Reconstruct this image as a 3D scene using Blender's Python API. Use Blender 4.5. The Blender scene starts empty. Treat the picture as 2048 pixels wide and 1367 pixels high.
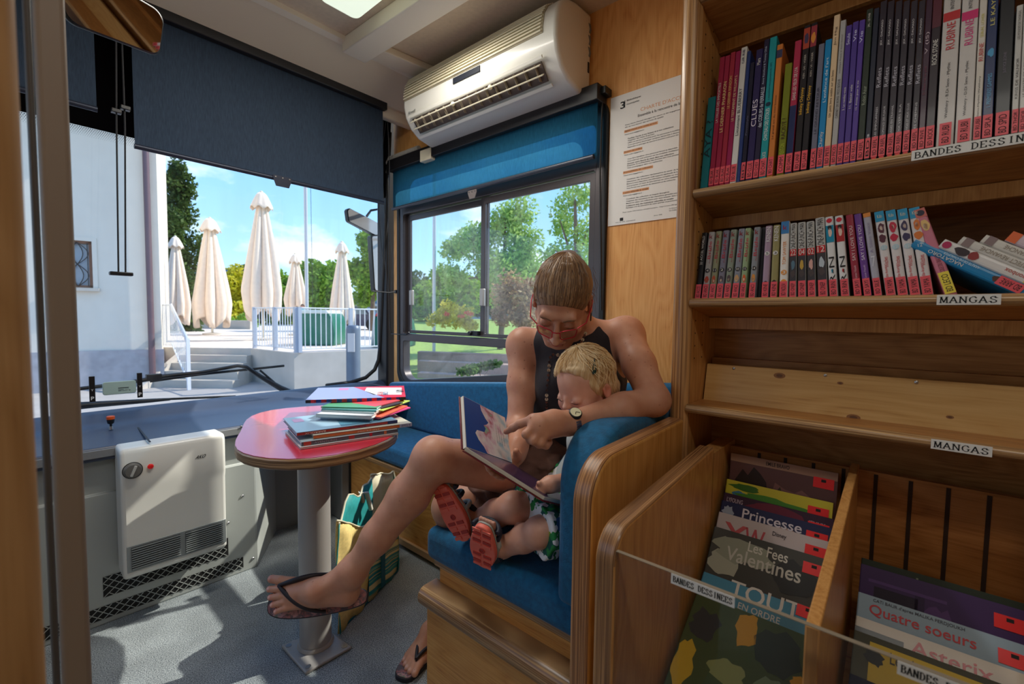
import bpy, bmesh, math, random
import numpy as np
from mathutils import Vector, Matrix, Euler
from math import sin, cos, pi, radians, sqrt, atan2
S = bpy.context.scene
COL = S.collection
R = random.Random(7)
# ------------------------------------------------------------------ camera
FPX = 905.0
CAM = Vector((0, 0, 1.12))
YAW, PIT, ROL = radians(49.1), radians(3.2), radians(.75)
FW = Vector((sin(YAW)*cos(PIT), cos(YAW)*cos(PIT), -sin(PIT)))
_r0 = Vector((cos(YAW), -sin(YAW), 0)); _u0 = _r0.cross(FW)
RT = _r0*cos(ROL) + _u0*sin(ROL); UP = RT.cross(FW)
cd = bpy.data.cameras.new('camera'); cam = bpy.data.objects.new('camera', cd); COL.objects.link(cam)
cd.sensor_width = 36; cd.lens = FPX/2048*36; cd.clip_start = .02; cd.clip_end = 2000
m = Matrix((RT, UP, -FW)).transposed().to_4x4(); m.translation = CAM; cam.matrix_world = m
S.camera = cam
cd.dof.use_dof = True; cd.dof.focus_distance = 1.3; cd.dof.aperture_fstop = 5.0
def at(x, y, X=None, Y=None, Z=None, D=None):
    """world point seen at photo position x, y on a known plane of the place"""
    d = FW + RT*((x-1024)/FPX) - UP*((y-683.5)/FPX)
    if X is not None: t = (X-CAM.x)/d.x
    elif Y is not None: t = (Y-CAM.y)/d.y
    elif Z is not None: t = (Z-CAM.z)/d.z
    else: t = D
    return CAM + d*t
# ------------------------------------------------------------------ exposure, sky, sun
S.view_settings.view_transform = 'Standard'; S.view_settings.look = 'None'
S.view_settings.exposure = 0.70; S.view_settings.gamma = 1; S.view_settings.use_curve_mapping = False
S.cycles.max_bounces = 10; S.cycles.transparent_max_bounces = 16
S.cycles.sample_clamp_indirect = 6; S.cycles.caustics_reflective = False; S.cycles.caustics_refractive = False
try: S.cycles.use_denoising = True
except Exception: pass
SUN_DIR = Vector((.80, -.28, .74)).normalized()        # from the ground towards the sun
w = bpy.data.worlds.new('sky'); S.world = w; w.use_nodes = True
nt = w.node_tree; nt.nodes.clear()
def wn(t, **k):
    n = nt.nodes.new(t)
    for a, b in k.items(): setattr(n, a, b)
    return n
wo = wn('ShaderNodeOutputWorld'); bg = wn('ShaderNodeBackground'); bg.inputs['Strength'].default_value = 1.05
tc = wn('ShaderNodeTexCoord'); sx = wn('ShaderNodeSeparateXYZ'); nt.links.new(tc.outputs['Generated'], sx.inputs[0])
rp = wn('ShaderNodeValToRGB'); e = rp.color_ramp.elements
e[0].position = 0.0; e[0].color = (.36, .40, .42, 1)
e[1].position = 1.0; e[1].color = (.10, .27, .66, 1)
for p, c in ((.49, (.45, .50, .52, 1)), (.5, (.62, .80, .95, 1)), (.56, (.36, .63, .93, 1)), (.68, (.19, .45, .86, 1))):
    q = rp.color_ramp.elements.new(p); q.color = c
mr = wn('ShaderNodeMapRange'); mr.inputs['From Min'].default_value = -1; mr.inputs['From Max'].default_value = 1
nt.links.new(sx.outputs['Z'], mr.inputs['Value']); nt.links.new(mr.outputs[0], rp.inputs[0])
mp = wn('ShaderNodeMapping'); mp.inputs['Scale'].default_value = (1, 1, 2.2); mp.inputs['Location'].default_value = (.35, .1, .0)
nz = wn('ShaderNodeTexNoise'); nz.inputs['Scale'].default_value = 3.3; nz.inputs['Detail'].default_value = 8; nz.inputs['Roughness'].default_value = .58
nt.links.new(tc.outputs['Generated'], mp.inputs[0]); nt.links.new(mp.outputs[0], nz.inputs['Vector'])
cr = wn('ShaderNodeValToRGB'); cr.color_ramp.elements[0].position = .53; cr.color_ramp.elements[1].position = .72
nt.links.new(nz.outputs['Fac'], cr.inputs[0])
mx = wn('ShaderNodeMix', data_type='RGBA'); mx.inputs['B'].default_value = (1.0, 1.0, 1.02, 1)
nt.links.new(cr.outputs[0], mx.inputs['Factor']); nt.links.new(rp.outputs[0], mx.inputs['A'])
nt.links.new(mx.outputs['Result'], bg.inputs[0]); nt.links.new(bg.outputs[0], wo.inputs[0])
sl = bpy.data.lights.new('sun', 'SUN'); sl.energy = 3.4; sl.angle = radians(.6); sl.color = (1, .94, .84)
so = bpy.data.objects.new('sun', sl); COL.objects.link(so); so.rotation_euler = SUN_DIR.to_track_quat('Z', 'Y').to_euler()
# ceiling lamp of the bus, plus an added rear fill lamp; panels built below
def arealight(name, loc, sx_, sy_, power, rot=(0, 0, 0), col=(1, .93, .82)):
    l = bpy.data.lights.new(name, 'AREA'); l.shape = 'RECTANGLE'; l.size = sx_; l.size_y = sy_; l.energy = power; l.color = col
    o = bpy.data.objects.new(name, l); COL.objects.link(o); o.location = loc; o.rotation_euler = rot
    return o
arealight('ceiling_lamp_and_fill', (.78, 1.45, 2.245), .9, .16, 8.5, col=(1, .95, .86))
arealight('ceiling_lamp_and_fill', (.1, -.3, 2.26), .16, .8, 3.2, col=(1, .95, .86))  # added behind the camera as fill for the bookcase side

# ------------------------------------------------------------------ helpers
def lin(c):
    return tuple(((v/255)/12.92 if v/255 <= .04045 else ((v/255+.055)/1.055)**2.4) for v in c)
MATS = {}
def mat(name, c=(200, 200, 200), rough=.5, metal=0, spec=.5, noise=0, nscale=30, bump=0, bscale=200, emit=0, alpha=None, sss=0, coat=0, sheen=0):
    if name in MATS: return MATS[name]
    M = bpy.data.materials.new(name); M.use_nodes = True; t = M.node_tree
    b = t.nodes['Principled BSDF']; L = t.links.new
    col = (*lin(c), 1)
    b.inputs['Base Color'].default_value = col; b.inputs['Roughness'].default_value = rough
    b.inputs['Metallic'].default_value = metal; b.inputs['Specular IOR Level'].default_value = spec
    if coat: b.inputs['Coat Weight'].default_value = coat; b.inputs['Coat Roughness'].default_value = .08
    if sheen: b.inputs['Sheen Weight'].default_value = sheen
    if sss:
        b.inputs['Subsurface Weight'].default_value = sss; b.inputs['Subsurface Scale'].default_value = .006
        b.inputs['Subsurface Radius'].default_value = (1, .35, .2)
    if emit: b.inputs['Emission Color'].default_value = col; b.inputs['Emission Strength'].default_value = emit
    tcn = t.nodes.new('ShaderNodeTexCoord')
    if noise:
        n = t.nodes.new('ShaderNodeTexNoise'); n.inputs['Scale'].default_value = nscale; n.inputs['Detail'].default_value = 5
        L(tcn.outputs['Object'], n.inputs['Vector'])
        mrn = t.nodes.new('ShaderNodeMapRange'); mrn.inputs['From Min'].default_value = .3; mrn.inputs['From Max'].default_value = .7
        mrn.inputs['To Min'].default_value = 1-noise; mrn.inputs['To Max'].default_value = 1+noise
        L(n.outputs['Fac'], mrn.inputs['Value'])
        mm = t.nodes.new('ShaderNodeMix'); mm.data_type = 'RGBA'; mm.blend_type = 'MULTIPLY'; mm.inputs['Factor'].default_value = 1
        mm.inputs['A'].default_value = col
        L(mrn.outputs[0], mm.inputs['B']); L(mm.outputs['Result'], b.inputs['Base Color'])
    if bump:
        n = t.nodes.new('ShaderNodeTexNoise'); n.inputs['Scale'].default_value = bscale; n.inputs['Detail'].default_value = 3
        L(tcn.outputs['Object'], n.inputs['Vector'])
        bp = t.nodes.new('ShaderNodeBump'); bp.inputs['Strength'].default_value = bump; bp.inputs['Distance'].default_value = .002
        L(n.outputs['Fac'], bp.inputs['Height']); L(bp.outputs[0], b.inputs['Normal'])
    MATS[name] = M; return M
def ramp(t, stops):
    r = t.nodes.new('ShaderNodeValToRGB'); el = r.color_ramp.elements
    while len(el) > 1: el.remove(el[-1])
    el[0].position = stops[0][0]; el[0].color = (*lin(stops[0][1]), 1)
    for p, c in stops[1:]:
        q = el.new(p); q.color = (*lin(c), 1)
    return r
def wood(name, c1, c2, c3, grain='Z', rough=.38, sc=1.0, knots=False):
    """veneer: cathedral grain from a distorted wave plus fine pores, grain running along one axis"""
    if name in MATS: return MATS[name]
    M = bpy.data.materials.new(name); M.use_nodes = True; t = M.node_tree; b = t.nodes['Principled BSDF']; L = t.links.new
    tcn = t.nodes.new('ShaderNodeTexCoord')
    def mapping(long, cross):
        mp = t.nodes.new('ShaderNodeMapping'); mp.inputs['Scale'].default_value = tuple(long if a == grain else cross for a in 'XYZ')
        L(tcn.outputs['Object'], mp.inputs[0]); return mp
    m1 = mapping(1.1*sc, 5*sc)
    n1 = t.nodes.new('ShaderNodeTexNoise'); n1.inputs['Scale'].default_value = 1.2; n1.inputs['Detail'].default_value = 2; L(m1.outputs[0], n1.inputs['Vector'])
    mul = t.nodes.new('ShaderNodeMath'); mul.operation = 'MULTIPLY'; mul.inputs[1].default_value = 16; L(n1.outputs['Fac'], mul.inputs[0])
    fr = t.nodes.new('ShaderNodeMath'); fr.operation = 'PINGPONG'; fr.inputs[1].default_value = .5; L(mul.outputs[0], fr.inputs[0])
    m2 = mapping(6*sc, 160*sc)
    n2 = t.nodes.new('ShaderNodeTexNoise'); n2.inputs['Scale'].default_value = 1.5; n2.inputs['Detail'].default_value = 4; L(m2.outputs[0], n2.inputs['Vector'])
    add = t.nodes.new('ShaderNodeMath'); add.operation = 'MULTIPLY_ADD'; add.inputs[1].default_value = .55; L(fr.outputs[0], add.inputs[0])
    sc2 = t.nodes.new('ShaderNodeMath'); sc2.operation = 'MULTIPLY'; sc2.inputs[1].default_value = .85; L(n2.outputs['Fac'], sc2.inputs[0]); L(sc2.outputs[0], add.inputs[2])
    r = ramp(t, [(.2, c3), (.42, c2), (.75, c1)]); L(add.outputs[0], r.inputs[0])
    out = r.outputs[0]
    if knots:
        v = t.nodes.new('ShaderNodeTexVoronoi'); v.inputs['Scale'].default_value = 5.5; mk = mapping(.75, 1.25); L(mk.outputs[0], v.inputs['Vector'])
        r2 = ramp(t, [(0, (95, 60, 30)), (.05, (120, 80, 42)), (.085, (255, 255, 255))]); L(v.outputs['Distance'], r2.inputs[0])
        mm = t.nodes.new('ShaderNodeMix'); mm.data_type = 'RGBA'; mm.blend_type = 'MULTIPLY'; mm.inputs['Factor'].default_value = 1
        L(out, mm.inputs['A']); L(r2.outputs[0], mm.inputs['B']); out = mm.outputs['Result']
    L(out, b.inputs['Base Color']); b.inputs['Roughness'].default_value = rough; b.inputs['Specular IOR Level'].default_value = .4
    bp = t.nodes.new('ShaderNodeBump'); bp.inputs['Strength'].default_value = .12; bp.inputs['Distance'].default_value = .001
    L(n2.outputs['Fac'], bp.inputs['Height']); L(bp.outputs[0], b.inputs['Normal'])
    MATS[name] = M; return M
def ply(name, axis='Z', n=520, c1=(205, 165, 115), c2=(120, 82, 50), rough=.35):
    """edge of plywood: layers stacked along one axis"""
    if name in MATS: return MATS[name]
    M = bpy.data.materials.new(name); M.use_nodes = True; t = M.node_tree; b = t.nodes['Principled BSDF']; L = t.links.new
    tcn = t.nodes.new('ShaderNodeTexCoord'); mp = t.nodes.new('ShaderNodeMapping')
    mp.inputs['Scale'].default_value = tuple(n if a == axis else 3 for a in 'XYZ'); L(tcn.outputs['Object'], mp.inputs[0])
    nz = t.nodes.new('ShaderNodeTexNoise'); nz.inputs['Scale'].default_value = 1; nz.inputs['Detail'].default_value = 2; nz.inputs['Roughness'].default_value = .7
    L(mp.outputs[0], nz.inputs['Vector'])
    r = ramp(t, [(.32, c2), (.5, tuple((a+b_)/2 for a, b_ in zip(c1, c2))), (.62, c1)]); L(nz.outputs['Fac'], r.inputs[0])
    L(r.outputs[0], b.inputs['Base Color']); b.inputs['Roughness'].default_value = rough
    b.inputs['Coat Weight'].default_value = .25; b.inputs['Coat Roughness'].default_value = .2
    MATS[name] = M; return M
def glassmat(name, tint=(1, 1, 1), refl=1.0, rough=0.0, dirt=0.0):
    if name in MATS: return MATS[name]
    M = bpy.data.materials.new(name); M.use_nodes = True; t = M.node_tree; t.nodes.clear(); L = t.links.new
    o = t.nodes.new('ShaderNodeOutputMaterial'); tr = t.nodes.new('ShaderNodeBsdfTransparent'); tr.inputs[0].default_value = (*tint, 1)
    gl = t.nodes.new('ShaderNodeBsdfGlossy'); gl.inputs['Roughness'].default_value = rough
    lw = t.nodes.new('ShaderNodeLayerWeight'); lw.inputs[0].default_value = .5
    pw = t.nodes.new('ShaderNodeMath'); pw.operation = 'POWER'; pw.inputs[1].default_value = 5; L(lw.outputs['Facing'], pw.inputs[0])
    mu = t.nodes.new('ShaderNodeMath'); mu.operation = 'MULTIPLY_ADD'; mu.inputs[1].default_value = .7*refl; mu.inputs[2].default_value = .04*refl; L(pw.outputs[0], mu.inputs[0])
    mx = t.nodes.new('ShaderNodeMixShader'); L(mu.outputs[0], mx.inputs[0]); L(tr.outputs[0], mx.inputs[1]); L(gl.outputs[0], mx.inputs[2])
    last = mx
    if dirt:
        df = t.nodes.new('ShaderNodeBsdfDiffuse'); df.inputs[0].default_value = (.9, .9, .9, 1)
        tcn = t.nodes.new('ShaderNodeTexCoord'); mp = t.nodes.new('ShaderNodeMapping'); mp.inputs['Scale'].default_value = (9, 9, 2.2)
        nz = t.nodes.new('ShaderNodeTexNoise'); nz.inputs['Scale'].default_value = 1; nz.inputs['Detail'].default_value = 4
        L(tcn.outputs['Object'], mp.inputs[0]); L(mp.outputs[0], nz.inputs['Vector'])
        mr = t.nodes.new('ShaderNodeMapRange'); mr.inputs['From Min'].default_value = .4; mr.inputs['From Max'].default_value = .75; mr.inputs['To Max'].default_value = dirt
        L(nz.outputs['Fac'], mr.inputs['Value'])
        m2 = t.nodes.new('ShaderNodeMixShader'); L(mr.outputs[0], m2.inputs[0]); L(mx.outputs[0], m2.inputs[1]); L(df.outputs[0], m2.inputs[2]); last = m2
    L(last.outputs[0], o.inputs[0]); MATS[name] = M; return M
def clothtrans(name, c, trans=.5, holes=.06):
    """blind fabric: lets part of the daylight through"""
    if name in MATS: return MATS[name]
    M = bpy.data.materials.new(name); M.use_nodes = True; t = M.node_tree; t.nodes.clear(); L = t.links.new
    o = t.nodes.new('ShaderNodeOutputMaterial'); d = t.nodes.new('ShaderNodeBsdfDiffuse'); tr = t.nodes.new('ShaderNodeBsdfTranslucent'); tp = t.nodes.new('ShaderNodeBsdfTransparent')
    tp.inputs[0].default_value = (*lin(tuple(min(255, v*1.5) for v in c)), 1)
    tcn = t.nodes.new('ShaderNodeTexCoord'); mp = t.nodes.new('ShaderNodeMapping'); mp.inputs['Scale'].default_value = (500, 500, 35)
    nz = t.nodes.new('ShaderNodeTexNoise'); nz.inputs['Scale'].default_value = 1; nz.inputs['Detail'].default_value = 3; L(tcn.outputs['Object'], mp.inputs[0]); L(mp.outputs[0], nz.inputs['Vector'])
    r = ramp(t, [(.3, tuple(v*.9 for v in c)), (.7, tuple(min(255, v*1.07) for v in c))]); L(nz.outputs['Fac'], r.inputs[0])
    L(r.outputs[0], d.inputs[0]); L(r.outputs[0], tr.inputs[0])
    a = t.nodes.new('ShaderNodeMixShader'); a.inputs[0].default_value = trans; L(d.outputs[0], a.inputs[1]); L(tr.outputs[0], a.inputs[2])
    b = t.nodes.new('ShaderNodeMixShader'); b.inputs[0].default_value = holes; L(a.outputs[0], b.inputs[1]); L(tp.outputs[0], b.inputs[2])
    L(b.outputs[0], o.inputs[0]); MATS[name] = M; return M
V = Vector
class MB:
    def __init__(s): s.v = []; s.f = []; s.m = []; s.mats = []; s.sm = []
    def mi(s, M):
        if M not in s.mats: s.mats.append(M)
        return s.mats.index(M)
    def add(s, vs, fs, M, smooth=False):
        o = len(s.v); i = s.mi(M); s.v += [tuple(p) for p in vs]
        for f in fs: s.f.append(tuple(o+k for k in f)); s.m.append(i); s.sm.append(smooth)
    def box(s, a, b, M, T=None):
        (x0, y0, z0), (x1, y1, z1) = a, b
        if x0 > x1: x0, x1 = x1, x0
        if y0 > y1: y0, y1 = y1, y0
        if z0 > z1: z0, z1 = z1, z0
        vs = [V(p) for p in ((x0, y0, z0), (x1, y0, z0), (x1, y1, z0), (x0, y1, z0), (x0, y0, z1), (x1, y0, z1), (x1, y1, z1), (x0, y1, z1))]
        if T: vs = [T @ p for p in vs]
        s.add(vs, [(0, 3, 2, 1), (4, 5, 6, 7), (0, 1, 5, 4), (1, 2, 6, 5), (2, 3, 7, 6), (3, 0, 4, 7)], M); return s
    def prism(s, poly, axis, a, b, M, Mcap=None, smooth=False, T=None):
        """closed 2-D outline swept along an axis ('X','Y','Z')"""
        def p3(p, h):
            q = {'X': (h, p[0], p[1]), 'Y': (p[0], h, p[1]), 'Z': (p[0], p[1], h)}[axis]
            return T @ V(q) if T else V(q)
        n = len(poly); lo = [p3(p, a) for p in poly]; hi = [p3(p, b) for p in poly]
        s.add(lo+hi, [(i, (i+1) % n, n+(i+1) % n, n+i) for i in range(n)], M, smooth)
        s.add(lo, [tuple(range(n))[::-1]], Mcap or M); s.add(hi, [tuple(range(n))], Mcap or M); return s
    def quad(s, pts, M): s.add(pts, [tuple(range(len(pts)))], M); return s
    def slab(s, pts, off, M):
        """thin solid from a planar outline and an offset vector"""
        off = V(off); n = len(pts); a = [V(p) for p in pts]; b = [p+off for p in a]
        s.add(a+b, [tuple(range(n))[::-1], tuple(range(n, 2*n))]+[(i, (i+1) % n, n+(i+1) % n, n+i) for i in range(n)], M); return s
    def tube(s, pts, r, M, n=10, cap=True, closed=False):
        pts = [V(p) for p in pts]; N = len(pts); rs = r if isinstance(r, (list, tuple)) else [r]*N
        vs = []; prev = None
        for i, p in enumerate(pts):
            if closed: d = pts[(i+1) % N]-pts[i-1]
            else: d = pts[min(i+1, N-1)]-pts[max(i-1, 0)]
            d = d.normalized() if d.length > 1e-9 else V((0, 0, 1))
            if prev is None:
                q = d.cross(V((0, 0, 1)));
                if q.length < .1: q = d.cross(V((1, 0, 0)))
            else: q = prev - d*prev.dot(d)
            q.normalize(); prev = q; w_ = d.cross(q)
            for k in range(n):
                a = 2*pi*k/n; vs.append(p + (q*cos(a)+w_*sin(a))*rs[i])
        fs = []
        for i in range(N if closed else N-1):
            j = (i+1) % N
            for k in range(n): fs.append((i*n+k, i*n+(k+1) % n, j*n+(k+1) % n, j*n+k))
        if cap and not closed: fs += [tuple(range(n))[::-1], tuple((N-1)*n+k for k in range(n))]
        s.add(vs, fs, M, True); return s
    def lathe(s, prof, c, M, n=24, axis=None, smooth=True):
        c = V(c); q = (V(axis).to_track_quat('Z', 'Y') if axis else None); vs = []
        for (r, z) in prof:
            for k in range(n):
                a = 2*pi*k/n; p = V((r*cos(a), r*sin(a), z)); vs.append(c+(q @ p if q else p))
        N = len(prof); fs = [(i*n+k, i*n+(k+1) % n, (i+1)*n+(k+1) % n, (i+1)*n+k) for i in range(N-1) for k in range(n)]
        fs += [tuple(range(n))[::-1], tuple((N-1)*n+k for k in range(n))]
        s.add(vs, fs, M, smooth); return s
    def ball(s, c, r, M, n=12, sc=(1, 1, 1), T=None):
        vs = []; fs = []; h = n//2; c = V(c)
        for i in range(h+1):
            for k in range(n):
                a = pi*i/h; b = 2*pi*k/n; p = V((r*sc[0]*sin(a)*cos(b), r*sc[1]*sin(a)*sin(b), r*sc[2]*cos(a)))
                vs.append(c+(T @ p if T else p))
        for i in range(h):
            for k in range(n): fs.append((i*n+k, (i+1)*n+k, (i+1)*n+(k+1) % n, i*n+(k+1) % n))
        s.add(vs, fs, M, True); return s
    def text(s, string, T, w, h, M, bold=0):
        """lettering laid in the XY plane of T, filling a w x h box"""
        vs, fs = text_mesh(string, bold)
        if not vs: return s
        x0 = min(p[0] for p in vs); x1 = max(p[0] for p in vs); y0 = min(p[1] for p in vs); y1 = max(p[1] for p in vs)
        s.add([T @ V(((p[0]-x0)/(x1-x0+1e-9)*w, (p[1]-y0)/(y1-y0+1e-9)*h, 0)) for p in vs], fs, M); return s
    def build(s, name, parent=None, bevel=0, seg=2, auto=True, sub=0):
        me = bpy.data.meshes.new(name); me.from_pydata(s.v, [], s.f); me.validate(clean_customdata=False)
        for M in s.mats: me.materials.append(M)
        if len(me.polygons) == len(s.m):
            me.polygons.foreach_set('material_index', s.m); me.polygons.foreach_set('use_smooth', s.sm)
        if bevel:
            bm = bmesh.new(); bm.from_mesh(me); bmesh.ops.remove_doubles(bm, verts=bm.verts, dist=1e-5); bmesh.ops.recalc_face_normals(bm, faces=bm.faces); bm.to_mesh(me); bm.free()
        me.update()
        o = bpy.data.objects.new(name, me); COL.objects.link(o)
        if bevel:
            b = o.modifiers.new('b', 'BEVEL'); b.width = bevel; b.segments = seg; b.limit_method = 'ANGLE'; b.angle_limit = radians(40)
            b.harden_normals = False
            for p in me.polygons: p.use_smooth = True
            me.set_sharp_from_angle(angle=radians(35))
        elif any(s.sm): me.set_sharp_from_angle(angle=radians(50))
        if parent is not None: attach(o, parent)
        return o
def attach(o, parent):
    o.parent = parent
    L_ = V((0, 0, 0)); q = parent
    while q is not None: L_ += q.location; q = q.parent
    o.location = -L_
_TX = {}
def text_mesh(string, bold=0):
    k = (string, bold)
    if k not in _TX:
        c = bpy.data.curves.new('t', 'FONT'); c.body = string; c.size = 1; c.resolution_u = 3; c.offset = bold
        o = bpy.data.objects.new('t', c); COL.objects.link(o)
        bpy.context.view_layer.update(); dg = bpy.context.evaluated_depsgraph_get()
        me = o.evaluated_get(dg).to_mesh()
        _TX[k] = ([tuple(v.co) for v in me.vertices], [tuple(p.vertices) for p in me.polygons])
        o.evaluated_get(dg).to_mesh_clear(); bpy.data.objects.remove(o); bpy.data.curves.remove(c)
    return _TX[k]
def tag(o, label=None, cat=None, group=None, kind=None):
    if label: o['label'] = label
    if cat: o['category'] = cat
    if group: o['group'] = group
    if kind: o['kind'] = kind
    return o
def thing(name, label, cat, loc=(0, 0, 0), group=None):
    o = bpy.data.objects.new(name, None); COL.objects.link(o); o.location = loc; o.empty_display_size = .05
    return tag(o, label, cat, group)
def struct(o): o['kind'] = 'structure'; return o
def frame(o, xd, yd):
    """matrix with origin o, x axis xd, y axis yd (orthonormalised)"""
    x = V(xd).normalized(); z = x.cross(V(yd)).normalized(); y = z.cross(x)
    M_ = Matrix((x, y, z)).transposed().to_4x4(); M_.translation = V(o); return M_
def rrect(x0, y0, x1, y1, r, n=6):
    p = []
    for cx, cy, a0 in ((x1-r, y1-r, 0), (x0+r, y1-r, pi/2), (x0+r, y0+r, pi), (x1-r, y0+r, 3*pi/2)):
        for i in range(n+1):
            a = a0+pi/2*i/n; p.append((cx+r*cos(a), cy+r*sin(a)))
    return p
# ================================================================== materials
W_WALL = wood('veneer_wall', (238, 178, 108), (226, 160, 90), (205, 134, 68), 'Z', sc=1.0, rough=.42)
W_CASE = wood('veneer_case', (214, 158, 94), (196, 138, 76), (170, 112, 58), 'Z', sc=1.3)
W_SHELF = wood('veneer_shelf', (190, 134, 76), (168, 112, 60), (140, 90, 46), 'Y', sc=1.3)
W_BENCH = wood('veneer_bench', (232, 172, 98), (216, 150, 78), (180, 114, 54), 'Y', sc=1.1)
W_ARM = wood('veneer_arm', (226, 170, 98), (210, 150, 78), (184, 122, 58), 'Z', sc=.9)
W_PINE = wood('pine_board', (216, 174, 112), (206, 160, 96), (184, 136, 76), 'Y', sc=.8)
PLYX, PLYY, PLYZ = ply('ply_x', 'X'), ply('ply_y', 'Y'), ply('ply_z', 'Z')
M_CREAM = mat('cream_paint', (226, 212, 190), .5); M_CREAM2 = mat('ceiling_panel', (214, 196, 174), .55, noise=.05, nscale=60)
M_BEAM = mat('beam_white', (236, 226, 210), .45)
M_BLK = mat('black_metal', (30, 29, 32), .45); M_BLKP = mat('black_plastic', (22, 22, 24), .35); M_RUB = mat('black_rubber', (26, 26, 28), .6)
M_FRAME = mat('window_aluminium', (84, 78, 80), .35, metal=.35); M_GREY = mat('grey_panel', (168, 172, 168), .5, bump=.15, bscale=500)
M_GREYD = mat('grey_panel_dark', (128, 130, 132), .55, bump=.2, bscale=500); M_DASH = mat('dash_blue', (56, 68, 90), .36, spec=.7, bump=.15, bscale=600)
M_STEEL = mat('steel', (190, 190, 192), .3, metal=1); M_SILV = mat('silver_paint', (176, 172, 168), .4, metal=.3, bump=.2, bscale=700)
M_WHITE = mat('white_plastic', (232, 230, 222), .35, coat=.2); M_IVORY = mat('ivory_plastic', (234, 226, 200), .4)
M_PAPER = mat('paper', (238, 236, 232), .7); M_INK = mat('ink', (25, 25, 28), .7)
M_POST = mat('post_brown', (150, 134, 120), .55); M_FLOOR = None
G_PANE = glassmat('pane', (.97, .985, .98), .9, dirt=.10); G_WIND = glassmat('windscreen_glass', (.97, .985, .985), .5, dirt=.04)
G_ACR = glassmat('acrylic', (.93, .92, .90), 1.2, rough=.02)
def floor_mat():
    M = bpy.data.materials.new('speckled_floor'); M.use_nodes = True; t = M.node_tree; b = t.nodes['Principled BSDF']; L = t.links.new
    tcn = t.nodes.new('ShaderNodeTexCoord'); v = t.nodes.new('ShaderNodeTexNoise'); v.inputs['Scale'].default_value = 330; v.inputs['Detail'].default_value = 2
    L(tcn.outputs['Object'], v.inputs['Vector'])
    r = ramp(t, [(.36, (84, 92, 98)), (.5, (148, 156, 160)), (.64, (196, 202, 204))]); L(v.outputs['Fac'], r.inputs[0])
    n = t.nodes.new('ShaderNodeTexNoise'); n.inputs['Scale'].default_value = 6; n.inputs['Detail'].default_value = 5; L(tcn.outputs['Object'], n.inputs['Vector'])
    r2 = ramp(t, [(.3, (215, 215, 215)), (.6, (255, 255, 255))]); L(n.outputs['Fac'], r2.inputs[0])
    mm = t.nodes.new('ShaderNodeMix'); mm.data_type = 'RGBA'; mm.blend_type = 'MULTIPLY'; mm.inputs['Factor'].default_value = 1
    L(r.outputs[0], mm.inputs['A']); L(r2.outputs[0], mm.inputs['B']); L(mm.outputs['Result'], b.inputs['Base Color'])
    b.inputs['Roughness'].default_value = .5; return M
def holed(mb, outer, inners, axis, a, b, M, Min=None):
    """plate with openings: outlines are 2-D, swept from a to b along the axis"""
    def p3(p, h): return {'X': (h, p[0], p[1]), 'Y': (p[0], h, p[1]), 'Z': (p[0], p[1], h)}[axis]
    for h in (a, b):
        bm = bmesh.new(); es = []
        for lp in [outer]+inners:
            vs = [bm.verts.new(p3(p, h)) for p in lp]
            es += [bm.edges.new((vs[i], vs[(i+1) % len(vs)])) for i in range(len(vs))]
        bmesh.ops.triangle_fill(bm, use_beauty=True, edges=es)
        bm.verts.index_update()
        mb.add([v.co.copy() for v in bm.verts], [tuple(v.index for v in f.verts) for f in bm.faces], M); bm.free()
    for j, lp in enumerate([outer]+inners):
        n = len(lp); mb.add([p3(p, a) for p in lp]+[p3(p, b) for p in lp], [(i, (i+1) % n, n+(i+1) % n, n+i) for i in range(n)], M if j == 0 else (Min or M))
# ================================================================== setting
XW = 1.62
o = MB().box((-.95, -1.5, -.03), (XW, 2.62, 0), floor_mat()).build('floor'); struct(o)
# side wall with its window opening
def rpoly(pts, r, n=7):
    """polygon with rounded corners"""
    out = []; N = len(pts)
    for i in range(N):
        p = V((*pts[i], 0)); a = V((*pts[i-1], 0)); b = V((*pts[(i+1) % N], 0))
        da = (a-p).normalized(); db = (b-p).normalized(); rr = r[i] if isinstance(r, (list, tuple)) else r
        ang = da.angle(db); t = rr/math.tan(ang/2); c = p+(da+db).normalized()*(rr/sin(ang/2))
        s0 = p+da*t-c; s1 = p+db*t-c
        for k in range(n+1):
            q = s0.lerp(s1, k/n).normalized()*rr; out.append(((c+q).x, (c+q).y))
    return out
def yz(x, y, X=XW): p = at(x, y, X=X); return (p.y, p.z)
wy0 = yz(1208, 500)[0]; wy1 = yz(799, 500)[0]
wz0 = yz(815, 776)[1]; wz0r = yz(1013, 768)[1]; wz0r = wz0 + (wz0r-wz0)*(wy1-wy0)/(wy1-yz(1013, 768)[0])
wzt = 1.99
win = rpoly([(wy1, wz0), (wy0, min(wz0r, .93)), (wy0, wzt), (wy1, wzt)], [.10, .05, .09, .09])
mb = MB(); holed(mb, [(-1.5, 0), (2.36, 0), (2.36, 2.36), (-1.5, 2.36)], [win], 'X', XW, XW+.07, W_WALL, M_RUB)
o = mb.build('wall_right'); struct(o)
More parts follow.
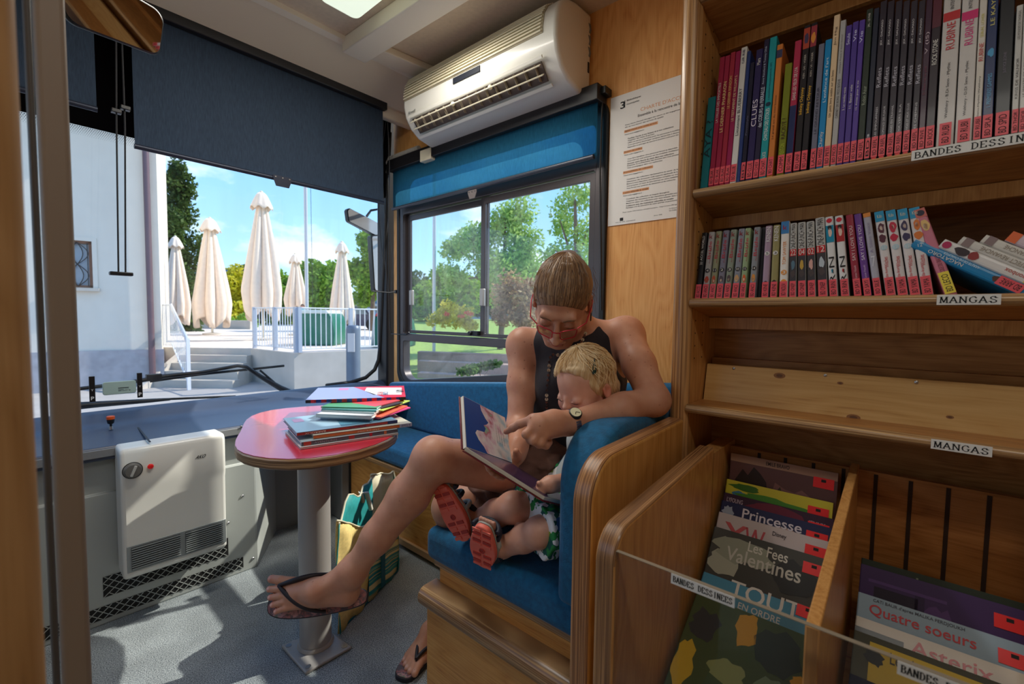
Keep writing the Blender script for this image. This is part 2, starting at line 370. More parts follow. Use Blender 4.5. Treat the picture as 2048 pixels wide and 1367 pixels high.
# side window: rubber gasket, aluminium frame, two sliding sashes above a fixed pane
def inset(lp, d):
    cx = sum(p[0] for p in lp)/len(lp); cy = sum(p[1] for p in lp)/len(lp)
    hx = max(abs(p[0]-cx) for p in lp); hy = max(abs(p[1]-cy) for p in lp)
    return [(cx+(p[0]-cx)*(1-d/hx), cy+(p[1]-cy)*(1-d/hy)) for p in lp]
wnd = thing('window_1', None, None, (XW, (wy0+wy1)/2, wz0)); struct(wnd)
mb = MB(); holed(mb, inset(win, -.012), [inset(win, .012)], 'X', XW-.012, XW+.02, M_RUB); mb.build('gasket', wnd, bevel=.004)
fr0 = inset(win, .010)
zr = yz(900, 672)[1]            # middle rail
zr_b = yz(900, 683)[1]-.012
zt = yz(1072, 389)[1]+.045
ins1 = rpoly([(wy1-.045, zr), (wy0+.045, zr), (wy0+.045, zt), (wy1-.045, zt)], .012)
zb1 = wz0+.035; ins2 = rpoly([(wy1-.045, wz0+.045), (wy0+.045, min(wz0r, .93)+.045), (wy0+.045, zr_b), (wy1-.045, zr_b)], [.075, .03, .012, .012])
zu = zt+.068; ins3 = rpoly([(wy1-.045, zu), (wy0+.045, zu), (wy0+.045, 1.915), (wy1-.045, 1.915)], [.012, .012, .06, .06])
mb = MB(); holed(mb, fr0, [ins1, ins2, ins3], 'X', XW-.006, XW+.045, M_FRAME); mb.build('window_frame', wnd, bevel=.003)
yc = yz(968, 520, XW+.01)[0]    # meeting stile
def sash(y0, y1, x, name):
    mb = MB(); holed(mb, [(y0, zr+.004), (y1, zr+.004), (y1, zt-.004), (y0, zt-.004)], [[(y0+.028, zr+.022), (y1-.028, zr+.022), (y1-.028, zt-.034), (y0+.028, zt-.034)]], 'X', x, x+.016, M_FRAME)
    s_ = mb.build(name, wnd, bevel=.002)
    g = MB().box((x+.006, y0+.02, zr+.015), (x+.010, y1-.02, zt-.02), G_PANE).build('pane', s_)
    return s_
sash(wy0+.047, yc+.018, XW+.004, 'sash'); sash(yc-.012, wy1-.047, XW+.022, 'sash')
mb = MB(); mb.prism(inset(ins2, -.004), 'X', XW+.016, XW+.020, G_PANE); mb.build('pane', wnd)
mb = MB(); mb.prism(inset(ins3, -.004), 'X', XW+.016, XW+.020, G_PANE); mb.build('pane', wnd)
for px_, py0, py1 in ((824, 580, 610), (966, 577, 612)):     # finger pulls
    p = at(px_, py0, X=XW-.002); q = at(px_, py1, X=XW-.002)
    MB().box((XW-.014, p.y-.014, q.z), (XW+.004, p.y+.014, p.z), M_SILV).build('finger_pull', wnd, bevel=.004)
p = at(952, 667, X=XW)
mb = MB(); mb.box((XW-.02, p.y-.03, p.z-.008), (XW+.002, p.y+.03, p.z+.014), M_BLK); mb.tube([(XW-.032, p.y+.02, p.z+.002), (XW-.014, p.y+.02, p.z+.002)], .011, M_BLK); mb.build('window_latch', wnd, bevel=.002)
# front wall under the windscreen
X0, X1 = -.95, XW
mb = MB()
def sweep(prof, xa, xb, M):     # profile in Y,Z swept along X
    MB_ = MB(); MB_.prism(prof, 'X', xa, xb, M); return MB_
o = sweep([(2.118, 0), (2.118, .475), (2.132, .475), (2.132, .60), (2.40, .60), (2.40, 0)], X0, .74, M_GREY).build('wall_front', bevel=.004); struct(o)
o = MB().prism([(.735, 2.120), (.742, 2.118), (.945, 2.42), (.735, 2.42)], 'Z', 0, .475, M_GREY).build('wall_front', bevel=.003); struct(o)
o = MB().prism([(.735, 2.132), (.945, 2.44), (.735, 2.44)], 'Z', .475, .62, M_GREYD).build('wall_front', bevel=.003); struct(o)
o = MB().box((.93, 2.40, 0), (XW, 2.46, .62), M_GREYD).build('wall_front'); struct(o)
p0 = at(676, 1000, Y=2.30)
o = MB().box((p0.x, 2.26, 0), (p0.x+.045, 2.40, .62), M_GREYD).build('trim_1', bevel=.006); struct(o)
# dashboard
dash = thing('dashboard', 'dark blue grey ledge running below the windscreen, behind the white heater', 'dashboard', (.3, 2.25, .62))
prof = [(2.092, .60), (2.092, .640), (2.100, .648), (2.30, .662), (2.36, .668), (2.40, .682), (2.43, .705), (2.47, .715), (2.50, .70), (2.50, .60)]
mb = MB(); mb.prism(prof, 'X', -.94, XW-.01, M_DASH); mb.build('ledge', dash, bevel=.004)
MB().box((-.9, 2.086, .612), (.70, 2.094, .640), M_GREYD).build('front_lip', dash, bevel=.002)
p = at(298, 890, Y=2.2)
for s_ in (0, 1):
    a = at(255, 829, Z=.664); b = at(300, 884, Z=.655)
MB().slab([a+V((-.003, 0, 0)), a+V((.003, 0, 0)), b+V((.003, 0, 0)), b+V((-.003, 0, 0))], (0, 0, .002), M_BLK).build('seam', dash)
for x_, y_ in ((330, 881), (274, 913), (482, 853)):
    q = at(x_, y_, Y=2.086); MB().lathe([(.005, 0), (.006, .002), (.003, .004)], q, M_STEEL, 10, axis=(0, -1, 0)).build('screw', dash)
# windscreen
def wy(z): return 2.50 - (z-.68)/1.62*.14
wsn = thing('window_2', None, None, (.3, 2.45, .7)); struct(wsn)
mb = MB(); mb.slab([(-.93, wy(.70), .70), (XW-.02, wy(.70), .70), (XW-.02, wy(2.32), 2.32), (-.93, wy(2.32), 2.32)], (0, .006, 0), G_WIND); mb.build('pane', wsn)
# rounded rubber frame at the right end, dark band along the top
ed = []
xr = XW-.03
ctr = [(1.25, .712), (1.40, .715), (1.50, .735), (1.56, .78), (1.585, .84), (1.592, .92), (1.594, 1.3), (1.592, 1.8), (1.59, 2.2)]
MB().tube([(a, wy(b)-.012, b) for a, b in ctr], .012, M_RUB, 8).build('gasket', wsn)
zb = at(150, 250, Y=wy(1.75)).z
mb = MB(); mb.slab([(-.93, wy(zb)-.004, zb), (XW-.02, wy(zb)-.004, zb), (XW-.02, wy(2.32)-.004, 2.32), (-.93, wy(2.32)-.004, 2.32)], (0, -.002, 0), mat('frit', (14, 12, 14), .9, spec=.05)); mb.build('tinted_band', wsn)
mb = MB()
for r_ in range(6):
    for k in range(150):
        cx = -.05+k*.0062+(r_ % 2)*.0031; z_ = zb-.004-r_*.0056; s_ = .0023*(1-r_*.12)
        mb.quad([(cx-s_, wy(z_)-.004, z_), (cx, wy(z_)-.004, z_-s_), (cx+s_, wy(z_)-.004, z_), (cx, wy(z_)-.004, z_+s_)], mat('frit', (14, 12, 14), .9, spec=.05))
mb.build('dot_fringe', wsn)
# front pillar at the corner of windscreen and side wall
o = MB().box((XW-.028, 2.395, .60), (XW+.07, 2.50, 2.36), M_BLK).build('trim_2', bevel=.01); struct(o)
# ceiling and cornice
ZC = 2.335
o = MB().box((-.95, -1.5, ZC), (XW, 1.93, ZC+.03), M_CREAM2).build('ceiling'); struct(o)
mb = MB(); mb.prism([(1.925, ZC-.012), (2.145, 2.232), (2.165, 2.18), (2.20, 2.18), (2.45, 2.4), (1.925, 2.40)], 'X', -.95, XW, M_CREAM)
o = mb.build('trim_3', bevel=.006); struct(o)
mb = MB(); mb.prism([(1.905, ZC-.02), (1.935, ZC-.028), (1.935, ZC), (1.905, ZC)], 'X', -.95, XW, M_BEAM); o = mb.build('trim_4'); struct(o)
def strip(name, a, b, wd, th, M, z=ZC):
    a = V(a); b = V(b); d = (b-a).normalized(); n = V((-d.y, d.x, 0))*wd/2
    o = MB().slab([a-n, a+n, b+n, b-n], (0, 0, -th), M).build(name, bevel=.004); struct(o); return o
strip('trim_5', (1.115, 1.93, ZC), (1.16, .2, ZC), .115, .062, M_BEAM)                       # long beam
strip('trim_6', (1.17, 1.88, ZC), (XW, 1.82, ZC), .10, .032, M_BEAM)                      # cross strip running to the side wall
q = at(482, 40, Y=2.03); 
# rest of the bus body behind and to the left of the camera
mb = MB(); holed(mb, [(-1.5, 0), (2.5, 0), (2.5, 2.36), (-1.5, 2.36)], [[(.9, 1.0), (1.9, 1.0), (1.9, 1.9), (.9, 1.9)]], 'X', -.95, -1.0, M_CREAM2)
o = mb.build('wall_left'); struct(o)
g = MB().box((-.975, .9, 1.0), (-.970, 1.9, 1.9), G_PANE).build('window_3'); struct(g)  # window added in the unseen left wall to let in fill daylight
o = MB().box((-.95, -1.53, 0), (XW, -1.5, 2.36), M_CREAM2).build('wall_back'); struct(o)
# door frame posts close to the camera on the left
pt_l = at(60, 683, Y=.80); pt_r = at(160, 683, Y=.80)
def vpost(name, y, xa, xb, d, M, bev=.006):
    a = at(xa, 683, Y=y).x; b = at(xb, 683, Y=y).x
    o = MB().box((a, y, 0), (b, y+d, ZC), M).build(name, bevel=bev, seg=3); struct(o); return o
vpost('door_1', .80, 96, 158, .03, M_POST)
vpost('trim_7', .70, 76, 92, .02, mat('grey_frame', (86, 84, 84), .5))
o = MB(); x_ = at(64, 683, Y=.42).x; o.prism(rrect(x_-.30, .42, x_, .455, .016), 'Z', 0, ZC, wood('veneer_door', (196, 150, 100), (180, 134, 84), (152, 108, 66), 'Z', rough=.6), smooth=True)
o = o.build('door_2'); struct(o)
# ================================================================== blinds
BL = clothtrans('blind_navy', (62, 74, 90), .36, .012); BL2 = clothtrans('blind_blue', (46, 104, 134), .60, .15)
def front_blind(label, xa, xb, zbot, y=2.155, tab=None):
    t = thing('roller_blind', label, 'blind', ((xa+xb)/2, y, 2.2), 'roller blinds of the windscreen')
    mb = MB(); n = 40
    vs = []; 
    for i in range(n+1):
        x = xa+(xb-xa)*i/n; d = .004*sin(i*.9)+.003*sin(i*.37+1)
        for z, f in ((2.235, 0), (2.0, .6), (1.85, 1), (zbot, .3)): vs.append((x, y+d*f, z))
    mb.add(vs, [(i*4+k, i*4+k+1, (i+1)*4+k+1, (i+1)*4+k) for i in range(n) for k in range(3)], BL, True); mb.build('fabric', t)
    MB().tube([(xa-.002, y, zbot), (xb+.002, y, zbot)], .0095, mat('blind_bar', (44, 50, 66), .4, metal=.4), 12).build('bottom_bar', t)
    MB().box((xa-.01, y-.03, 2.205), (xb+.01, y+.03, 2.262), M_BLK).build('housing', t, bevel=.004)
    if tab:
        a = tab; mb = MB(); mb.prism([(a-.04, zbot+.012), (a+.04, zbot+.012), (a+.04, zbot-.002), (a+.028, zbot-.035), (a-.028, zbot-.035), (a-.04, zbot-.002)], 'Y', y-.013, y-.010, mat('blind_bar', (44, 50, 66), .4))
        pt_ = mb.build('pull_tab', t)
        for k in (-.03, 0, .03): MB().lathe([(.003, 0), (.003, .002)], (a+k, y-.013, zbot+.004), M_STEEL, 8, axis=(0, -1, 0)).build('rivet', pt_)
    return t
Yb = 2.155
pa = at(270, 297, Y=Yb); pb = at(766, 402, Y=Yb); zb_ = (pa.z+pb.z)/2
rb = front_blind('wide dark navy roller blind hanging halfway down over the right of the windscreen', pa.x, pb.x, zb_, tab=at(563, 370, Y=Yb).x)
pl = at(193, 215, Y=Yb)
front_blind('narrower dark navy roller blind at the left of the windscreen behind the rear-view mirror', -.60, pl.x, at(160, 210, Y=Yb).z)
# cord loops and their holders
cd_m = mat('cord', (30, 30, 34), .6)
for x_, lab in ((233, 'left'), (247, 'right')):
    pass
t = thing('blind_cord', 'black looped pull cord with a flat black weight hanging between the two windscreen blinds', 'cord', (.32, 2.13, 1.6))
ca = at(232, 60, Y=2.12); cb = at(237, 545, Y=2.12); cc = at(251, 545, Y=2.12); ce = at(243, 60, Y=2.12)
mb = MB(); mb.tube([ca, at(233, 250, Y=2.12), cb, (cb+cc)/2+V((0, 0, -.004)), cc, at(250, 250, Y=2.12), ce], .0028, cd_m, 6); mb.build('loop', t)
MB().box((cb.x-.025, 2.105, cb.z-.010), (cc.x+.02, 2.135, cb.z+.003), M_BLKP).build('weight', t, bevel=.003)
for x_, y_ in ((231, 222), (249, 216)):
    q = at(x_, y_, Y=2.12); MB().box((q.x-.012, 2.108, q.z-.007), (q.x+.016, 2.132, q.z+.007), M_BLKP).build('clip', t, bevel=.002)
# side window blind with housing and cable rods
t = thing('roller_blind', 'short translucent blue roller blind over the side window under the air conditioner', 'blind', (XW-.05, 1.5, 1.95))
XB = XW-.045
h0 = at(779, 345, X=XB-.02); h1 = at(1193, 198, X=XB-.02); zh = (h0.z+h1.z)/2
yA, yB = h0.y, h1.y
MB().box((XB-.03, yB-.01, zh), (XW-.002, yA+.01, zh+.062), M_BLK).build('housing', t, bevel=.003)
b0 = at(786, 418, X=XB); b1 = at(1186, 313, X=XB); 
n = 60; vs = []
for i in range(n+1):
    f = i/n; y = yA-.012+(yB+.004-(yA-.012))*f; zb2 = b0.z+(b1.z-b0.z)*f
    d = .0035*sin(i*.55)+.002*sin(i*1.3)
    for k, q_ in enumerate((0, .35, .7, 1)): vs.append((XB-.004+d*q_*(1-.5*q_)+.0, y, zh+.01+(zb2-zh-.01)*q_))
mb = MB(); mb.add(vs, [(i*4+k, (i+1)*4+k, (i+1)*4+k+1, i*4+k+1) for i in range(n) for k in range(3)], BL2, True); mb.build('fabric', t)
MB().tube([(XB-.004, yA-.008, b0.z-.002), (XB-.004, yB+.016, b1.z-.002)], .0095, mat('blind_bar2', (66, 70, 82), .4, metal=.3), 12).build('bottom_bar', t)
q = at(945, 385, X=XB-.014)
pt_ = MB().prism([(q.y-.03, q.z+.012), (q.y+.03, q.z+.012), (q.y+.03, q.z-.002), (q.y+.018, q.z-.028), (q.y-.018, q.z-.028), (q.y-.03, q.z-.002)], 'X', XB-.017, XB-.0145, mat('tab_grey', (120, 112, 112), .4)).build('pull_tab', t)
for k in (-.02, 0, .02): MB().lathe([(.0025, 0), (.0025, .002)], (XB-.017, q.y+k, q.z+.004), M_STEEL, 8, axis=(-1, 0, 0)).build('rivet', pt_)
# guide rods and wires beside the blind
mb = MB(); r0_ = at(1205, 180, X=XW-.03); r1_ = at(1203, 620, X=XW-.03); mb.tube([r0_+V((0, 0, .01)), (r0_.x, r0_.y+.002, 1.7), r1_], .004, M_BLKP, 8); mb.build('guide_rod', t)
mb = MB(); q = at(1208, 184, X=XW-.03); mb.box((XW-.05, q.y-.018, q.z-.014), (XW-.001, q.y+.02, q.z+.014), M_BLKP); mb.build('bracket', t, bevel=.002)
mb = MB()
g0 = at(776, 350, X=XW-.04); g1 = at(778, 560, X=XW-.04); g2 = at(780, 655, X=XW-.04)
mb.tube([g0, at(777, 430, X=XW-.04), g1, g2, at(783, 667, X=XW-.035), at(812, 669, X=XW-.012), at(818, 664, X=XW-.012)], .0032, M_BLKP, 6); mb.build('guide_rod', t)
q = at(792, 583, X=XW-.005); MB().box((XW-.012, q.y-.010, q.z-.010), (XW-.001, q.y+.010, q.z+.010), M_BLKP).build('clip', t, bevel=.002)
t = thing('blind_cord', 'thin black wires hanging down the corner between windscreen and side window', 'cord', (1.5, 2.15, 1.6))
mb = MB()
for xa, xm, xb in ((767, 763, 770), (773, 760, 757), (775, 779, 776)):
    mb.tube([at(xa, 235, Y=2.2), at(xm, 330, Y=2.2), at(xb, 430, Y=2.2), at(xm+6, 520, Y=2.2), at(xb+6, 583, Y=2.2)], .0022, cd_m, 5)
mb.tube([at(745, 582, Y=2.2), at(778, 585, Y=2.2), at(790, 583, Y=2.2)], .003, cd_m, 5)
mb.build('wires', t)
# conduit pipe above the blind
a = at(773, 330, X=XW-.03); b = at(780, 318, X=XW-.03); c = at(838, 296, X=XW-.03)
mb = MB(); pts = [a+V((0, 0, -.05)), a, b, c]; mb.tube(pts, .014, mat('conduit', (176, 172, 166), .5), 12)
for i in range(26):
    p = b.lerp(c, i/26); d = (c-b).normalized(); mb.lathe([(.0145, -.0015), (.016, 0), (.0145, .0015)], p, MATS['conduit'], 12, axis=d)
tag(mb.build('conduit_pipe'), 'short ribbed grey cable conduit above the side window blind, left of the air conditioner', 'pipe')
# ================================================================== air conditioner
ac = thing('air_conditioner', 'long white split air conditioner mounted high on the wooden wall above the side window', 'air conditioner', (1.5, 1.45, 2.1))
y0a = at(1112, 80, X=1.37).y; y1a = at(806, 200, X=1.37).y
prof = [(XW-.01, 2.00), (1.535, 1.995), (1.46, 2.012), (1.412, 2.045), (1.382, 2.09), (1.370, 2.14), (1.370, 2.19), (1.380, 2.24), (1.402, 2.275), (1.44, 2.30), (1.50, 2.315), (XW-.01, 2.32)]
mb = MB(); mb.prism(prof, 'Y', y0a, y1a, M_WHITE, smooth=True); body = mb.build('body', ac, bevel=.014, seg=4)
# intake louvres on the upper front
mb = MB()
lv = [(1.3665, 2.165), (1.3665, 2.19), (1.3765, 2.24), (1.3985, 2.277), (1.44, 2.304), (1.50, 2.319)]
tot = 0; seg = [0]
for i in range(1, len(lv)): tot += math.dist(lv[i], lv[i-1]); seg.append(tot)
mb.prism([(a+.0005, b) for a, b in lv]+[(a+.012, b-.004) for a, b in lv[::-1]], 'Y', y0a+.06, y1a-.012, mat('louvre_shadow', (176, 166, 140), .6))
for k in range(17):
    s_ = tot*(k+.5)/17; i = max(j for j in range(len(seg)) if seg[j] <= s_); i = min(i, len(lv)-2); f = (s_-seg[i])/(seg[i+1]-seg[i])
    a_ = lv[i][0]+(lv[i+1][0]-lv[i][0])*f; b_ = lv[i][1]+(lv[i+1][1]-lv[i][1])*f
    mb.box((a_-.006, y0a+.065, b_-.0024), (a_+.003, y1a-.015, b_+.0026), M_IVORY)
mb.build('intake_grille', ac)
# air outlet: dark slot, frame, vanes
def acp(u, zoff=0):     # point on the lower front slope, u 0 (top) .. 1 (bottom)
    return (1.377+.085*u, 2.098-.082*u)
mb = MB()
sl_ = [(1.3705, 2.115), (1.377, 2.088), (1.405, 2.042), (1.435, 2.020)]
ya, yb = y0a+.075, y1a-.06
mb.slab([(1.384, ya, 2.075), (1.384, yb, 2.075), (1.432, yb, 2.021), (1.432, ya, 2.021)], (-.004, 0, -.003), mat('outlet_dark', (92, 80, 74), .7)); mb.build('outlet_slot', ac)
fr = MB(); 
for a_, b_ in (((1.376, 2.081), (1.372, 2.09)), ((1.436, 2.012), (1.447, 2.005))):
    fr.slab([(a_[0], ya-.012, a_[1]), (a_[0], yb+.012, a_[1]), (b_[0], yb+.012, b_[1]), (b_[0], ya-.012, b_[1])], (-.006, 0, -.005), M_WHITE)
fr.build('outlet_frame', ac)
for j, (dx, dz) in enumerate(((1.381, 2.060), (1.402, 2.034))):
    mb = MB(); mb.slab([(dx, ya, dz), (dx, yb, dz), (dx-.010, yb, dz-.010), (dx-.010, ya, dz-.010)], (-.0025, 0, .002), M_IVORY); mb.build('vane', ac)
for k in range(15):
    mb = MB(); y = ya+(yb-ya)*(k+.5)/15; mb.slab([(1.384, y, 2.072), (1.372, y, 2.062), (1.408, y, 2.018), (1.43, y, 2.024)], (0, .0015, 0), mat('deflector_grey', (170, 160, 146), .5)); mb.build('deflector', ac)
for y in (ya+(yb-ya)*.33, ya+(yb-ya)*.62): MB().ball((1.378, y, 2.058), .010, M_IVORY, 10).build('vane_clip', ac)
# display strip, badge, side vents
a = at(906, 178, X=1.369); b = at(960, 152, X=1.369)
MB().box((1.3665, a.y, 2.135), (1.371, b.y, 2.160), mat('display', (34, 38, 48), .5, spec=.2)).build('display', ac, bevel=.001)
mb = MB(); a = at(818, 222, X=1.372); mb.text('Airwell', frame((1.3735, a.y+.012, 2.098), (0, -1, 0), (.18, 0, 1)), .055, .015, M_INK); mb.build('badge', ac)
mb = MB()
for z in (2.26, 2.215, 2.17): mb.prism([(1.585, z+.018), (1.60, z+.018), (1.605, z), (1.60, z-.016), (1.590, z-.016), (1.594, z)], 'Y', y0a-.002, y0a+.001, M_GREYD)
mb.box((1.585, y0a-.002, 2.09), (1.595, y0a+.001, 2.13), M_BLK)
mb.build('side_vents', ac)
q = at(1178, 20, X=XW); MB().box((XW-.012, q.y-.012, q.z-.015), (XW-.001, q.y+.03, q.z+.012), M_STEEL).build('mounting_bracket', ac, bevel=.002)
q = at(862, 290, X=XW-.04); MB().box((XW-.08, q.y-.045, 1.94), (XW-.003, q.y+.045, 2.0), M_IVORY).build('pipe_cover', ac, bevel=.004)
# ceiling lamp
cl = thing('ceiling_lamp', 'lit greenish white ceiling lamp with a ribbed cover on the bus ceiling', 'lamp', (.78, 1.45, ZC))
q = at(714, 41, Z=2.27); q2 = at(664, 8, Z=2.27)
M_LAMP = mat('lamp_cover', (236, 248, 228), .4, emit=.5)
mb = MB(); mb.prism(rrect(q.x-.16, .55, q.x+.0, q.y, .03), 'Z', 2.265, 2.315, M_LAMP); mb.build('diffuser', cl, bevel=.012, seg=3)
MB().box((q.x-.17, .54, 2.312), (q.x+.01, q.y+.01, ZC), M_BEAM).build('housing', cl, bevel=.003)
rear_fill = thing('ceiling_lamp', 'added fill lamp on the ceiling further back in the bus, seen only in the mirror', 'lamp', (.1, -.3, ZC))  # fixture for the added rear fill light
MB().prism(rrect(.01, -.75, .19, .15, .03), 'Z', 2.275, 2.315, M_LAMP).build('diffuser', rear_fill, bevel=.012, seg=3); MB().box((0, -.76, 2.312), (.2, .16, ZC), M_BEAM).build('housing', rear_fill, bevel=.003)
# ================================================================== rear-view mirror
MIRM = mat('mirror_silver', (235, 235, 235), .02, metal=1)
MN = V((.13, -.93, -.38)).normalized(); MC = at(228, 50, Y=1.45)
def mpt(x, y): d = at(x, y, D=1)-CAM; return CAM+d*((MC-CAM).dot(MN)/d.dot(MN))
mx_ = V((0, 0, 1)).cross(MN).normalized(); my_ = MN.cross(mx_)
def m2(p): q = p-MC; return (q.dot(mx_), q.dot(my_))
def m3(p, d=0): return MC+mx_*p[0]+my_*p[1]+MN*d
mt = thing('rear_view_mirror', 'large rounded black-edged rear-view mirror hanging from the ceiling above the windscreen', 'mirror', tuple(MC))
pc = rpoly([m2(mpt(*q)) for q in ((123, -30), (124, 42), (322, 116), (333, 28), (235, -30))], [.02, .03, .02, .03, .02])
MB().slab([m3(p, -.003) for p in pc], -MN*.025, M_BLKP).build('mirror_shell', mt, bevel=.006)
mb = MB(); mb.quad([m3(p, .0) for p in inset(pc, .005)], MIRM); mb.build('mirror_glass', mt)
MB().tube([MC-MN*.03, MC-MN*.05+V((0, .03, .2)), V((MC.x, MC.y+.08, ZC))], .009, M_BLKP).build('arm', mt)
# ================================================================== benches
BLU = mat('velvet_blue', (10, 98, 144), .85, noise=.22, nscale=70, bump=.5, bscale=300, sheen=.15)
def cushion(name, mb, parent, r=.03):
    o = mb.build(name, parent, bevel=r, seg=5)
    return o
seat = thing('bench_seat', 'wooden bench with blue velvet seat and padded end panel, holding woman and child', 'bench', (1.15, .75, 0))
mb = MB(); mb.box((.812, .45, 0), (1.24, 1.02, .285), W_BENCH); mb.build('lower_box', seat, bevel=.002)
mb = MB(); prof = [(.86, .272), (.812, .270), (.800, .276), (.792, .287), (.789, .300), (.792, .312), (.800, .322), (.812, .327), (.86, .328)]
mb.prism(prof, 'Y', .447, 1.035, ply('ply_z2', 'Z', 330), smooth=True); mb.build('step_nosing', seat)
mb = MB(); mb.box((.856, .45, .30), (1.54, 1.015, .388), W_BENCH); mb.build('riser', seat, bevel=.002)
MB().box((.846, .447, .376), (1.56, 1.03, .394), PLYZ).build('seat_board', seat, bevel=.003)
mb = MB(); mb.box((.828, .452, .394), (1.53, 1.055, .492), BLU); cushion('seat_cushion', mb, seat, .028)
mb = MB(); pf = rpoly([(.786, .500), (1.52, .500), (1.52, .893), (.786, .893)], [.02, .02, .03, .13], 10); mb.prism(pf, 'Y', .452, .548, BLU, smooth=True); cushion('end_cushion', mb, seat, .02)
mb = MB(); mb.box((.80, .450, .385), (1.0, .492, .52), BLU); cushion('cushion_skirt', mb, seat, .012)
arm = MB(); pf = rpoly([(.690, 0), (1.128, 0), (1.128, .872), (.690, .862)], [.01, .01, .008, .085], 10)
PANEL = ply('ply_y2', 'Y', 420, c1=(206, 150, 96), c2=(112, 68, 38))
arm.prism(pf, 'Y', .405, .4475, PANEL, Mcap=W_ARM, smooth=True); ap = arm.build('end_panel', seat, bevel=.012, seg=4)
# bench along the side wall
b2 = thing('bench_seat', 'long wooden bench with blue velvet cushions running under the side window behind the round table', 'bench', (1.4, 1.65, 0))
yl = at(702, 950, X=1.27).y
MB().box((1.27, 1.02, .02), (XW-.005, yl, .385), W_BENCH).build('box', b2, bevel=.002)
MB().box((1.258, 1.0, .02), (1.272, yl, .05), mat('skirting', (186, 150, 110), .5)).build('skirting', b2, bevel=.002)
MB().box((1.246, 1.03, .372), (XW-.01, yl, .392), PLYZ).build('seat_board', b2, bevel=.002)
mb = MB(); mb.box((1.25, 1.062, .392), (1.60, yl+.02, .482), BLU); cushion('seat_cushion', mb, b2, .024)
za = at(812, 764, X=1.535); zb_ = at(1012, 762, X=1.535); k_ = (zb_.z-za.z)/(zb_.y-za.y)
def zt_(y): return za.z+k_*(y-za.y)
mb = MB(); y2 = 2.30
mb.add([(1.535, .55, .482), (1.60, .55, .482), (1.60, y2, .482), (1.535, y2, .482), (1.535, .55, min(zt_(.55), .90)), (1.60, .55, min(zt_(.55), .90)), (1.60, y2, zt_(y2)), (1.535, y2, zt_(y2))],
       [(0, 3, 2, 1), (4, 5, 6, 7), (0, 1, 5, 4), (1, 2, 6, 5), (2, 3, 7, 6), (3, 0, 4, 7)], BLU)
cushion('back_cushion', mb, b2, .02)
# ================================================================== bookcase
bc = thing('bookcase', 'tall dark wooden bookcase with slanted shelves of comics at the right', 'bookcase', (1.3, -.3, 0))
mb = MB(); mb.prism([(1.15, 0), (XW-.002, 0), (XW-.002, 2.33), (1.15, 2.33)], 'Y', .404, .446, W_CASE, Mcap=W_CASE); mb.build('side_panel', bc)
mb = MB(); pf = [(1.152, .402), (1.140, .404), (1.131, .411), (1.128, .425), (1.131, .439), (1.140, .446), (1.152, .448)]; mb.prism(pf, 'Z', 0, 2.33, ply('ply_y3', 'Y', 330, c1=(214, 164, 108), c2=(134, 88, 52)), smooth=True); mb.build('side_nosing', bc)
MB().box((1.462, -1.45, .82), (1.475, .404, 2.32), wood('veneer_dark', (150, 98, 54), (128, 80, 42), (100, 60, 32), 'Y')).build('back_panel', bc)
MB().box((1.345, -1.45, .66), (1.357, .404, 1.16), W_SHELF).build('back_panel', bc)
YE = -1.45; TH = math.tan(radians(9))
def zy(x, y, X=1.13): return at(x, y, X=X).z
SHZ = [1.895, (zy(1379, 378)+zy(1823, 302))/2, (zy(1374, 598)+zy(1874, 586.5))/2, (zy(1367, 808)+zy(1862, 875))/2]
for i, z in enumerate(SHZ):
    s_ = bpy.data.objects.new('shelf', None)
    tl = TH if i < 3 else 0.02; xb = 1.345 if i == 3 else 1.462
    mb = MB(); mb.prism([(1.14, z), (1.14, z-.021), (xb, z-.021-(xb-1.14)*tl), (xb, z-(xb-1.14)*tl)], 'Y', YE, .4035, W_SHELF); sh = mb.build('shelf', bc)
    mb = MB(); mb.prism([(1.142, z+.0005), (1.136, z-.001), (1.131, z-.005), (1.129, z-.0105), (1.131, z-.016), (1.136, z-.020), (1.142, z-.0215)], 'Y', YE, .4035, PLYZ, smooth=True); mb.build('nosing', sh)
for i in (0, 1, 2):      # dark light-rail under each shelf at the back
    z = SHZ[i]; MB().box((1.285, YE, z-.075), (1.30, .4035, z-.0455), W_CASE).build('rail', bc)
mb = MB(); mb.slab([(1.250, .400, SHZ[3]-.004), (1.250, YE, SHZ[3]-.004), (1.272, YE, 1.00), (1.272, .400, 1.00)], (.014, 0, 0), W_PINE); pine = mb.build('pine_display_board', bc, bevel=.001)
MB().box((1.318, YE, .90), (1.345, .402, 1.015), W_SHELF).build('batten', bc)
for x_, y_ in ((1466, 737), (1650, 751), (1833, 765), (1536, 818), (1688, 836)):
    q = at(x_, y_, X=1.262 if y_ < 800 else 1.2515); q.x = 1.250+(q.z-SHZ[3])*.022/(1-SHZ[3])-.0005
    MB().lathe([(.0035, 0), (.0035, .001), (.002, .0018)], q, M_STEEL, 8, axis=(-1, 0, 0)).build('screw', pine)
for x_, y_, r_ in ((1558, 751, .0085), (1680, 766, .004), (1707, 834, .0085), (1567, 822, .003), (1900, 834, .004)):
    q = at(x_, y_, X=1.2505+(.012 if y_ < 790 else .002)); q.x = 1.250+(q.z-SHZ[3]+.004)*.022/(1.004-SHZ[3])-.0004; mb = MB()
    for s_, M_ in ((1, mat('knot_brown', (146, 98, 56), .6)), (.55, mat('knot_dark', (104, 66, 38), .6))):
        q.x -= .0003; mb.add([(q.x+r_*s_*.8*sin(2*pi*k/16)*.022/.095, q.y+r_*s_*1.5*cos(2*pi*k/16), q.z+r_*s_*.8*sin(2*pi*k/16)) for k in range(16)], [tuple(range(16))], M_)
    mb.build('knot', pine)
mb = MB()
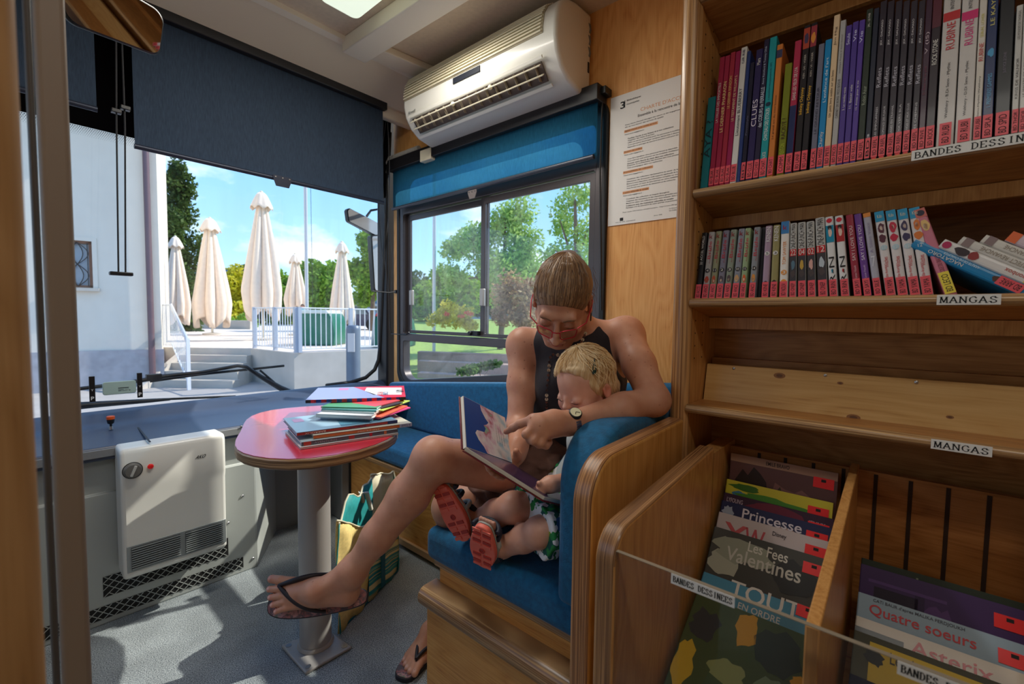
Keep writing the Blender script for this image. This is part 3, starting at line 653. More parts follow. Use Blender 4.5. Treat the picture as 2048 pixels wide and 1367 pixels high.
for r_ in range(30):
    for x_ in (1.18, 1.235):
        mb.lathe([(.0022, 0), (.0022, .0006)], (x_, .4035, 1.02+r_*.032), mat('peg_hole', (50, 30, 18), .8), 6, axis=(0, -1, 0))
ph_ = mb.build('peg_holes', bc); ph_['kind'] = 'stuff'
# serif lettering for the shelf labels: strokes with slab serifs in a 1 x 1 cell
SERIF = {
 'A': ([((.08, 0), (.5, 1)), ((.92, 0), (.5, 1)), ((.25, .35), (.75, .35))], [(.08, 0), (.92, 0)]),
 'B': ([((.2, 0), (.2, 1)), ((.2, 1), (.6, 1), (.8, .88), (.8, .64), (.6, .53), (.2, .53)), ((.6, .53), (.88, .4), (.88, .12), (.65, 0), (.2, 0))], [(.2, 0), (.2, 1)]),
 'D': ([((.2, 0), (.2, 1)), ((.2, 1), (.55, 1), (.85, .78), (.9, .5), (.85, .22), (.55, 0), (.2, 0))], [(.2, 0), (.2, 1)]),
 'E': ([((.2, 0), (.2, 1)), ((.2, 1), (.85, 1), (.85, .8)), ((.2, .52), (.65, .52)), ((.2, 0), (.88, 0), (.88, .22))], [(.2, 0), (.2, 1)]),
 'G': ([((.88, .78), (.7, .98), (.45, 1), (.18, .8), (.1, .5), (.18, .2), (.45, 0), (.72, .03), (.86, .14), (.86, .42))], [(.86, .42)]),
 'I': ([((.5, 0), (.5, 1))], [(.5, 0), (.5, 1)]),
 'M': ([((.1, 0), (.15, 1)), ((.15, 1), (.5, .1)), ((.5, .1), (.85, 1)), ((.85, 1), (.9, 0))], [(.1, 0), (.15, 1), (.85, 1), (.9, 0)]),
 'N': ([((.15, 0), (.15, 1)), ((.15, 1), (.85, 0)), ((.85, 0), (.85, 1))], [(.15, 0), (.15, 1), (.85, 1)]),
 'S': ([((.8, .8), (.66, .98), (.4, 1), (.2, .86), (.2, .68), (.38, .56), (.65, .46), (.84, .32), (.82, .12), (.6, 0), (.32, 0), (.16, .2))], [(.8, .8), (.16, .2)]),
}
def serif_text(mb, s, T, w, h, M):
    n = len(s); cw = w/(n-.15); th = .09*h
    def bar(a, b, t):
        a = V((*a, 0)); b = V((*b, 0)); d = b-a
        if d.length < 1e-6: return
        d.normalize(); q = V((-d.y, d.x, 0))*t; e_ = d*t*.5
        mb.add([T @ p for p in (a-q-e_, b-q+e_, b+q+e_, a+q-e_)], [(0, 1, 2, 3)], M)
    for i, ch in enumerate(s):
        if ch == ' ': continue
        st, sf = SERIF[ch]; f = .86 if ch != 'I' else .5; ox = i*cw+(cw*(1-f)/2 if ch == 'I' else 0)
        P_ = lambda p: (ox+p[0]*cw*f, p[1]*h)
        for l in st:
            for a, b in zip(l, l[1:]): bar(P_(a), P_(b), th*(.55 if abs(a[0]-b[0]) > abs(a[1]-b[1]) else .95))
        for p in sf: a = P_(p); bar((a[0]-.16*cw, a[1]), (a[0]+.16*cw, a[1]), th*.4)
def shelf_label(i, text, xa, ya, xb, yb, z=None, X=1.1275, hgt=.018):
    a = at(xa, ya, X=X); b = at(xb, yb, X=X); zc = SHZ[i]-.0100 if z is None else z; h = hgt
    lb = MB(); lb.box((X, b.y, zc-h/2), (X+.001, a.y, zc+h/2), M_PAPER)
    T = frame((X-.0004, a.y-.004, zc-h*.30), (0, -1, 0), (0, 0, 1)); serif_text(lb, text, T, abs(a.y-b.y)-.008, h*.58, M_INK)
    o = lb.build('shelf_label'); return o
tag(shelf_label(1, 'BANDES DESSINEES', 1823, 310, 2115, 258), 'white BANDES DESSINEES label on the edge of the highest book shelf', 'label')
tag(shelf_label(2, 'MANGAS', 1874, 592, 2003, 590), 'white MANGAS label on the shelf edge directly below the manga row', 'label')
tag(shelf_label(3, 'MANGAS', 1862, 885, 1985, 900), 'white MANGAS label on the shelf edge below the empty pine display board', 'label')
# ================================================================== comic bins in front of the bookcase
bn = thing('comic_bin', 'open wooden comic bin with clear acrylic front and grooved back below the bookcase', 'bin', (.95, -.1, 0))
mb = MB(); pf = rpoly([(.637, 0), (1.127, 0), (1.127, .815), (.637, .775)], [.01, .005, .005, .055], 8); mb.prism(pf, 'Y', .33, .366, ply('ply_y4', 'Y', 420, c1=(190, 142, 94), c2=(104, 68, 42)), Mcap=W_CASE, smooth=True); mb.build('side_panel', bn, bevel=.010, seg=3)
mb = MB(); mb.prism([(1.12, 0), (1.30, 0), (1.30, .80), (1.12, .80)], 'Y', .33, .366, W_CASE); mb.build('side_panel', bn)
MB().prism([(.662, .25), (1.26, .42), (1.26, .40), (.662, .23)], 'Y', -1.2, .33, W_SHELF).build('bin_floor', bn)
MB().box((.648, -1.2, 0), (.662, .33, .30), W_CASE).build('front_board', bn)
mb = MB(); mb.box((1.262, -1.2, .30), (1.275, .33, .79), wood('veneer_bin_back', (186, 126, 70), (164, 106, 54), (134, 82, 40), 'Y'))
mb.build('back_board', bn)
for k in range(24):
    y = .262-k*.0575; MB().box((1.2605, y-.0035, .30), (1.2635, y+.0035, .785), mat('groove', (52, 32, 20), .8)).build('groove', bn)
for y0_ in (.062, -.215, -.49): MB().prism([(.665, .26), (1.27, .30), (1.27, .80), (.665, .735)], 'Y', y0_, y0_+.016, W_CASE, Mcap=W_CASE).build('divider', bn, bevel=.002)
acz = .749
mb = MB(); mb.box((.640, -1.0, .27), (.647, .33, acz), G_ACR); ac_ = mb.build('acrylic_front', bn)
mb = MB(); mb.box((.640, -1.0, acz+.0003), (.647, .33, acz+.0012), mat('acrylic_edge', (150, 138, 120), .25)); mb.build('edge', ac_)
def acr_label(text, xa, xb):
    a = at(xa, 1155, X=.639); b = at(xb, 1190, X=.639)
    T = frame((.6385, a.y-.003, acz-.010), (0, -1, 0), (0, 0, 1)); lb = MB(); lb.box((.6388, b.y, acz-.014), (.6395, a.y, acz+.001), M_PAPER); serif_text(lb, text, T, abs(a.y-b.y)-.006, .008, M_INK); return lb.build('bin_label')
tag(acr_label('BANDES DESSINEES', 1342, 1470), 'small white BANDES DESSINEES label on the acrylic edge nearest the padded end panel', 'label')
o = acr_label('BANDES DESSINEES', 1342, 1470); o.location.y = at(1795, 1320, X=.639).y-at(1342, 1150, X=.639).y
tag(o, 'small white BANDES DESSINEES label on the acrylic edge at the bottom right of the view', 'label')
# ================================================================== table
M_RED = mat('red_laminate', (206, 44, 62), .22, spec=.6, coat=.5)
tb = thing('pedestal_table', 'red topped pedestal table with plywood edge and a grey steel column bolted to the floor', 'table', (.687, 1.456, 0))
ZT = .735
tp = [(464.5, 893), (467, 878), (475, 869), (482, 862), (483.5, 854), (485, 846), (490, 838), (498, 831), (515, 824), (539, 818.5), (570, 814.5), (605, 811.5), (643, 809.5), (680, 808.5), (715, 809), (745, 813), (770, 822), (787, 836), (796, 851), (798, 861), (796, 868), (782, 877), (756, 889), (722, 900), (671, 912), (620, 918), (573, 920), (534, 918), (500, 912), (482, 906), (471, 900)]
tpo = [(at(x, y, Z=ZT).x, at(x, y, Z=ZT).y) for x, y in tp]
for _ in range(2):   # smooth the outline
    tpo = [tuple(.5*tpo[i][k]+.25*(tpo[i-1][k]+tpo[(i+1) % len(tpo)][k]) for k in (0, 1)) for i in range(len(tpo))]
mb = MB(); mb.prism(tpo, 'Z', ZT-.032, ZT-.001, ply('ply_z5', 'Z', 420, c1=(190, 152, 110), c2=(104, 72, 48)), smooth=False); te = mb.build('table_edge', tb, bevel=.006, seg=3)
tin = [(p[0]+(.66-p[0])*.012, p[1]+(1.5-p[1])*.012) for p in tpo]
MB().prism(tin, 'Z', ZT-.002, ZT, M_RED).build('tabletop', tb)
lx, ly = .687, 1.456
MB().lathe([(.0500, .01), (.0500, ZT-.035)], (lx, ly, 0), M_SILV, 40).build('column', tb)
MB().lathe([(.058, .012), (.055, .018), (.052, .022)], (lx, ly, 0), M_SILV, 32).build('weld_bead', tb)
c4 = [at(562, 1290, Z=.01), at(611, 1345, Z=.01), at(704, 1292, Z=.01), at(650, 1253, Z=.01)]
cc_ = sum((V((p.x, p.y, 0)) for p in c4), V())/4
mb = MB(); mb.prism([(p.x, p.y) for p in c4], 'Z', .0005, .011, M_SILV); pl_ = mb.build('base_plate', tb, bevel=.004)
for p in c4:
    q = V((p.x, p.y, 0)).lerp(cc_, .22); MB().lathe([(.009, .011), (.009, .0125), (.004, .0125), (.004, .0118)], q, M_STEEL, 16).build('bolt', pl_)
# ================================================================== heater
ht = thing('electric_heater', 'white wall heater with round dial, red lamp and louvred outlet under the dashboard', 'heater', (.42, 2.05, .2))
hx0 = at(248, 1100, Y=2.0).x-.002; hx1 = at(454, 1000, Y=2.0).x
hz1 = .648; hz0 = .182
prof = [(2.112, hz0+.006), (2.02, hz0), (2.006, hz0+.01), (2.006, .47), (2.0, .50), (2.0, hz1-.02), (2.012, hz1), (2.112, hz1)]
mb = MB(); mb.prism(prof, 'X', hx0, hx1, M_WHITE); hb = mb.build('casing', ht, bevel=.012, seg=4)
def hp(x, y, Y=2.0): return at(x, y, Y=Y)
k0 = hp(265, 940); MB().lathe([(.0265, 0), (.0265, .003), (.022, .006), (.0215, .014), (.0, .015)], k0, mat('dial_dark', (112, 110, 106), .4), 32, axis=(0, -1, 0)).build('dial', ht)
MB().lathe([(.0285, 0), (.0285, .002)], k0, M_BLKP, 32, axis=(0, -1, 0)).build('dial_ring', ht)
T = frame(k0+V((0, -.015, 0)), (.4, 0, 1), (-1, 0, .4)); MB().box((-.018, -.004, -.002), (.019, .0035, .006), mat('dial_grey', (196, 196, 190), .4), T).build('dial_grip', ht, bevel=.001)
k1 = hp(301, 932); MB().lathe([(.009, 0), (.009, .003), (.006, .006)], k1, mat('red_lamp', (200, 24, 24), .2, emit=.15), 20, axis=(0, -1, 0)).build('indicator_lamp', ht)
mb = MB(); a = hp(390, 918, 1.9985); mb.text('AKO', frame(a, (1, 0, 0), (0, 0, 1)) @ Matrix(((1, .55, 0, 0), (0, 1, 0, 0), (0, 0, 1, 0), (0, 0, 0, 1))), .031, .013, M_INK, .015); mb.build('badge', ht)
g0 = hp(258, 1098, 2.004); g1 = hp(447, 1040, 2.004); g2 = hp(257, 1142, 2.004); gz1 = (g0.z+g1.z)/2; gz0 = g2.z
MLV = mat('louvre_grey', (156, 162, 162), .4, metal=.3)
mb = MB(); mb.box((g0.x-.006, 2.0025, gz0-.007), (g1.x+.008, 2.0065, gz1+.006), MLV); mb.build('outlet_frame', ht, bevel=.001)
xm = (g0.x+g1.x)/2+.01
for xa, xb in ((g0.x+.006, xm-.008), (xm+.008, g1.x-.004)):
    mb = MB(); mb.box((xa, 1.9995, gz0), (xb, 2.003, gz1), mat('louvre_dark', (62, 64, 66), .6)); lvp = mb.build('louvre_opening', ht)
    for k in range(10):
        z = gz0+(gz1-gz0)*(k+.5)/10; MB().box((xa, 1.996, z-.0012), (xb, 2.0025, z+.0018), MLV).build('slat', lvp)
# vent grilles of expanded metal in the front wall
def mesh_grille(c, label):
    t = thing('vent_grille', label, 'grille', tuple((c[0]+c[2])/2), 'expanded metal grilles under the heater')
    mb = MB(); mb.quad(c, mat('vent_black', (18, 17, 17), .8)); mb.build('opening', t)
    L_ = (c[1]-c[0]).length; H = (c[3]-c[0]).length; mb = MB(); ex = (c[1]-c[0]).normalized(); ez = (c[3]-c[0]).normalized(); step = .030; rise = .013; n = int(H/rise)+2
    for k in range(-int(H/rise)-1, int(L_/step)+2):
        for sgn in (1, -1):
            for j in range(int(H/rise)+1):
                u0 = (k+sgn*j*.5)*step; u1 = u0+sgn*.5*step; z0 = j*rise; z1 = min(H, z0+rise)
                u1 = u0+(u1-u0)*(z1-z0)/rise
                if min(u0, u1) < 0 or max(u0, u1) > L_ or z0 >= H: continue
                a = c[0]+ex*u0+ez*z0; b = c[0]+ex*u1+ez*z1; q = ez*.0014
                mb.slab([a-q, b-q, b+q, a+q], (0, -.002, 0), MATS['grey_panel'])
    mb.build('mesh', t)
yv = 2.1165
def vq(x, y): return at(x, y, Y=yv)
a, b = vq(207, 1194), vq(457, 1110); z0 = (a.z+b.z)/2; a2, b2_ = vq(207, 1155), vq(456, 1074); z1 = (a2.z+b2_.z)/2
mesh_grille([V((a.x, yv, z0)), V((b.x, yv, z0)), V((b.x, yv, z1)), V((a.x, yv, z1))], 'upper dark expanded-metal grille just below the white heater')
a, b = vq(184, 1246), vq(487, 1134); z0 = (a.z+b.z)/2; z1 = z0+.047
mesh_grille([V((a.x-.12, yv, z0)), V((b.x, yv, z0)), V((b.x, yv, z1)), V((a.x-.12, yv, z1))], 'lower dark expanded-metal grille close to the floor')
for x_, y_ in ((485, 991), (506, 1116), (456, 1045)):
    q = at(x_, y_, Y=2.117); tag(MB().lathe([(.006, 0), (.005, .003), (.002, .0045)], q, M_STEEL, 10, axis=(0, -1, 0)).build('panel_screw'), 'small screw head in the grey panel right of the heater', 'screw', 'screws of the grey front panel')
# knob on the dashboard
q = at(222, 858, Z=.665); kb = thing('push_knob', 'black and orange knob on a silver stem standing on the dashboard', 'knob', tuple(q))
MB().lathe([(.007, 0), (.006, .012)], q, M_STEEL, 14).build('stem', kb)
MB().lathe([(.004, .012), (.004, .02), (.010, .024), (.012, .034), (.012, .040)], q, M_BLKP, 14).build('knob_body', kb)
MB().lathe([(.013, .040), (.013, .050), (.010, .052)], q, mat('orange_plastic', (226, 88, 20), .4), 14).build('orange_cap', kb)
# toll badge holder on the windscreen
yb_ = 2.47
q0 = at(205, 790, Y=yb_); q1 = at(271, 760, Y=yb_); th = thing('windscreen_badge', 'pale green plastic badge box between two black strips at the foot of the windscreen', 'badge', tuple(q0))
mb = MB(); mb.prism(rrect(q0.x, q0.z, q1.x, q1.z+.002, .008), 'Y', yb_-.012, yb_-.001, mat('pale_green', (176, 200, 190), .45)); bb = mb.build('box', th, bevel=.002)
mb = MB(); 

for k, (u_, w_, h_) in enumerate(((.048, .034, .003), (.048, .018, .0016), (.069, .014, .001), (.048, .010, .002), (.060, .018, .001), (.082, .005, .002))):
    zz_ = q0.z+(.024, .018, .018, .013, .013, .013)[k]; mb.box((q0.x+u_, yb_-.0126, zz_), (q0.x+u_+w_, yb_-.0122, zz_+h_), M_INK)
mb.build('print', bb)
for xa, ya, yb2 in ((185, 803, 752), (280, 794, 745)):
    a = at(xa, ya, Y=yb_); b = at(xa, yb2, Y=yb_); mb = MB(); mb.box((a.x-.009, yb_-.006, a.z), (a.x+.009, yb_, b.z), M_BLKP); st = mb.build('strip', th, bevel=.001)
    mb = MB(); mb.text('P', frame((a.x-.005, yb_-.0065, a.z+.008), (1, 0, 0), (0, 0, 1)), .010, .014, M_PAPER, .03); mb.text('Y', frame((a.x-.004, yb_-.0065, a.z+.044), (1, 0, 0), (0, 0, 1)), .008, .008, M_PAPER); mb.build('lettering', st)
# ================================================================== poster
c0 = at(1222, 197, X=XW-.003); c1 = at(1220, 452, X=XW-.003)
pw = .40; ph = c0.z-c1.z
ps = thing('poster', 'white printed library charter with orange highlighted headings taped on the wooden wall', 'poster', tuple(c0))
PX = XW-.003
mb = MB(); mb.box((PX-.0008, c0.y-pw, c0.z-ph), (PX, c0.y, c0.z), M_PAPER); sh_ = mb.build('sheet', ps)
sc_ = ph/1117.0      # one unit of the zoomed reading
def ptext(s, u, v, w, h, M, bold=0): 
    T = frame((PX-.0012, c0.y-u*sc_, c0.z-v*sc_), (0, -1, 0), (0, 0, 1)); pm.text(s, T, w*sc_, h*sc_, M, bold)
pm = MB(); M_OR = mat('orange_ink', (224, 160, 110), .7); M_GI = mat('grey_ink', (70, 70, 74), .7)
pm.box((PX-.0012, c0.y-.062*1, c0.z-.052), (PX-.0011, c0.y-.059, c0.z-.025), M_INK)
ptext('3', 95, 122, 45, 62, M_INK, .02); ptext('Bibliothèques', 155, 75, 130, 18, M_INK, .02); ptext('municipales', 155, 105, 115, 16, M_INK, .02)
ptext("CHARTE D'ACCUEIL", 285, 190, 420, 30, M_OR); ptext('Ensemble à la rencontre de la culture', 262, 232, 460, 22, M_INK, .01)
rows = [(290, "Cette charte d'accueil témoigne des valeurs et des engagements communs", 600, 0), (310, 'afin de vous fournir des services de qualité', 360, 0),
 (345, "Egalité d'accès pour toutes et tous", 300, 2), (375, 'Nous nous engageons à :', 190, 0), (415, "Faciliter l'accès à nos locaux et à nos collections", 420, 1), (435, 'Organiser des visites de groupe', 250, 1), (455, 'Offrir un service à domicile pour les personnes à mobilité réduite', 540, 1), (475, "Vous permettre d'accomplir certaines démarches à distance", 480, 1), (495, 'Répondre au principe de service à moindre coût pour les usagers', 530, 1),
 (530, 'Respect des publics', 170, 2), (558, 'Nous nous engageons à :', 190, 0), (598, "Vous faire bénéficier d'un personnel formé et disponible", 460, 1), (618, "Vous informer avec précision sur les modalités d'utilisation de nos services", 600, 1), (638, 'Garantir votre liberté de choix dans nos collections', 430, 1), (658, 'Respecter la confidentialité des données que vous possédons', 500, 1), (678, 'Vous accompagner dans vos recherches', 330, 1),
 (712, 'Encyclopédisme des collections', 270, 2), (740, 'Nous nous engageons à :', 190, 0), (780, 'Constituer des collections représentatives du savoir, de la connaissance', 580, 1), (800, 'Sélectionner des documents multi supports significatifs de la production', 560, 1), (820, 'Mettre à votre disposition une information complète sur nos collections', 560, 1), (840, 'Vous proposer un choix de liens Internet sur notre médiathèque', 500, 1), (860, 'Vous former aux systèmes de classement et de recherche', 450, 1),
 (893, 'L\'action culturelle et sociale', 240, 2), (922, 'Nous nous engageons à :', 190, 0), (955, 'Constituer des collections en langues étrangères', 400, 1), (975, 'Organiser des animations et des expositions gratuites pour tous', 520, 1), (995, 'Mettre en valeur nos collections pour vous orienter dans vos choix', 540, 1), (1015, 'Collaborer avec des institutions culturelles et sociales', 440, 1), (1035, 'Participer à la vie associative de votre quartier et promouvoir la lecture', 560, 1)]
rows = [(int(v*.955), s, w, k) for v, s, w, k in rows]
for v, s, w_, k in rows:
    if k == 2: pm.box((PX-.0011, c0.y-(140+w_)*sc_, c0.z-(v+6)*sc_), (PX-.0010, c0.y-138*sc_, c0.z-(v-17)*sc_), M_OR)
    ptext(s, {0: 145, 1: 175, 2: 145}[k], v, w_*.95, 13 if k != 2 else 14, M_INK if k == 2 else M_GI, .015)
ptext('Pour toute information complémentaire : http://www.ville-ge.ch/bmu', 145, 1022, 540, 13, M_GI); ptext('La Direction', 560, 1045, 80, 10, M_GI); ptext('Les Collaborateurs', 560, 1062, 110, 10, M_GI); ptext('janvier 2008', 430, 1085, 70, 10, M_GI)
ptext('VILLE DE GENEVE', 75, 1098, 190, 8, M_GI)
pm.box((PX-.0012, c0.y-150*sc_, c0.z-1085*sc_), (PX-.0011, c0.y-118*sc_, c0.z-1058*sc_), M_INK); pm.build('print', sh_)
# ================================================================== shopping bag on the floor
def bag():
    t = thing('shopping_bag', 'yellow and turquoise striped woven shopping bag standing on the floor behind the table column', 'bag', (.95, 1.6, 0))
    YEL = mat('bag_yellow', (232, 206, 132), .7, noise=.12, nscale=90); TUR = mat('bag_turquoise', (40, 150, 150), .6, noise=.1, nscale=60); CRM = mat('bag_cream', (222, 214, 184), .6); DT = mat('bag_teal_dark', (10, 92, 110), .6)
    # striped side panels
    def stripes(name):
        M = bpy.data.materials.new(name); M.use_nodes = True; tt = M.node_tree; b = tt.nodes['Principled BSDF']; L = tt.links.new
        tcn = tt.nodes.new('ShaderNodeTexCoord'); mp = tt.nodes.new('ShaderNodeMapping'); mp.inputs['Rotation'].default_value = (0, radians(0), radians(0)); mp.inputs['Scale'].default_value = (9, 9, 22)
        L(tcn.outputs['Object'], mp.inputs[0]); s_ = tt.nodes.new('ShaderNodeSeparateXYZ'); L(mp.outputs[0], s_.inputs[0])
        ad = tt.nodes.new('ShaderNodeMath'); ad.operation = 'ADD'; L(s_.outputs['Y'], ad.inputs[0]); L(s_.outputs['Z'], ad.inputs[1])
        n = tt.nodes.new('ShaderNodeTexNoise'); n.noise_dimensions = '1D'; n.inputs['Scale'].default_value = 1.5; n.inputs['Detail'].default_value = 3; L(ad.outputs[0], n.inputs['W'])
        r = ramp(tt, [(.3, (226, 214, 160)), (.44, (228, 196, 110)), (.47, (30, 140, 150)), (.53, (40, 160, 150)), (.56, (226, 204, 124)), (.61, (20, 110, 124)), (.7, (120, 190, 170))]); r.color_ramp.interpolation = 'CONSTANT'
        L(n.outputs['Fac'], r.inputs[0]); L(r.outputs[0], b.inputs['Base Color']); b.inputs['Roughness'].default_value = .5; return M
    ST = stripes('bag_stripes')
    A = at(676, 1268, Z=.005); B = at(796, 1142, Z=.005); d = (B-A); d.z = 0; Lg = d.length; d.normalize(); n = at(742, 952, Z=.43)-A; n.z = 0; Wd = n.length; n.normalize()
    if n.x > 0: pass
    H = .30
    def wall(o_, dx, length, h0, h1, M, name, bulge, Mi=None, rag=.0, n_=14):
        vs = []; m_ = 8
        for i in range(n_+1):
            f = i/n_
            top = h0+(h1-h0)*f + rag*(.5*sin(f*7)+.35*sin(f*15+1))
            for j in range(m_+1):
                g = j/m_; out = bulge*sin(pi*g)*sin(pi*f)+.006*sin(f*11+g*6)
                vs.append(o_+dx*(length*f)+V((0, 0, top*g))+dx.cross(V((0, 0, 1)))*out)
        fs = [(i*(m_+1)+j, (i+1)*(m_+1)+j, (i+1)*(m_+1)+j+1, i*(m_+1)+j+1) for i in range(n_) for j in range(m_)]
        mb = MB(); mb.add(vs, fs, M, True); o = mb.build(name, t); s_ = o.modifiers.new('s', 'SOLIDIFY'); s_.thickness = .0025; s_.offset = -1
        # bound hem
        mb = MB(); mb.tube([vs[i*(m_+1)+m_] for i in range(n_+1)], .0035, CRM, 6); mb.build('hem', o)
    wall(A, d, Lg*.45, .405, .30, YEL, 'side_panel', .004, rag=.006); wall(A+d*Lg*.45, d, Lg*.55, .30, .20, ST, 'striped_side_panel', .004)
    wall(A+n*Wd, d, Lg*.48, .43, .38, CRM, 'side_panel', -.006, rag=.006)
    wall(A+n*Wd, -n, Wd, .43, .405, TUR, 'end_panel', .012, rag=-.04, n_=12)
    E_ = A+n*Wd+d*Lg*.48; wall(B, (E_-B).normalized(), (E_-B).length, .20, .38, TUR, 'end_panel', .006, rag=.01, n_=8)
    MB().slab([A, B, E_, A+n*Wd], (0, 0, .003), DT).build('bottom', t)
    hd = MB(); p0 = A+n*Wd*.72+d*.0+V((0, 0, .36)); hd.tube([p0, p0+V((0, 0, .05))-n*.03, p0+d*.06-n*.06+V((0, 0, .035)), p0+d*.10-n*.08+V((0, 0, -.04))], .009, mat('bag_handle', (226, 222, 208), .5), 8); hd.build('handle', t)
    hd = MB(); p0 = B+V((0, 0, .20)); hd.tube([p0-d*.02, p0+V((0, 0, .04)), p0+d*.02+n*.05+V((0, 0, .05)), p0+n*.10+V((0, 0, .03))], .008, MATS['bag_handle'], 8); hd.build('handle', t)
    hd = MB(); a = A+d*Lg*.62; o2 = V((d.y, -d.x, 0))*.0125; hd.slab([a+o2+V((0, 0, .02)), a+d*.028+o2+V((0, 0, .02)), a+d*.028+o2+V((0, 0, .20)), a+o2+V((0, 0, .20))], V((d.y, -d.x, 0))*.003, DT); hd.build('strap', t)
bag()
# ================================================================== outside
GZ, TZ = -.40, .34
F0 = V((FW.x, FW.y, 0)).normalized(); R0 = V((F0.y, -F0.x, 0))
def ext(x, D, z):
    """outside point: photo column, distance ahead, height"""
    p = at(x, 632, D=D); p.z = z; return p
def ez(x, y, D): return at(x, y, D=D).z
M_ASPH = mat('asphalt', (172, 166, 162), .9, noise=.06, nscale=3); M_CONC = mat('concrete', (196, 188, 178), .9, noise=.08, nscale=2.5); M_STEP = mat('step_concrete', (186, 178, 168), .9, noise=.06, nscale=4)
M_TERR = mat('terrace_paving', (226, 212, 200), .85, noise=.05, nscale=2); M_GRASS = mat('grass', (146, 172, 84), .9, noise=.2, nscale=8, bump=.5, bscale=60)
o = MB().box((-60, 2.75, GZ-.05), (90, 160, GZ), M_ASPH).build('street'); struct(o)
K = at(588, 705, Z=TZ); K.z = TZ; Rr = at(783, 697, Z=TZ); dR = (Rr-K); dR.z = 0; dR.normalize()
Sr = at(500, 696, Z=TZ); Sl = at(372, 698, Z=TZ); Sl = V((Sl.x, Sl.y, TZ)); Sr.z = TZ
Dt = (Sr-CAM).dot(F0)
Sl = ext(374, Dt, TZ); Sr = ext(500, Dt, TZ)
LK = (Rr-K).length+.25; Kf = K+dR*LK
Bl = ext(318, Dt-.05, TZ)
far = [ext(800, 34, TZ), ext(290, 34, TZ), ext(300, Dt, TZ)]
mb = MB(); pl = [K, Kf]+far+[Sl, Sr]; mb.prism([(p.x, p.y) for p in pl], 'Z', GZ, TZ-.012, M_CONC); o = mb.build('terrace_wall'); tag(o, 'grey concrete retaining wall carrying the railing beside the outdoor steps', 'wall')
mb = MB(); mb.prism([(p.x, p.y) for p in pl], 'Z', TZ-.012, TZ, M_TERR); o = mb.build('terrace_floor'); struct(o)
st = thing('outdoor_steps', 'flight of pale concrete steps climbing to the terrace beside the white house', 'steps', tuple(ext(437, Dt-.5, GZ)))
for i in range(1, 5):
    z1 = TZ-i*(TZ-GZ)/5; D1 = Dt-.25*i
    a = ext(374, Dt, 0); b = ext(500, Dt, 0)
    pa = [a-F0*.25*i, b-F0*.25*i+R0*.05*i, b-F0*.25*(i-1)+R0*.05*i, a-F0*.25*(i-1)]
    MB().prism([(p.x, p.y) for p in pa], 'Z', GZ, z1, M_STEP).build('step', st)
a = ext(320, Dt, 0); b = ext(374, Dt, 0)
mb = MB(); pA = [b-F0*1.35, b-F0*1.35-R0*.10, b+F0*.1-R0*.10, b+F0*.1]
zz = lambda i: TZ-.02
mb.add([V((pA[0].x, pA[0].y, GZ)), V((pA[1].x, pA[1].y, GZ)), V((pA[2].x, pA[2].y, GZ)), V((pA[3].x, pA[3].y, GZ)), V((pA[0].x, pA[0].y, GZ+.02)), V((pA[1].x, pA[1].y, GZ+.02)), V((pA[2].x, pA[2].y, TZ+.05)), V((pA[3].x, pA[3].y, TZ+.05))],
       [(0, 3, 2, 1), (4, 5, 6, 7), (0, 1, 5, 4), (1, 2, 6, 5), (2, 3, 7, 6), (3, 0, 4, 7)], M_CONC); mb.build('side_wall', st)
# white house
hs = thing('white_house', 'white plastered house wall with barred window and stone plinth left of the outdoor steps', 'house', tuple(ext(240, Dt, GZ)))
M_PL = mat('plaster', (230, 220, 206), .9, noise=.02, nscale=5); M_STN = mat('plinth_stone', (176, 172, 176), .85, noise=.14, nscale=6, bump=.6, bscale=12)
DH = Dt-.75
Hc = ext(322, DH, GZ)
HA = radians(36); HU = R0*cos(HA)+F0*sin(HA); HN = F0*cos(HA)-R0*sin(HA)
def hcol(x):   # distance from the corner along the wall to the wall point seen in a photo column
    e_ = ext(x, 1, GZ)-V((CAM.x, CAM.y, GZ)); q_ = Hc-V((CAM.x, CAM.y, GZ)); t_ = q_.dot(HN)/e_.dot(HN); return (q_-e_*t_).dot(HU)
def hz_(x, y): e_ = at(x, y, D=1)-CAM; q_ = Hc-CAM; return (CAM+e_*(q_.dot(HN)/e_.dot(HN))).z
def HP(u, z, d=0): return Hc-HU*u+HN*d+V((0, 0, z-GZ))
u0 = hcol(189); u1 = hcol(128); wz1_ = hz_(186, 483); wz0_ = hz_(186, 576)
# front wall as strips around the window opening
mb = MB(); zt2 = 7.5
for (ua, ub, za_, zb2) in ((0, u0, GZ, zt2), (u1, 9, GZ, zt2), (u0, u1, GZ, wz0_), (u0, u1, wz1_, zt2)):
    mb.slab([HP(ua, za_), HP(ub, za_), HP(ub, zb2), HP(ua, zb2)], HN*.35, M_PL)
mb.slab([HP(0, GZ, .3), HP(0, GZ, 8), HP(0, zt2, 8), HP(0, zt2, .3)], -HU*.3, M_PL)
mb.build('plaster_wall', hs)
zs = hz_(230, 700)
MB().slab([HP(-.03, GZ, -.04), HP(9, GZ, -.04), HP(9, zs, -.04), HP(-.03, zs, -.04)], HN*.06, M_STN).build('stone_plinth', hs)
wf = MB(); bw = .05; M_BRN = mat('window_brown', (126, 84, 62), .6)
for (ua, ub, za_, zb2) in ((u0, u0+bw, wz0_, wz1_), (u1-bw, u1, wz0_, wz1_), (u0, u1, wz0_, wz0_+bw), (u0, u1, wz1_-bw, wz1_)):
    wf.slab([HP(ua, za_, .02), HP(ub, za_, .02), HP(ub, zb2, .02), HP(ua, zb2, .02)], HN*.1, M_BRN)
wfo = wf.build('house_window', hs)
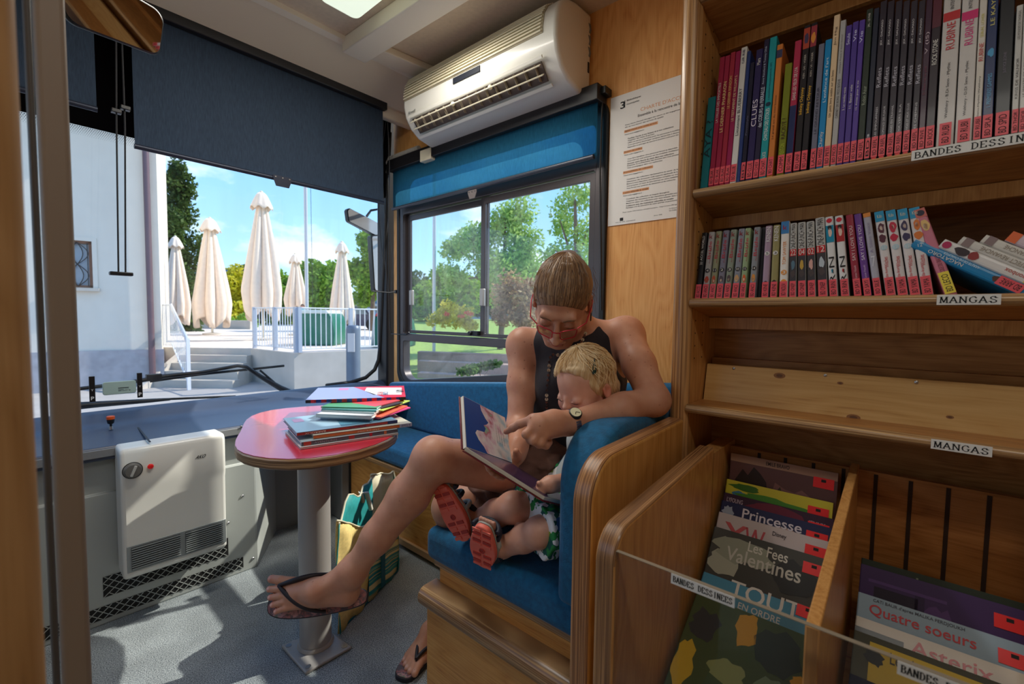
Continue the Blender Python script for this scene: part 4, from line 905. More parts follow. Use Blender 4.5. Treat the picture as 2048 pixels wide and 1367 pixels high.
MB().slab([HP(u0, wz0_, .09), HP(u1, wz0_, .09), HP(u1, wz1_, .09), HP(u0, wz1_, .09)], HN*.02, mat('house_pane', (150, 162, 176), .15, spec=.8)).build('pane', wfo)
ir = MB(); uc = (u0+u1)/2; zc = (wz0_+wz1_)/2; hw = (u1-u0)/2-.05; hh = (wz1_-wz0_)/2-.03
for ph in (0, pi):
    for q in (.95, .5):
        ir.tube([HP(uc+hw*q*sin(t*pi*2.0+ph), zc-hh+2*hh*t, -.0) for t in [k/28 for k in range(29)]], .008, M_BLK, 5)
for t in (-.9, .9): ir.tube([HP(uc+hw*t, zc-hh, 0), HP(uc+hw*t, zc+hh, 0)], .007, M_BLK, 5)
ir.build('iron_bars', wfo)
MB().slab([HP(u0-.09, wz0_-.06, -.10), HP(u1+.08, wz0_-.06, -.10), HP(u1+.08, wz0_, -.10), HP(u0-.09, wz0_, -.10)], HN*.14, M_CONC).build('window_sill', hs)
sur = MB(); s_ = .07
for (ua, ub, za_, zb2) in ((u0-s_, u0, wz0_, wz1_+s_), (u1, u1+s_, wz0_, wz1_+s_), (u0, u1, wz1_, wz1_+s_)):
    sur.slab([HP(ua, za_, -.02), HP(ub, za_, -.02), HP(ub, zb2, -.02), HP(ua, zb2, -.02)], HN*.025, M_PL)
sur.build('window_surround', hs)
# eaves overhang that throws the shade on the upper wall
MB().slab([HP(-.6, 5.6, -.9), HP(9, 5.6, -.9), HP(9, 5.75, -.9), HP(-.6, 5.75, -.9)], HN*1.2, M_BRN).build('eaves', hs)
ud = hcol(302)
MB().tube([HP(ud, z, -.09) for z in (GZ, 1.5, 3, 6)], .055, mat('downpipe', (116, 92, 98), .4, metal=.3), 12).build('downpipe', hs)
# railings of the terrace
M_RAIL = mat('rail_white', (222, 226, 232), .4, metal=.2)
def railing(pts, label, h=.90, gap=.105, tall=None, group='white railings of the terrace'):
    t = thing('railing', label, 'railing', tuple(pts[0]), group)
    for a, b in zip(pts, pts[1:]):
        MB().tube([a+V((0, 0, h)), b+V((0, 0, h))], .016, M_RAIL, 6).build('top_rail', t); MB().tube([a+V((0, 0, .07)), b+V((0, 0, .07))], .014, M_RAIL, 6).build('bottom_rail', t)
        n = int((b-a).length/gap)
        for k in range(1, n):
            p = a.lerp(b, k/n); MB().box((p.x-.007, p.y-.007, p.z+.06), (p.x+.007, p.y+.007, p.z+h), M_RAIL).build('baluster', t)
    for p in pts: MB().box((p.x-.035, p.y-.035, p.z), (p.x+.035, p.y+.035, p.z+h+.02), mat('rail_post', (176, 184, 198), .4)).build('rail_post', t)
    return t
ins = F0*.06
mid1 = Sr.lerp(K, .5)
railing([Sr+ins+R0*.06, mid1+ins+R0*.06, K+ins+R0*.02], 'short white railing along the terrace edge right above the steps')
railing([K+ins+R0*.09]+[K+dR*d_+ins for d_ in (LK*.48, LK*.98)], 'long white railing on the concrete wall in front of the green container')
t = thing('railing', 'white sloping stair railing with a broad side band left of the outdoor steps', 'railing', tuple(ext(360, Dt-.6, GZ)), 'white railings of the terrace')
A0 = ext(320, Dt-.12, TZ+.04); A1 = ext(342, Dt-.14, TZ+.04); B0 = ext(374, Dt-1.25, GZ+.12)
for a, b in ((A0+V((0, 0, .90)), A1+V((0, 0, .90))), (A1+V((0, 0, .90)), B0+V((0, 0, .86))), (A1+V((0, 0, .05)), B0)):
    MB().tube([a, b], .017, M_RAIL, 6).build('top_rail', t)
for k in range(9):
    p = A0.lerp(A1, k/8); MB().box((p.x-.006, p.y-.006, p.z), (p.x+.006, p.y+.006, p.z+.9), M_RAIL).build('baluster', t)
for k in range(1, 11):
    p = A1.lerp(B0, k/11); MB().box((p.x-.006, p.y-.006, p.z), (p.x+.006, p.y+.006, p.z+.88), M_RAIL).build('baluster', t)
MB().slab([A1+V((0, 0, .93)), B0+V((0, 0, .88)), B0+V((0, 0, .74)), A1+V((0, 0, .80))], R0*.03, mat('band_white', (234, 234, 240), .4)).build('side_band', t)
MB().box((B0.x-.03, B0.y-.03, GZ), (B0.x+.03, B0.y+.03, B0.z+.9), mat('band_white', (234, 234, 240), .4)).build('rail_post', t)
# closed parasols
M_CAN = mat('canvas_cream', (238, 220, 204), .8, noise=.04, nscale=10, bump=.3, bscale=20); M_POLE = mat('parasol_pole', (226, 218, 200), .5)
def parasol(xt, yt, yb, wpx, D, label, base=TZ, seed=0):
    rr = random.Random(seed); c = ext(xt, D, base); H = ez(xt, yt, D)-base; zb = ez(xt, yb, D)-base; w_ = wpx*D/905/2
    t = thing('parasol', label, 'parasol', tuple(c), 'closed cream parasols on the terrace')
    MB().tube([c, c+V((0, 0, zb+.5))], .035, M_POLE, 12).build('pole', t)
    MB().lathe([(.30, 0), (.30, .05), (.05, .08)], c, M_CONC, 16).build('base', t)
    nf = 8; N = 96; vs = []; lv = 22; ph = rr.random()*6; zt = H-.04
    for j in range(lv+1):
        f = j/lv
        prof = .10+.90*min(1, f/.80)**.85 if f < .8 else 1-.10*(f-.8)/.2
        for k in range(N):
            a = 2*pi*k/N; fold = abs(sin(nf*a/2+ph+.5*f))**.7
            r_ = w_*prof*(.60+.42*fold)*(1+.05*sin(3*a+ph+f*5)); dz = .16*(f**6)*sin(nf*a/2*1.0+ph*2)*1.2
            vs.append(c+V((r_*cos(a), r_*sin(a), zt-(zt-zb)*f+dz)))
    fs = [(j*N+k, j*N+(k+1) % N, (j+1)*N+(k+1) % N, (j+1)*N+k) for j in range(lv) for k in range(N)]
    mb = MB(); mb.add(vs, fs, M_CAN, True); cn = mb.build('canopy', t); s_ = cn.modifiers.new('s', 'SOLIDIFY'); s_.thickness = .012
    mb = MB(); vs = []; lv = 6; hc = .42*H/4
    for j in range(lv+1):
        f = j/lv
        for k in range(48):
            a = 2*pi*k/48; r_ = w_*(.16+.36*f**.7)*(1+.10*f*abs(sin(4*a+ph))); vs.append(c+V((r_*cos(a), r_*sin(a), H-hc*f+.04*f*sin(8*a))))
    mb.add(vs, [(j*48+k, j*48+(k+1) % 48, (j+1)*48+(k+1) % 48, (j+1)*48+k) for j in range(lv) for k in range(48)], M_CAN, True); v_ = mb.build('vent_cap', t); s_ = v_.modifiers.new('s', 'SOLIDIFY'); s_.thickness = .01
    MB().lathe([(.05, -.02), (.05, .04), (.02, .07)], c+V((0, 0, H)), M_POLE, 12).build('finial', t)
parasol(355, 476, 640, 48, 17.0, 'leftmost closed parasol, beside the cypress', seed=1)
parasol(424, 440, 645, 66, 16.0, 'closed parasol standing second from the left on the terrace', seed=2)
parasol(527, 390, 630, 72, 13.2, 'tallest closed parasol, behind the railing next to the steps', seed=3)
parasol(592, 510, 622, 42, 16.5, 'smallest closed parasol, just left of the flagpole', seed=4)
parasol(685, 487, 650, 46, 15.5, 'rightmost closed parasol, behind the green container and grey bollard', seed=5)
# flagpole and lamp posts
for x_, r_, D_, lab, top in ((614, .05, 12.2, 'tall white flagpole rising between the two smaller parasols', 9), ):
    c = ext(x_, D_, TZ); fp = thing('flagpole', lab, 'flagpole', tuple(c)); MB().tube([c, c+V((0, 0, top))], .045, mat('pole_paint', (196, 198, 206), .4), 12).build('pole', fp); MB().tube([c+R0*.16+V((0, 0, .6)), c+R0*.11+V((0, 0, top))], .006, cd_m, 5).build('halyard', fp)
c = ext(868, 16, GZ); tag(MB().tube([c, c+V((0, 0, 9))], .06, MATS['pole_paint'], 12).build('lamp_post'), 'slim pale street pole seen through the left pane of the side window', 'pole')
# bollard
c = ext(706, 5.2, GZ); bo = thing('bollard', 'grey steel bollard with an inset white notice plate outside the windscreen', 'bollard', tuple(c)); hb_ = ez(706, 650, 5.2)-GZ
M_BOL = mat('bollard_grey', (104, 116, 132), .45, metal=.2)
MB().lathe([(.078, 0), (.078, hb_-.05), (.070, hb_-.012), (.05, hb_)], c, M_BOL, 28).build('body', bo)
q = c-F0*.079-R0*.0+V((0, 0, hb_-.30)); MB().slab([q-R0*.032, q+R0*.045, q+R0*.045+V((0, 0, .21)), q-R0*.032+V((0, 0, .21))], -F0*.012, mat('notice', (206, 204, 206), .5)).build('notice_plate', bo)
# recycling containers
def container(x, w_, D, y0_, label, M, Mr, base=TZ):
    c = ext(x, D, base); h = ez(x, y0_, D)-base; t = thing('recycling_container', label, 'container', tuple(c), 'recycling containers behind the railing'); W2 = w_*D/905/2
    pf = [(-W2, 0), (W2*.96, 0), (W2*1.02, h*.35), (W2*.86, h*.80), (W2*.7, h*.93), (-W2*.8, h*.93), (-W2*.95, h*.7)]
    T = Matrix((R0, F0, V((0, 0, 1)))).transposed().to_4x4(); T.translation = c
    mb = MB(); mb.prism(pf, 'Y', -.45, .45, M, T=T); mb.build('body', t, bevel=.04, seg=3)
    mb = MB(); mb.prism([(-W2*.84, h*.90), (W2*.74, h*.90), (W2*.62, h), (-W2*.74, h)], 'Y', -.47, .47, Mr, T=T); mb.build('lid', t, bevel=.02)
    mb = MB(); mb.prism([(-W2*1.06, 0), (-W2*.98, 0), (-W2*.80, h*.95), (-W2*.90, h*.95)], 'Y', -.47, .47, mat('container_edge', (186, 190, 186), .5), T=T); mb.build('side_frame', t)
container(645, 74, 11.6, 620, 'green bottle container with pale lid behind the railing', mat('container_green', (20, 104, 84), .4), mat('container_lid', (214, 222, 214), .5))
container(790, 70, 11.2, 626, 'green bottle container with red rim at the right end of the railing', mat('container_green', (20, 104, 84), .4), mat('container_red', (214, 90, 84), .5))
# low planter wall
a = ext(312, 22, TZ); b = ext(500, 22, TZ)
tag(MB().slab([a, b, b+V((0, 0, .42)), a+V((0, 0, .42))], F0*.5, M_CONC).build('planter_wall'), 'low concrete planter wall at the back of the terrace', 'wall')
# ------------------------------------------------------------------ vegetation
def leafmat(name, c1, c2, c3):
    M = bpy.data.materials.new(name); M.use_nodes = True; t = M.node_tree; b = t.nodes['Principled BSDF']; L = t.links.new
    tcn = t.nodes.new('ShaderNodeTexCoord'); n = t.nodes.new('ShaderNodeTexNoise'); n.inputs['Scale'].default_value = 2.2; n.inputs['Detail'].default_value = 8; n.inputs['Roughness'].default_value = .8
    L(tcn.outputs['Object'], n.inputs['Vector']); r = ramp(t, [(.36, c1), (.5, c2), (.62, c3)]); L(n.outputs['Fac'], r.inputs[0]); L(r.outputs[0], b.inputs['Base Color'])
    b.inputs['Roughness'].default_value = .6; b.inputs['Specular IOR Level'].default_value = .25
    tr = t.nodes.new('ShaderNodeBsdfTranslucent'); L(r.outputs[0], tr.inputs[0]); mx = t.nodes.new('ShaderNodeMixShader'); mx.inputs[0].default_value = .35
    L(b.outputs[0], mx.inputs[1]); L(tr.outputs[0], mx.inputs[2]); L(mx.outputs[0], t.nodes['Material Output'].inputs[0]); return M
LG = leafmat('leaf_green', (88, 126, 38), (132, 172, 56), (180, 206, 92)); LB = leafmat('leaf_birch', (110, 150, 76), (158, 196, 100), (208, 228, 150)); LC = leafmat('leaf_cypress', (44, 66, 30), (76, 100, 44), (110, 130, 66))
LY = leafmat('leaf_yellow', (150, 160, 30), (206, 196, 40), (232, 220, 90)); LR = leafmat('leaf_copper', (120, 84, 72), (166, 134, 100), (216, 196, 136)); LD = leafmat('leaf_dark', (46, 78, 34), (72, 106, 46), (104, 134, 62)); BARK = mat('bark', (110, 92, 78), .9, noise=.2, nscale=20)
def leaves(mb, c, rad, n, size, M, rr, shape=1.0):
    vs = []; fs = []
    for k in range(n):
        while True:
            p = V((rr.uniform(-1, 1), rr.uniform(-1, 1), rr.uniform(-1, 1)))
            if .25 < p.length < 1: break
        p = p*(.6+.4*p.length); q = c+V((p.x*rad[0], p.y*rad[1], p.z*rad[2]))
        a = V((rr.gauss(0, 1), rr.gauss(0, 1), rr.gauss(0, 1))).normalized(); b = a.cross(V((rr.gauss(0, 1), rr.gauss(0, 1), rr.gauss(0, 1)))).normalized(); s_ = size*rr.uniform(.6, 1.3)
        i = len(vs); vs += [q-a*s_, q+b*s_*.5, q+a*s_, q-b*s_*.5]; fs.append((i, i+1, i+2, i+3))
    mb.add(vs, fs, M)
def tree(name, label, cat, x, D, base, blobs, M, size=.12, dens=260, trunk=True, group=None, seed=0, trunk_r=.12):
    """blobs: (photo x, photo y, radius m, flattening) at distance D"""
    rr = random.Random(seed); c = ext(x, D, base); t = thing(name, label, cat, tuple(c), group)
    mb = MB()
    for bx, by, r_, fl in blobs:
        bc_ = at(bx, by, D=D+rr.uniform(-.6, .6)); 
        for q in range(4):
            o_ = V((rr.uniform(-.5, .5), rr.uniform(-.5, .5), rr.uniform(-.4, .4)*fl))*r_
            leaves(mb, bc_+o_, (r_*.62, r_*.62, r_*.62*fl), int(dens*r_*r_/4)+30, size, M, rr)
    mb.build('foliage', t)
    if trunk:
        mb = MB(); top = at(blobs[0][0], blobs[0][1], D=D); mb.tube([c, c.lerp(top, .5)+R0*.08, top], [trunk_r, trunk_r*.8, trunk_r*.35], BARK, 8)
        for bx, by, r_, fl in blobs[1:]: b_ = at(bx, by, D=D); mb.tube([c.lerp(top, .45)+R0*.07, (c.lerp(top, .6)+b_)/2, b_], [trunk_r*.5, trunk_r*.35, trunk_r*.15], BARK, 6)
        mb.build('trunk', t)
    return t
GT = 'trees around the terrace'
cyp = [(368-2, y, r_, 1.6) for y, r_ in ((345, .45), (385, .62), (425, .75), (470, .85), (515, .95), (560, .98), (605, .98), (640, .9))]
cyp = [(360+abs(i-4)*-1, y, r_, 1.5) for i, (_, y, r_, _f) in enumerate(cyp)]
tree('cypress_tree', 'tall dense dark green cypress right of the white house', 'tree', 362, 19, TZ, cyp, LC, size=.10, dens=2600, trunk=False, seed=3)
tree('tree', 'yellow leaved small tree between the second and the tallest parasol', 'tree', 478, 30, TZ, [(474, 560, 1.1, 1.2), (482, 600, 1.3, 1), (470, 630, 1.2, 1)], LY, size=.16, dens=900, trunk=False, group=GT, seed=4)
tree('tree', 'dark green tree directly left of the tallest parasol', 'tree', 500, 34, TZ, [(500, 575, 1.6, 1.3), (488, 610, 1.7, 1), (515, 600, 1.8, 1.2), (470, 640, 1.3, .8), (500, 650, 1.4, .8)], LD, size=.2, dens=700, group=GT, seed=5)
tree('shrub', 'low green shrubs behind the planter wall left of the tall parasol', 'shrub', 440, 25, TZ, [(400, 655, .7, .7), (430, 656, .7, .7), (455, 650, .9, .9), (485, 645, .9, 1)], LG, size=.12, dens=900, trunk=False, group=GT, seed=6)
tree('tree', 'mid green tree seen between the tallest and the smallest parasol', 'tree', 572, 34, TZ, [(568, 570, 1.7, 1.1), (578, 600, 1.8, 1.1), (560, 630, 1.5, 1)], LG, size=.2, dens=700, group=GT, seed=7)
tree('tree', 'rounded bright green tree between the flagpole and the rightmost parasol', 'tree', 645, 32, TZ, [(640, 555, 1.6, 1), (625, 580, 1.5, 1), (655, 575, 1.4, 1), (650, 605, 1.5, .9), (628, 608, 1.4, .9)], LG, size=.2, dens=900, group=GT, seed=8)
tree('tree', 'light green tree behind the outside mirror at the windscreen edge', 'tree', 742, 22, TZ, [(745, 500, 1.0, 1.1), (728, 540, .9, 1), (752, 560, 1.1, 1), (735, 590, .9, .8), (765, 520, .9, 1)], LG, size=.14, dens=900, group=GT, seed=9)
GW = 'trees seen through the side window'
tree('tree', 'large leafy green tree centred behind the side window', 'tree', 1000, 17, GZ, [(1010, 440, 1.1, 1.1), (960, 470, .9, 1.0), (1050, 490, .9, 1.2), (915, 500, .8, .9), (1000, 540, 1.2, 1), (900, 560, .7, 1), (1070, 560, .9, 1), (1030, 590, 1.0, 1)], LB, size=.085, dens=1500, group=GW, seed=10)
tree('tree', 'airy birch at the right edge of the side window', 'tree', 1150, 14, GZ, [(1150, 400, .7, 1.2), (1120, 440, .6, 1.1), (1175, 460, .8, 1.3), (1110, 500, .6, 1.2), (1150, 540, .9, 1.2), (1180, 590, .9, 1)], LB, size=.075, dens=1100, group=GW, seed=11)
tree('bush', 'copper coloured bush below the large tree, left of the woman\'s head', 'bush', 1030, 12, GZ, [(1020, 580, .55, 1.2), (1045, 600, .5, 1.3), (1000, 620, .45, 1), (1060, 630, .5, 1), (1030, 640, .5, .9)], LR, size=.07, dens=2200, trunk=False, group=GW, seed=12)
tree('bush', 'yellow green bush low in the left pane of the side window', 'bush', 905, 13, GZ, [(900, 625, .42, .9), (925, 632, .45, .9), (880, 640, .4, .7), (940, 650, .35, .8)], LY, size=.06, dens=2400, trunk=False, group=GW, seed=13)
tree('tree', 'mid green tree far behind the street pole', 'tree', 850, 34, GZ, [(850, 595, 1.4, 1), (835, 615, 1.3, .8), (870, 610, 1.2, .9), (895, 600, 1.3, .9), (950, 590, 1.7, 1.1)], LG, size=.2, dens=600, group=GW, seed=14)
tree('shrub', 'leafy twig shrub low outside the bottom pane of the side window', 'shrub', 945, 7, GZ, [(960, 735, .22, .5), (985, 728, .2, .5), (930, 742, .2, .5)], LD, size=.045, dens=5000, trunk_r=.012, group=GW, seed=15)
for k, (x_, y_, r_) in enumerate(((830, 590, 2.2), (900, 575, 2.6), (985, 580, 2.6), (1060, 570, 2.8), (1130, 575, 2.8), (1190, 560, 3.0), (1250, 570, 3))):
    tree('tree', 'distant green tree of the row behind the slope, %s' % ('first from the left', 'second from the left', 'third from the left', 'fourth from the left', 'fifth from the left', 'second from the right', 'rightmost')[k], 'tree', x_, 42, GZ, [(x_, y_, r_, 1), (x_-15, y_+22, r_*.9, .8), (x_+18, y_+20, r_*.9, .8)], LG if k % 2 else LD, size=.25, dens=330, group='distant row of trees', seed=30+k)
# small red blossoms
mb = MB(); rr = random.Random(5)
for x_, y_ in ((923, 632), (935, 625), (893, 628), (942, 628)): leaves(mb, at(x_, y_, D=12.5), (.12, .12, .06), 60, .03, mat('blossom_red', (226, 92, 56), .6), rr)
tag(mb.build('blossoms'), 'red blossoms scattered over the yellow green bush', 'flowers', kind='stuff')
# lawns, paths and kerbs beside the side window
def groundquad(name, pts, z, M, th=.04):
    mb = MB(); q = [at(x, y, Z=z) for x, y in pts]; mb.prism([(p.x, p.y) for p in q], 'Z', z-th, z, M); return struct(mb.build(name))
mb = MB(); gx = []; n1, n2 = 26, 20
for i in range(n1+1):
    for j in range(n2+1):
        xx = 810+i*30; D_ = 9.5+j*2.2; p = ext(xx, D_, 0); up = max(0, (D_-13))*.055; p.z = GZ+.02+min(up, 1.15)+.06*sin(i*.7+j); gx.append(p)
mb.add(gx, [(i*(n2+1)+j, (i+1)*(n2+1)+j, (i+1)*(n2+1)+j+1, i*(n2+1)+j+1) for i in range(n1) for j in range(n2)], M_GRASS, True); struct(mb.build('lawn'))
for k, (D_, z_, lab) in enumerate(((10.5, -.22, 'lowest'), (11.6, -.05, 'middle'), (12.7, .10, 'topmost'))):
    a = ext(835, D_, GZ); b = ext(1250, D_-1.5, GZ)
    tag(MB().slab([a, b, b+V((0, 0, z_-GZ)), a+V((0, 0, z_-GZ))], F0*.35, mat('brick_edge', (176, 150, 138), .9, noise=.1)).build('terrace_kerb'), lab+' of the three long stone kerbs on the slope outside the side window', 'kerb')
# far hills, distance haze mixed into their bluish colour
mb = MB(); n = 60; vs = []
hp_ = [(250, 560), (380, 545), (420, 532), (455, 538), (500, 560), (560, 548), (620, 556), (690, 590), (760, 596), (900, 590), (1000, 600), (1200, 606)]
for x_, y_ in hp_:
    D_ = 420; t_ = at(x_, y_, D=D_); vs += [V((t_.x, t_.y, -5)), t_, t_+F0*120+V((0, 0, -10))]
mb.add(vs, [(3*i, 3*i+3, 3*i+4, 3*i+1) for i in range(len(hp_)-1)]+[(3*i+1, 3*i+4, 3*i+5, 3*i+2) for i in range(len(hp_)-1)], mat('hazed_hill', (92, 122, 140), 1), True); struct(mb.build('hills'))
# far sheds and a parked car
c = ext(735, 38, TZ); sh_ = thing('shed', 'low pale building far behind the rightmost parasol', 'building', tuple(c)); mb = MB(); mb.slab([c-R0*2.2, c+R0*2.5, c+R0*2.5+V((0, 0, 1.5)), c-R0*2.2+V((0, 0, 1.5))], F0*3, mat('shed_wall', (178, 178, 176), .8)); mb.build('walls', sh_)
MB().slab([c-R0*2.6-F0*.4+V((0, 0, 1.5)), c+R0*2.9-F0*.4+V((0, 0, 1.5)), c+R0*2.9-F0*.4+V((0, 0, 1.7)), c-R0*2.6-F0*.4+V((0, 0, 1.7))], F0*4, mat('shed_roof', (216, 216, 220), .6)).build('roof', sh_)
c = ext(728, 24, TZ); car = thing('car', 'dark blue car parked far behind the grey bollard', 'car', tuple(c)); T = Matrix((R0, F0, V((0, 0, 1)))).transposed().to_4x4(); T.translation = c
mb = MB(); mb.prism([(-1.0, .2), (1.0, .2), (1.05, .6), (.9, .72), (.55, .78), (.3, 1.15), (-.5, 1.17), (-.85, .8), (-1.05, .7)], 'Y', -.7, .7, mat('car_blue', (36, 52, 92), .3, coat=.5), T=T); mb.build('car_body', car, bevel=.05, seg=3)
for sx_ in (-.62, .62): MB().lathe([(.28, -.09), (.30, -.05), (.30, .05), (.28, .09)], T @ V((sx_, -.68, .28)), M_RUB, 20, axis=tuple(F0)).build('wheel', car)
mb = MB(); mb.prism([(-.45, .80), (.42, .80), (.22, 1.08), (-.42, 1.10)], 'Y', -.715, -.70, mat('car_glass', (120, 140, 156), .1), T=T); mb.build('side_window', car)
# ------------------------------------------------------------------ wipers and mirrors on the outside of the bus
YO = 2.66
def yo(x, y, d=0): return at(x, y, Y=YO+d)
struct(MB().box((-.95, 2.56, GZ+.25), (XW+.07, 2.74, .655), mat('bus_paint', (210, 210, 206), .3)).build('trim_8', bevel=.02))
wp = thing('windscreen_wiper', 'upper black windscreen wiper with bent arm lying in front of the steps', 'wiper', tuple(yo(480, 733)), 'windscreen wipers')
MB().tube([yo(150, 778), yo(250, 766), yo(330, 752), yo(405, 744), yo(475, 731), yo(492, 733), yo(520, 752), yo(560, 775), yo(592, 790)], [.008, .009, .011, .009, .009, .010, .012, .016, .02], M_BLK, 8).build('arm', wp)
MB().tube([yo(300, 762, .02), yo(400, 748, .02), yo(500, 738, .02), yo(568, 731, .02)], .007, M_RUB, 6).build('blade', wp)
MB().box(tuple(yo(325, 760, -.01)), tuple(yo(290, 748, .02)), M_BLK).build('joint', wp, bevel=.003)
MB().tube([yo(520, 740), yo(548, 764), yo(575, 785)], .006, M_BLK, 6).build('hose', wp)
wp = thing('windscreen_wiper', 'lower black windscreen wiper just above the dashboard behind the left strip', 'wiper', tuple(yo(300, 805)), 'windscreen wipers')
MB().tube([yo(120, 815), yo(200, 808), yo(300, 801), yo(340, 798)], [.016, .013, .009, .006], M_BLK, 8).build('arm', wp)
MB().tube([yo(160, 806, .02), yo(300, 799, .02), yo(400, 795, .02), yo(471, 792, .02)], .006, M_RUB, 6).build('blade', wp)
om = thing('wing_mirror', 'tilted oblong outside mirror hanging near the top right corner of the windscreen', 'mirror', tuple(yo(730, 440)), 'outside mirrors')
Ym = 2.62
def ym_(x, y): return at(x, y, Y=Ym)
pc = rpoly([(p.x, p.z) for p in (ym_(693, 412), ym_(766, 450), ym_(757, 474), ym_(697, 442))][::-1], [.02, .03, .03, .02])
MB().prism(pc, 'Y', Ym, Ym+.04, M_BLKP).build('shell', om, bevel=.006); MB().quad([(p[0], Ym-.001, p[1]) for p in inset(pc, .006)], mat('mirror_reflection_paint', (206, 204, 204), .15, metal=.2)).build('glass', om)  # pale face colour stands in for the bright reflection in the glass
MB().tube([ym_(742, 430)+V((0, .05, 0)), ym_(752, 418)+V((0, .06, 0)), ym_(775, 415), V((XW+.03, 2.50, 1.95))], .008, M_BLK, 8).build('arm', om)
om = thing('wing_mirror', 'tall rectangular outside mirror below the tilted one, beside the window pillar', 'mirror', tuple(yo(760, 520)), 'outside mirrors')
pc = rpoly([(p.x, p.z) for p in (ym_(742, 470), ym_(781, 468), ym_(781, 585), ym_(749, 582))][::-1], [.015, .02, .02, .015])
MB().prism(pc, 'Y', Ym, Ym+.05, M_BLKP).build('shell', om, bevel=.006); MB().quad([(p[0], Ym-.001, p[1]) for p in inset(pc, .008)], MATS['mirror_reflection_paint']).build('glass', om)
MB().tube([ym_(755, 583), ym_(757, 640), ym_(757, 780)], .006, mat('rod_white', (220, 220, 224), .4), 8).build('rod', om)
MB().tube([ym_(775, 480)+V((0, .03, 0)), V((XW+.03, 2.50, 1.62))], .008, M_BLK, 8).build('arm', om)
# ================================================================== books
M_STK = mat('sticker_red', (232, 84, 96), .45); M_STKO = mat('sticker_bright_red', (238, 40, 44), .4); M_STY = mat('sticker_yellow', (236, 214, 70), .45)
def cmat(c, gloss=.3):
    n = 'cover_%d_%d_%d' % c; return mat(n, c, max(gloss, .4), spec=.35, coat=.08)
WHT = cmat((232, 228, 222)); TX_W = cmat((236, 234, 230)); TX_K = cmat((24, 22, 26))
def book(w, h, d, col, feats=(), label='', group=None, name='comic_book', cat='book', sticker=None, sy=.006, sh=.042, rounded=False, top=None, smat=None):
    """upright book: spine faces local -Y, width along X, height along Z. feats: ('band', z0, z1, colour) / ('text', string, z0, z1, width fraction, colour) / ('disc', z, colour, string) / ('blob', z, rx, rz, colour)"""
    mb = MB(); M = cmat(col); hw = w/2; bt = min(.0018, w*.14)
    if rounded:
        pf = [(-hw, .003), (-hw*.8, .0008), (-hw*.4, 0), (hw*.4, 0), (hw*.8, .0008), (hw, .003), (hw, d), (hw-bt, d), (hw-bt, .004), (-hw+bt, .004), (-hw+bt, d), (-hw, d)]
    else:
        pf = [(-hw, .0012), (-hw+.001, 0), (hw-.001, 0), (hw, .0012), (hw, d), (hw-bt, d), (hw-bt, .003), (-hw+bt, .003), (-hw+bt, d), (-hw, d)]
    mb.prism(pf, 'Z', 0, h, M)
    ins_ = .0015 if rounded else .003
    mb.box((-hw+bt, .003, ins_), (hw-bt, d-ins_, h-ins_), M_PAPER)
    yf = -.0004
    for f in feats:
        if f[0] == 'band':
            mb.quad([(-hw*.97, yf, h*f[1]), (hw*.97, yf, h*f[1]), (hw*.97, yf, h*f[2]), (-hw*.97, yf, h*f[2])], cmat(f[3])); 
        elif f[0] == 'text':
            wd = w*f[4]; mb.text(f[1], frame((wd/2+(f[6] if len(f) > 6 else 0), yf-.0005, h*f[2]), (0, 0, 1), (-1, 0, 0)), h*(f[3]-f[2]), wd, cmat(f[5]))
        elif f[0] == 'htext':
            mb.text(f[1], frame((-w*f[4]/2, yf-.0006, h*f[2]), (1, 0, 0), (0, 0, 1)), w*f[4], h*(f[3]-f[2]), cmat(f[5]))
        elif f[0] == 'disc':
            mb.add([(hw*.72*cos(2*pi*k/14), yf-.0003, h*f[1]+hw*.72*sin(2*pi*k/14)) for k in range(14)], [tuple(range(14))], cmat(f[2]))
            if f[3]: mb.text(f[3], frame((-hw*.4, yf-.0007, h*f[1]-hw*.4), (1, 0, 0), (0, 0, 1)), hw*.8, hw*.8, cmat(f[4] if len(f) > 4 else (20, 20, 20)))
        elif f[0] == 'blob':
            n_ = 12; rb = random.Random(int(f[1]*1000)+f[4][0]); mb.add([(max(-hw*.95, min(hw*.95, f[2]*hw*cos(2*pi*k/n_)*rb.uniform(.7, 1.1)+(f[5]*hw if len(f) > 5 else 0))), yf-.0002, h*(f[1]+f[3]*sin(2*pi*k/n_)*rb.uniform(.75, 1.1))) for k in range(n_)], [tuple(range(n_))], cmat(f[4]))
    b = mb.build(name); tag(b, label, cat, group)
    if sticker:
        st_ = MB(); sw = min(w*.92, .016); st_.box((-sw/2, -.0014, sy), (sw/2, -.0009, sy+sh), smat or M_STK)
        st_.text(sticker, frame((sw*.32, -.0017, sy+.004), (0, 0, 1), (-1, 0, 0)), sh-.009, sw*.6, M_INK)
        s_ = st_.build('shelf_mark'); s_.parent = b
    return b
TILT = radians(9)
def place(b, y, z, lean=0, X=1.155, tilt=TILT):
    """stand the book on a shelf: base centre y, shelf height z, lean along the shelf (positive: top towards +Y)"""
    R_ = Matrix.Rotation(-pi/2, 4, 'Z') @ Matrix.Rotation(-tilt, 4, 'X') @ Matrix.Rotation(-lean, 4, 'Y')
    b.matrix_world = Matrix.Translation((X, y, z)) @ R_
def ybase(x, X, z): # y on the line (X, z) seen at column x
    lo, hi = -.6, .45
    for _ in range(40):
        m_ = (lo+hi)/2; p = V((X, m_, z))-CAM; xx = 1024+FPX*p.dot(RT)/p.dot(FW)
        if xx > x: lo = m_
        else: hi = m_
    return lo
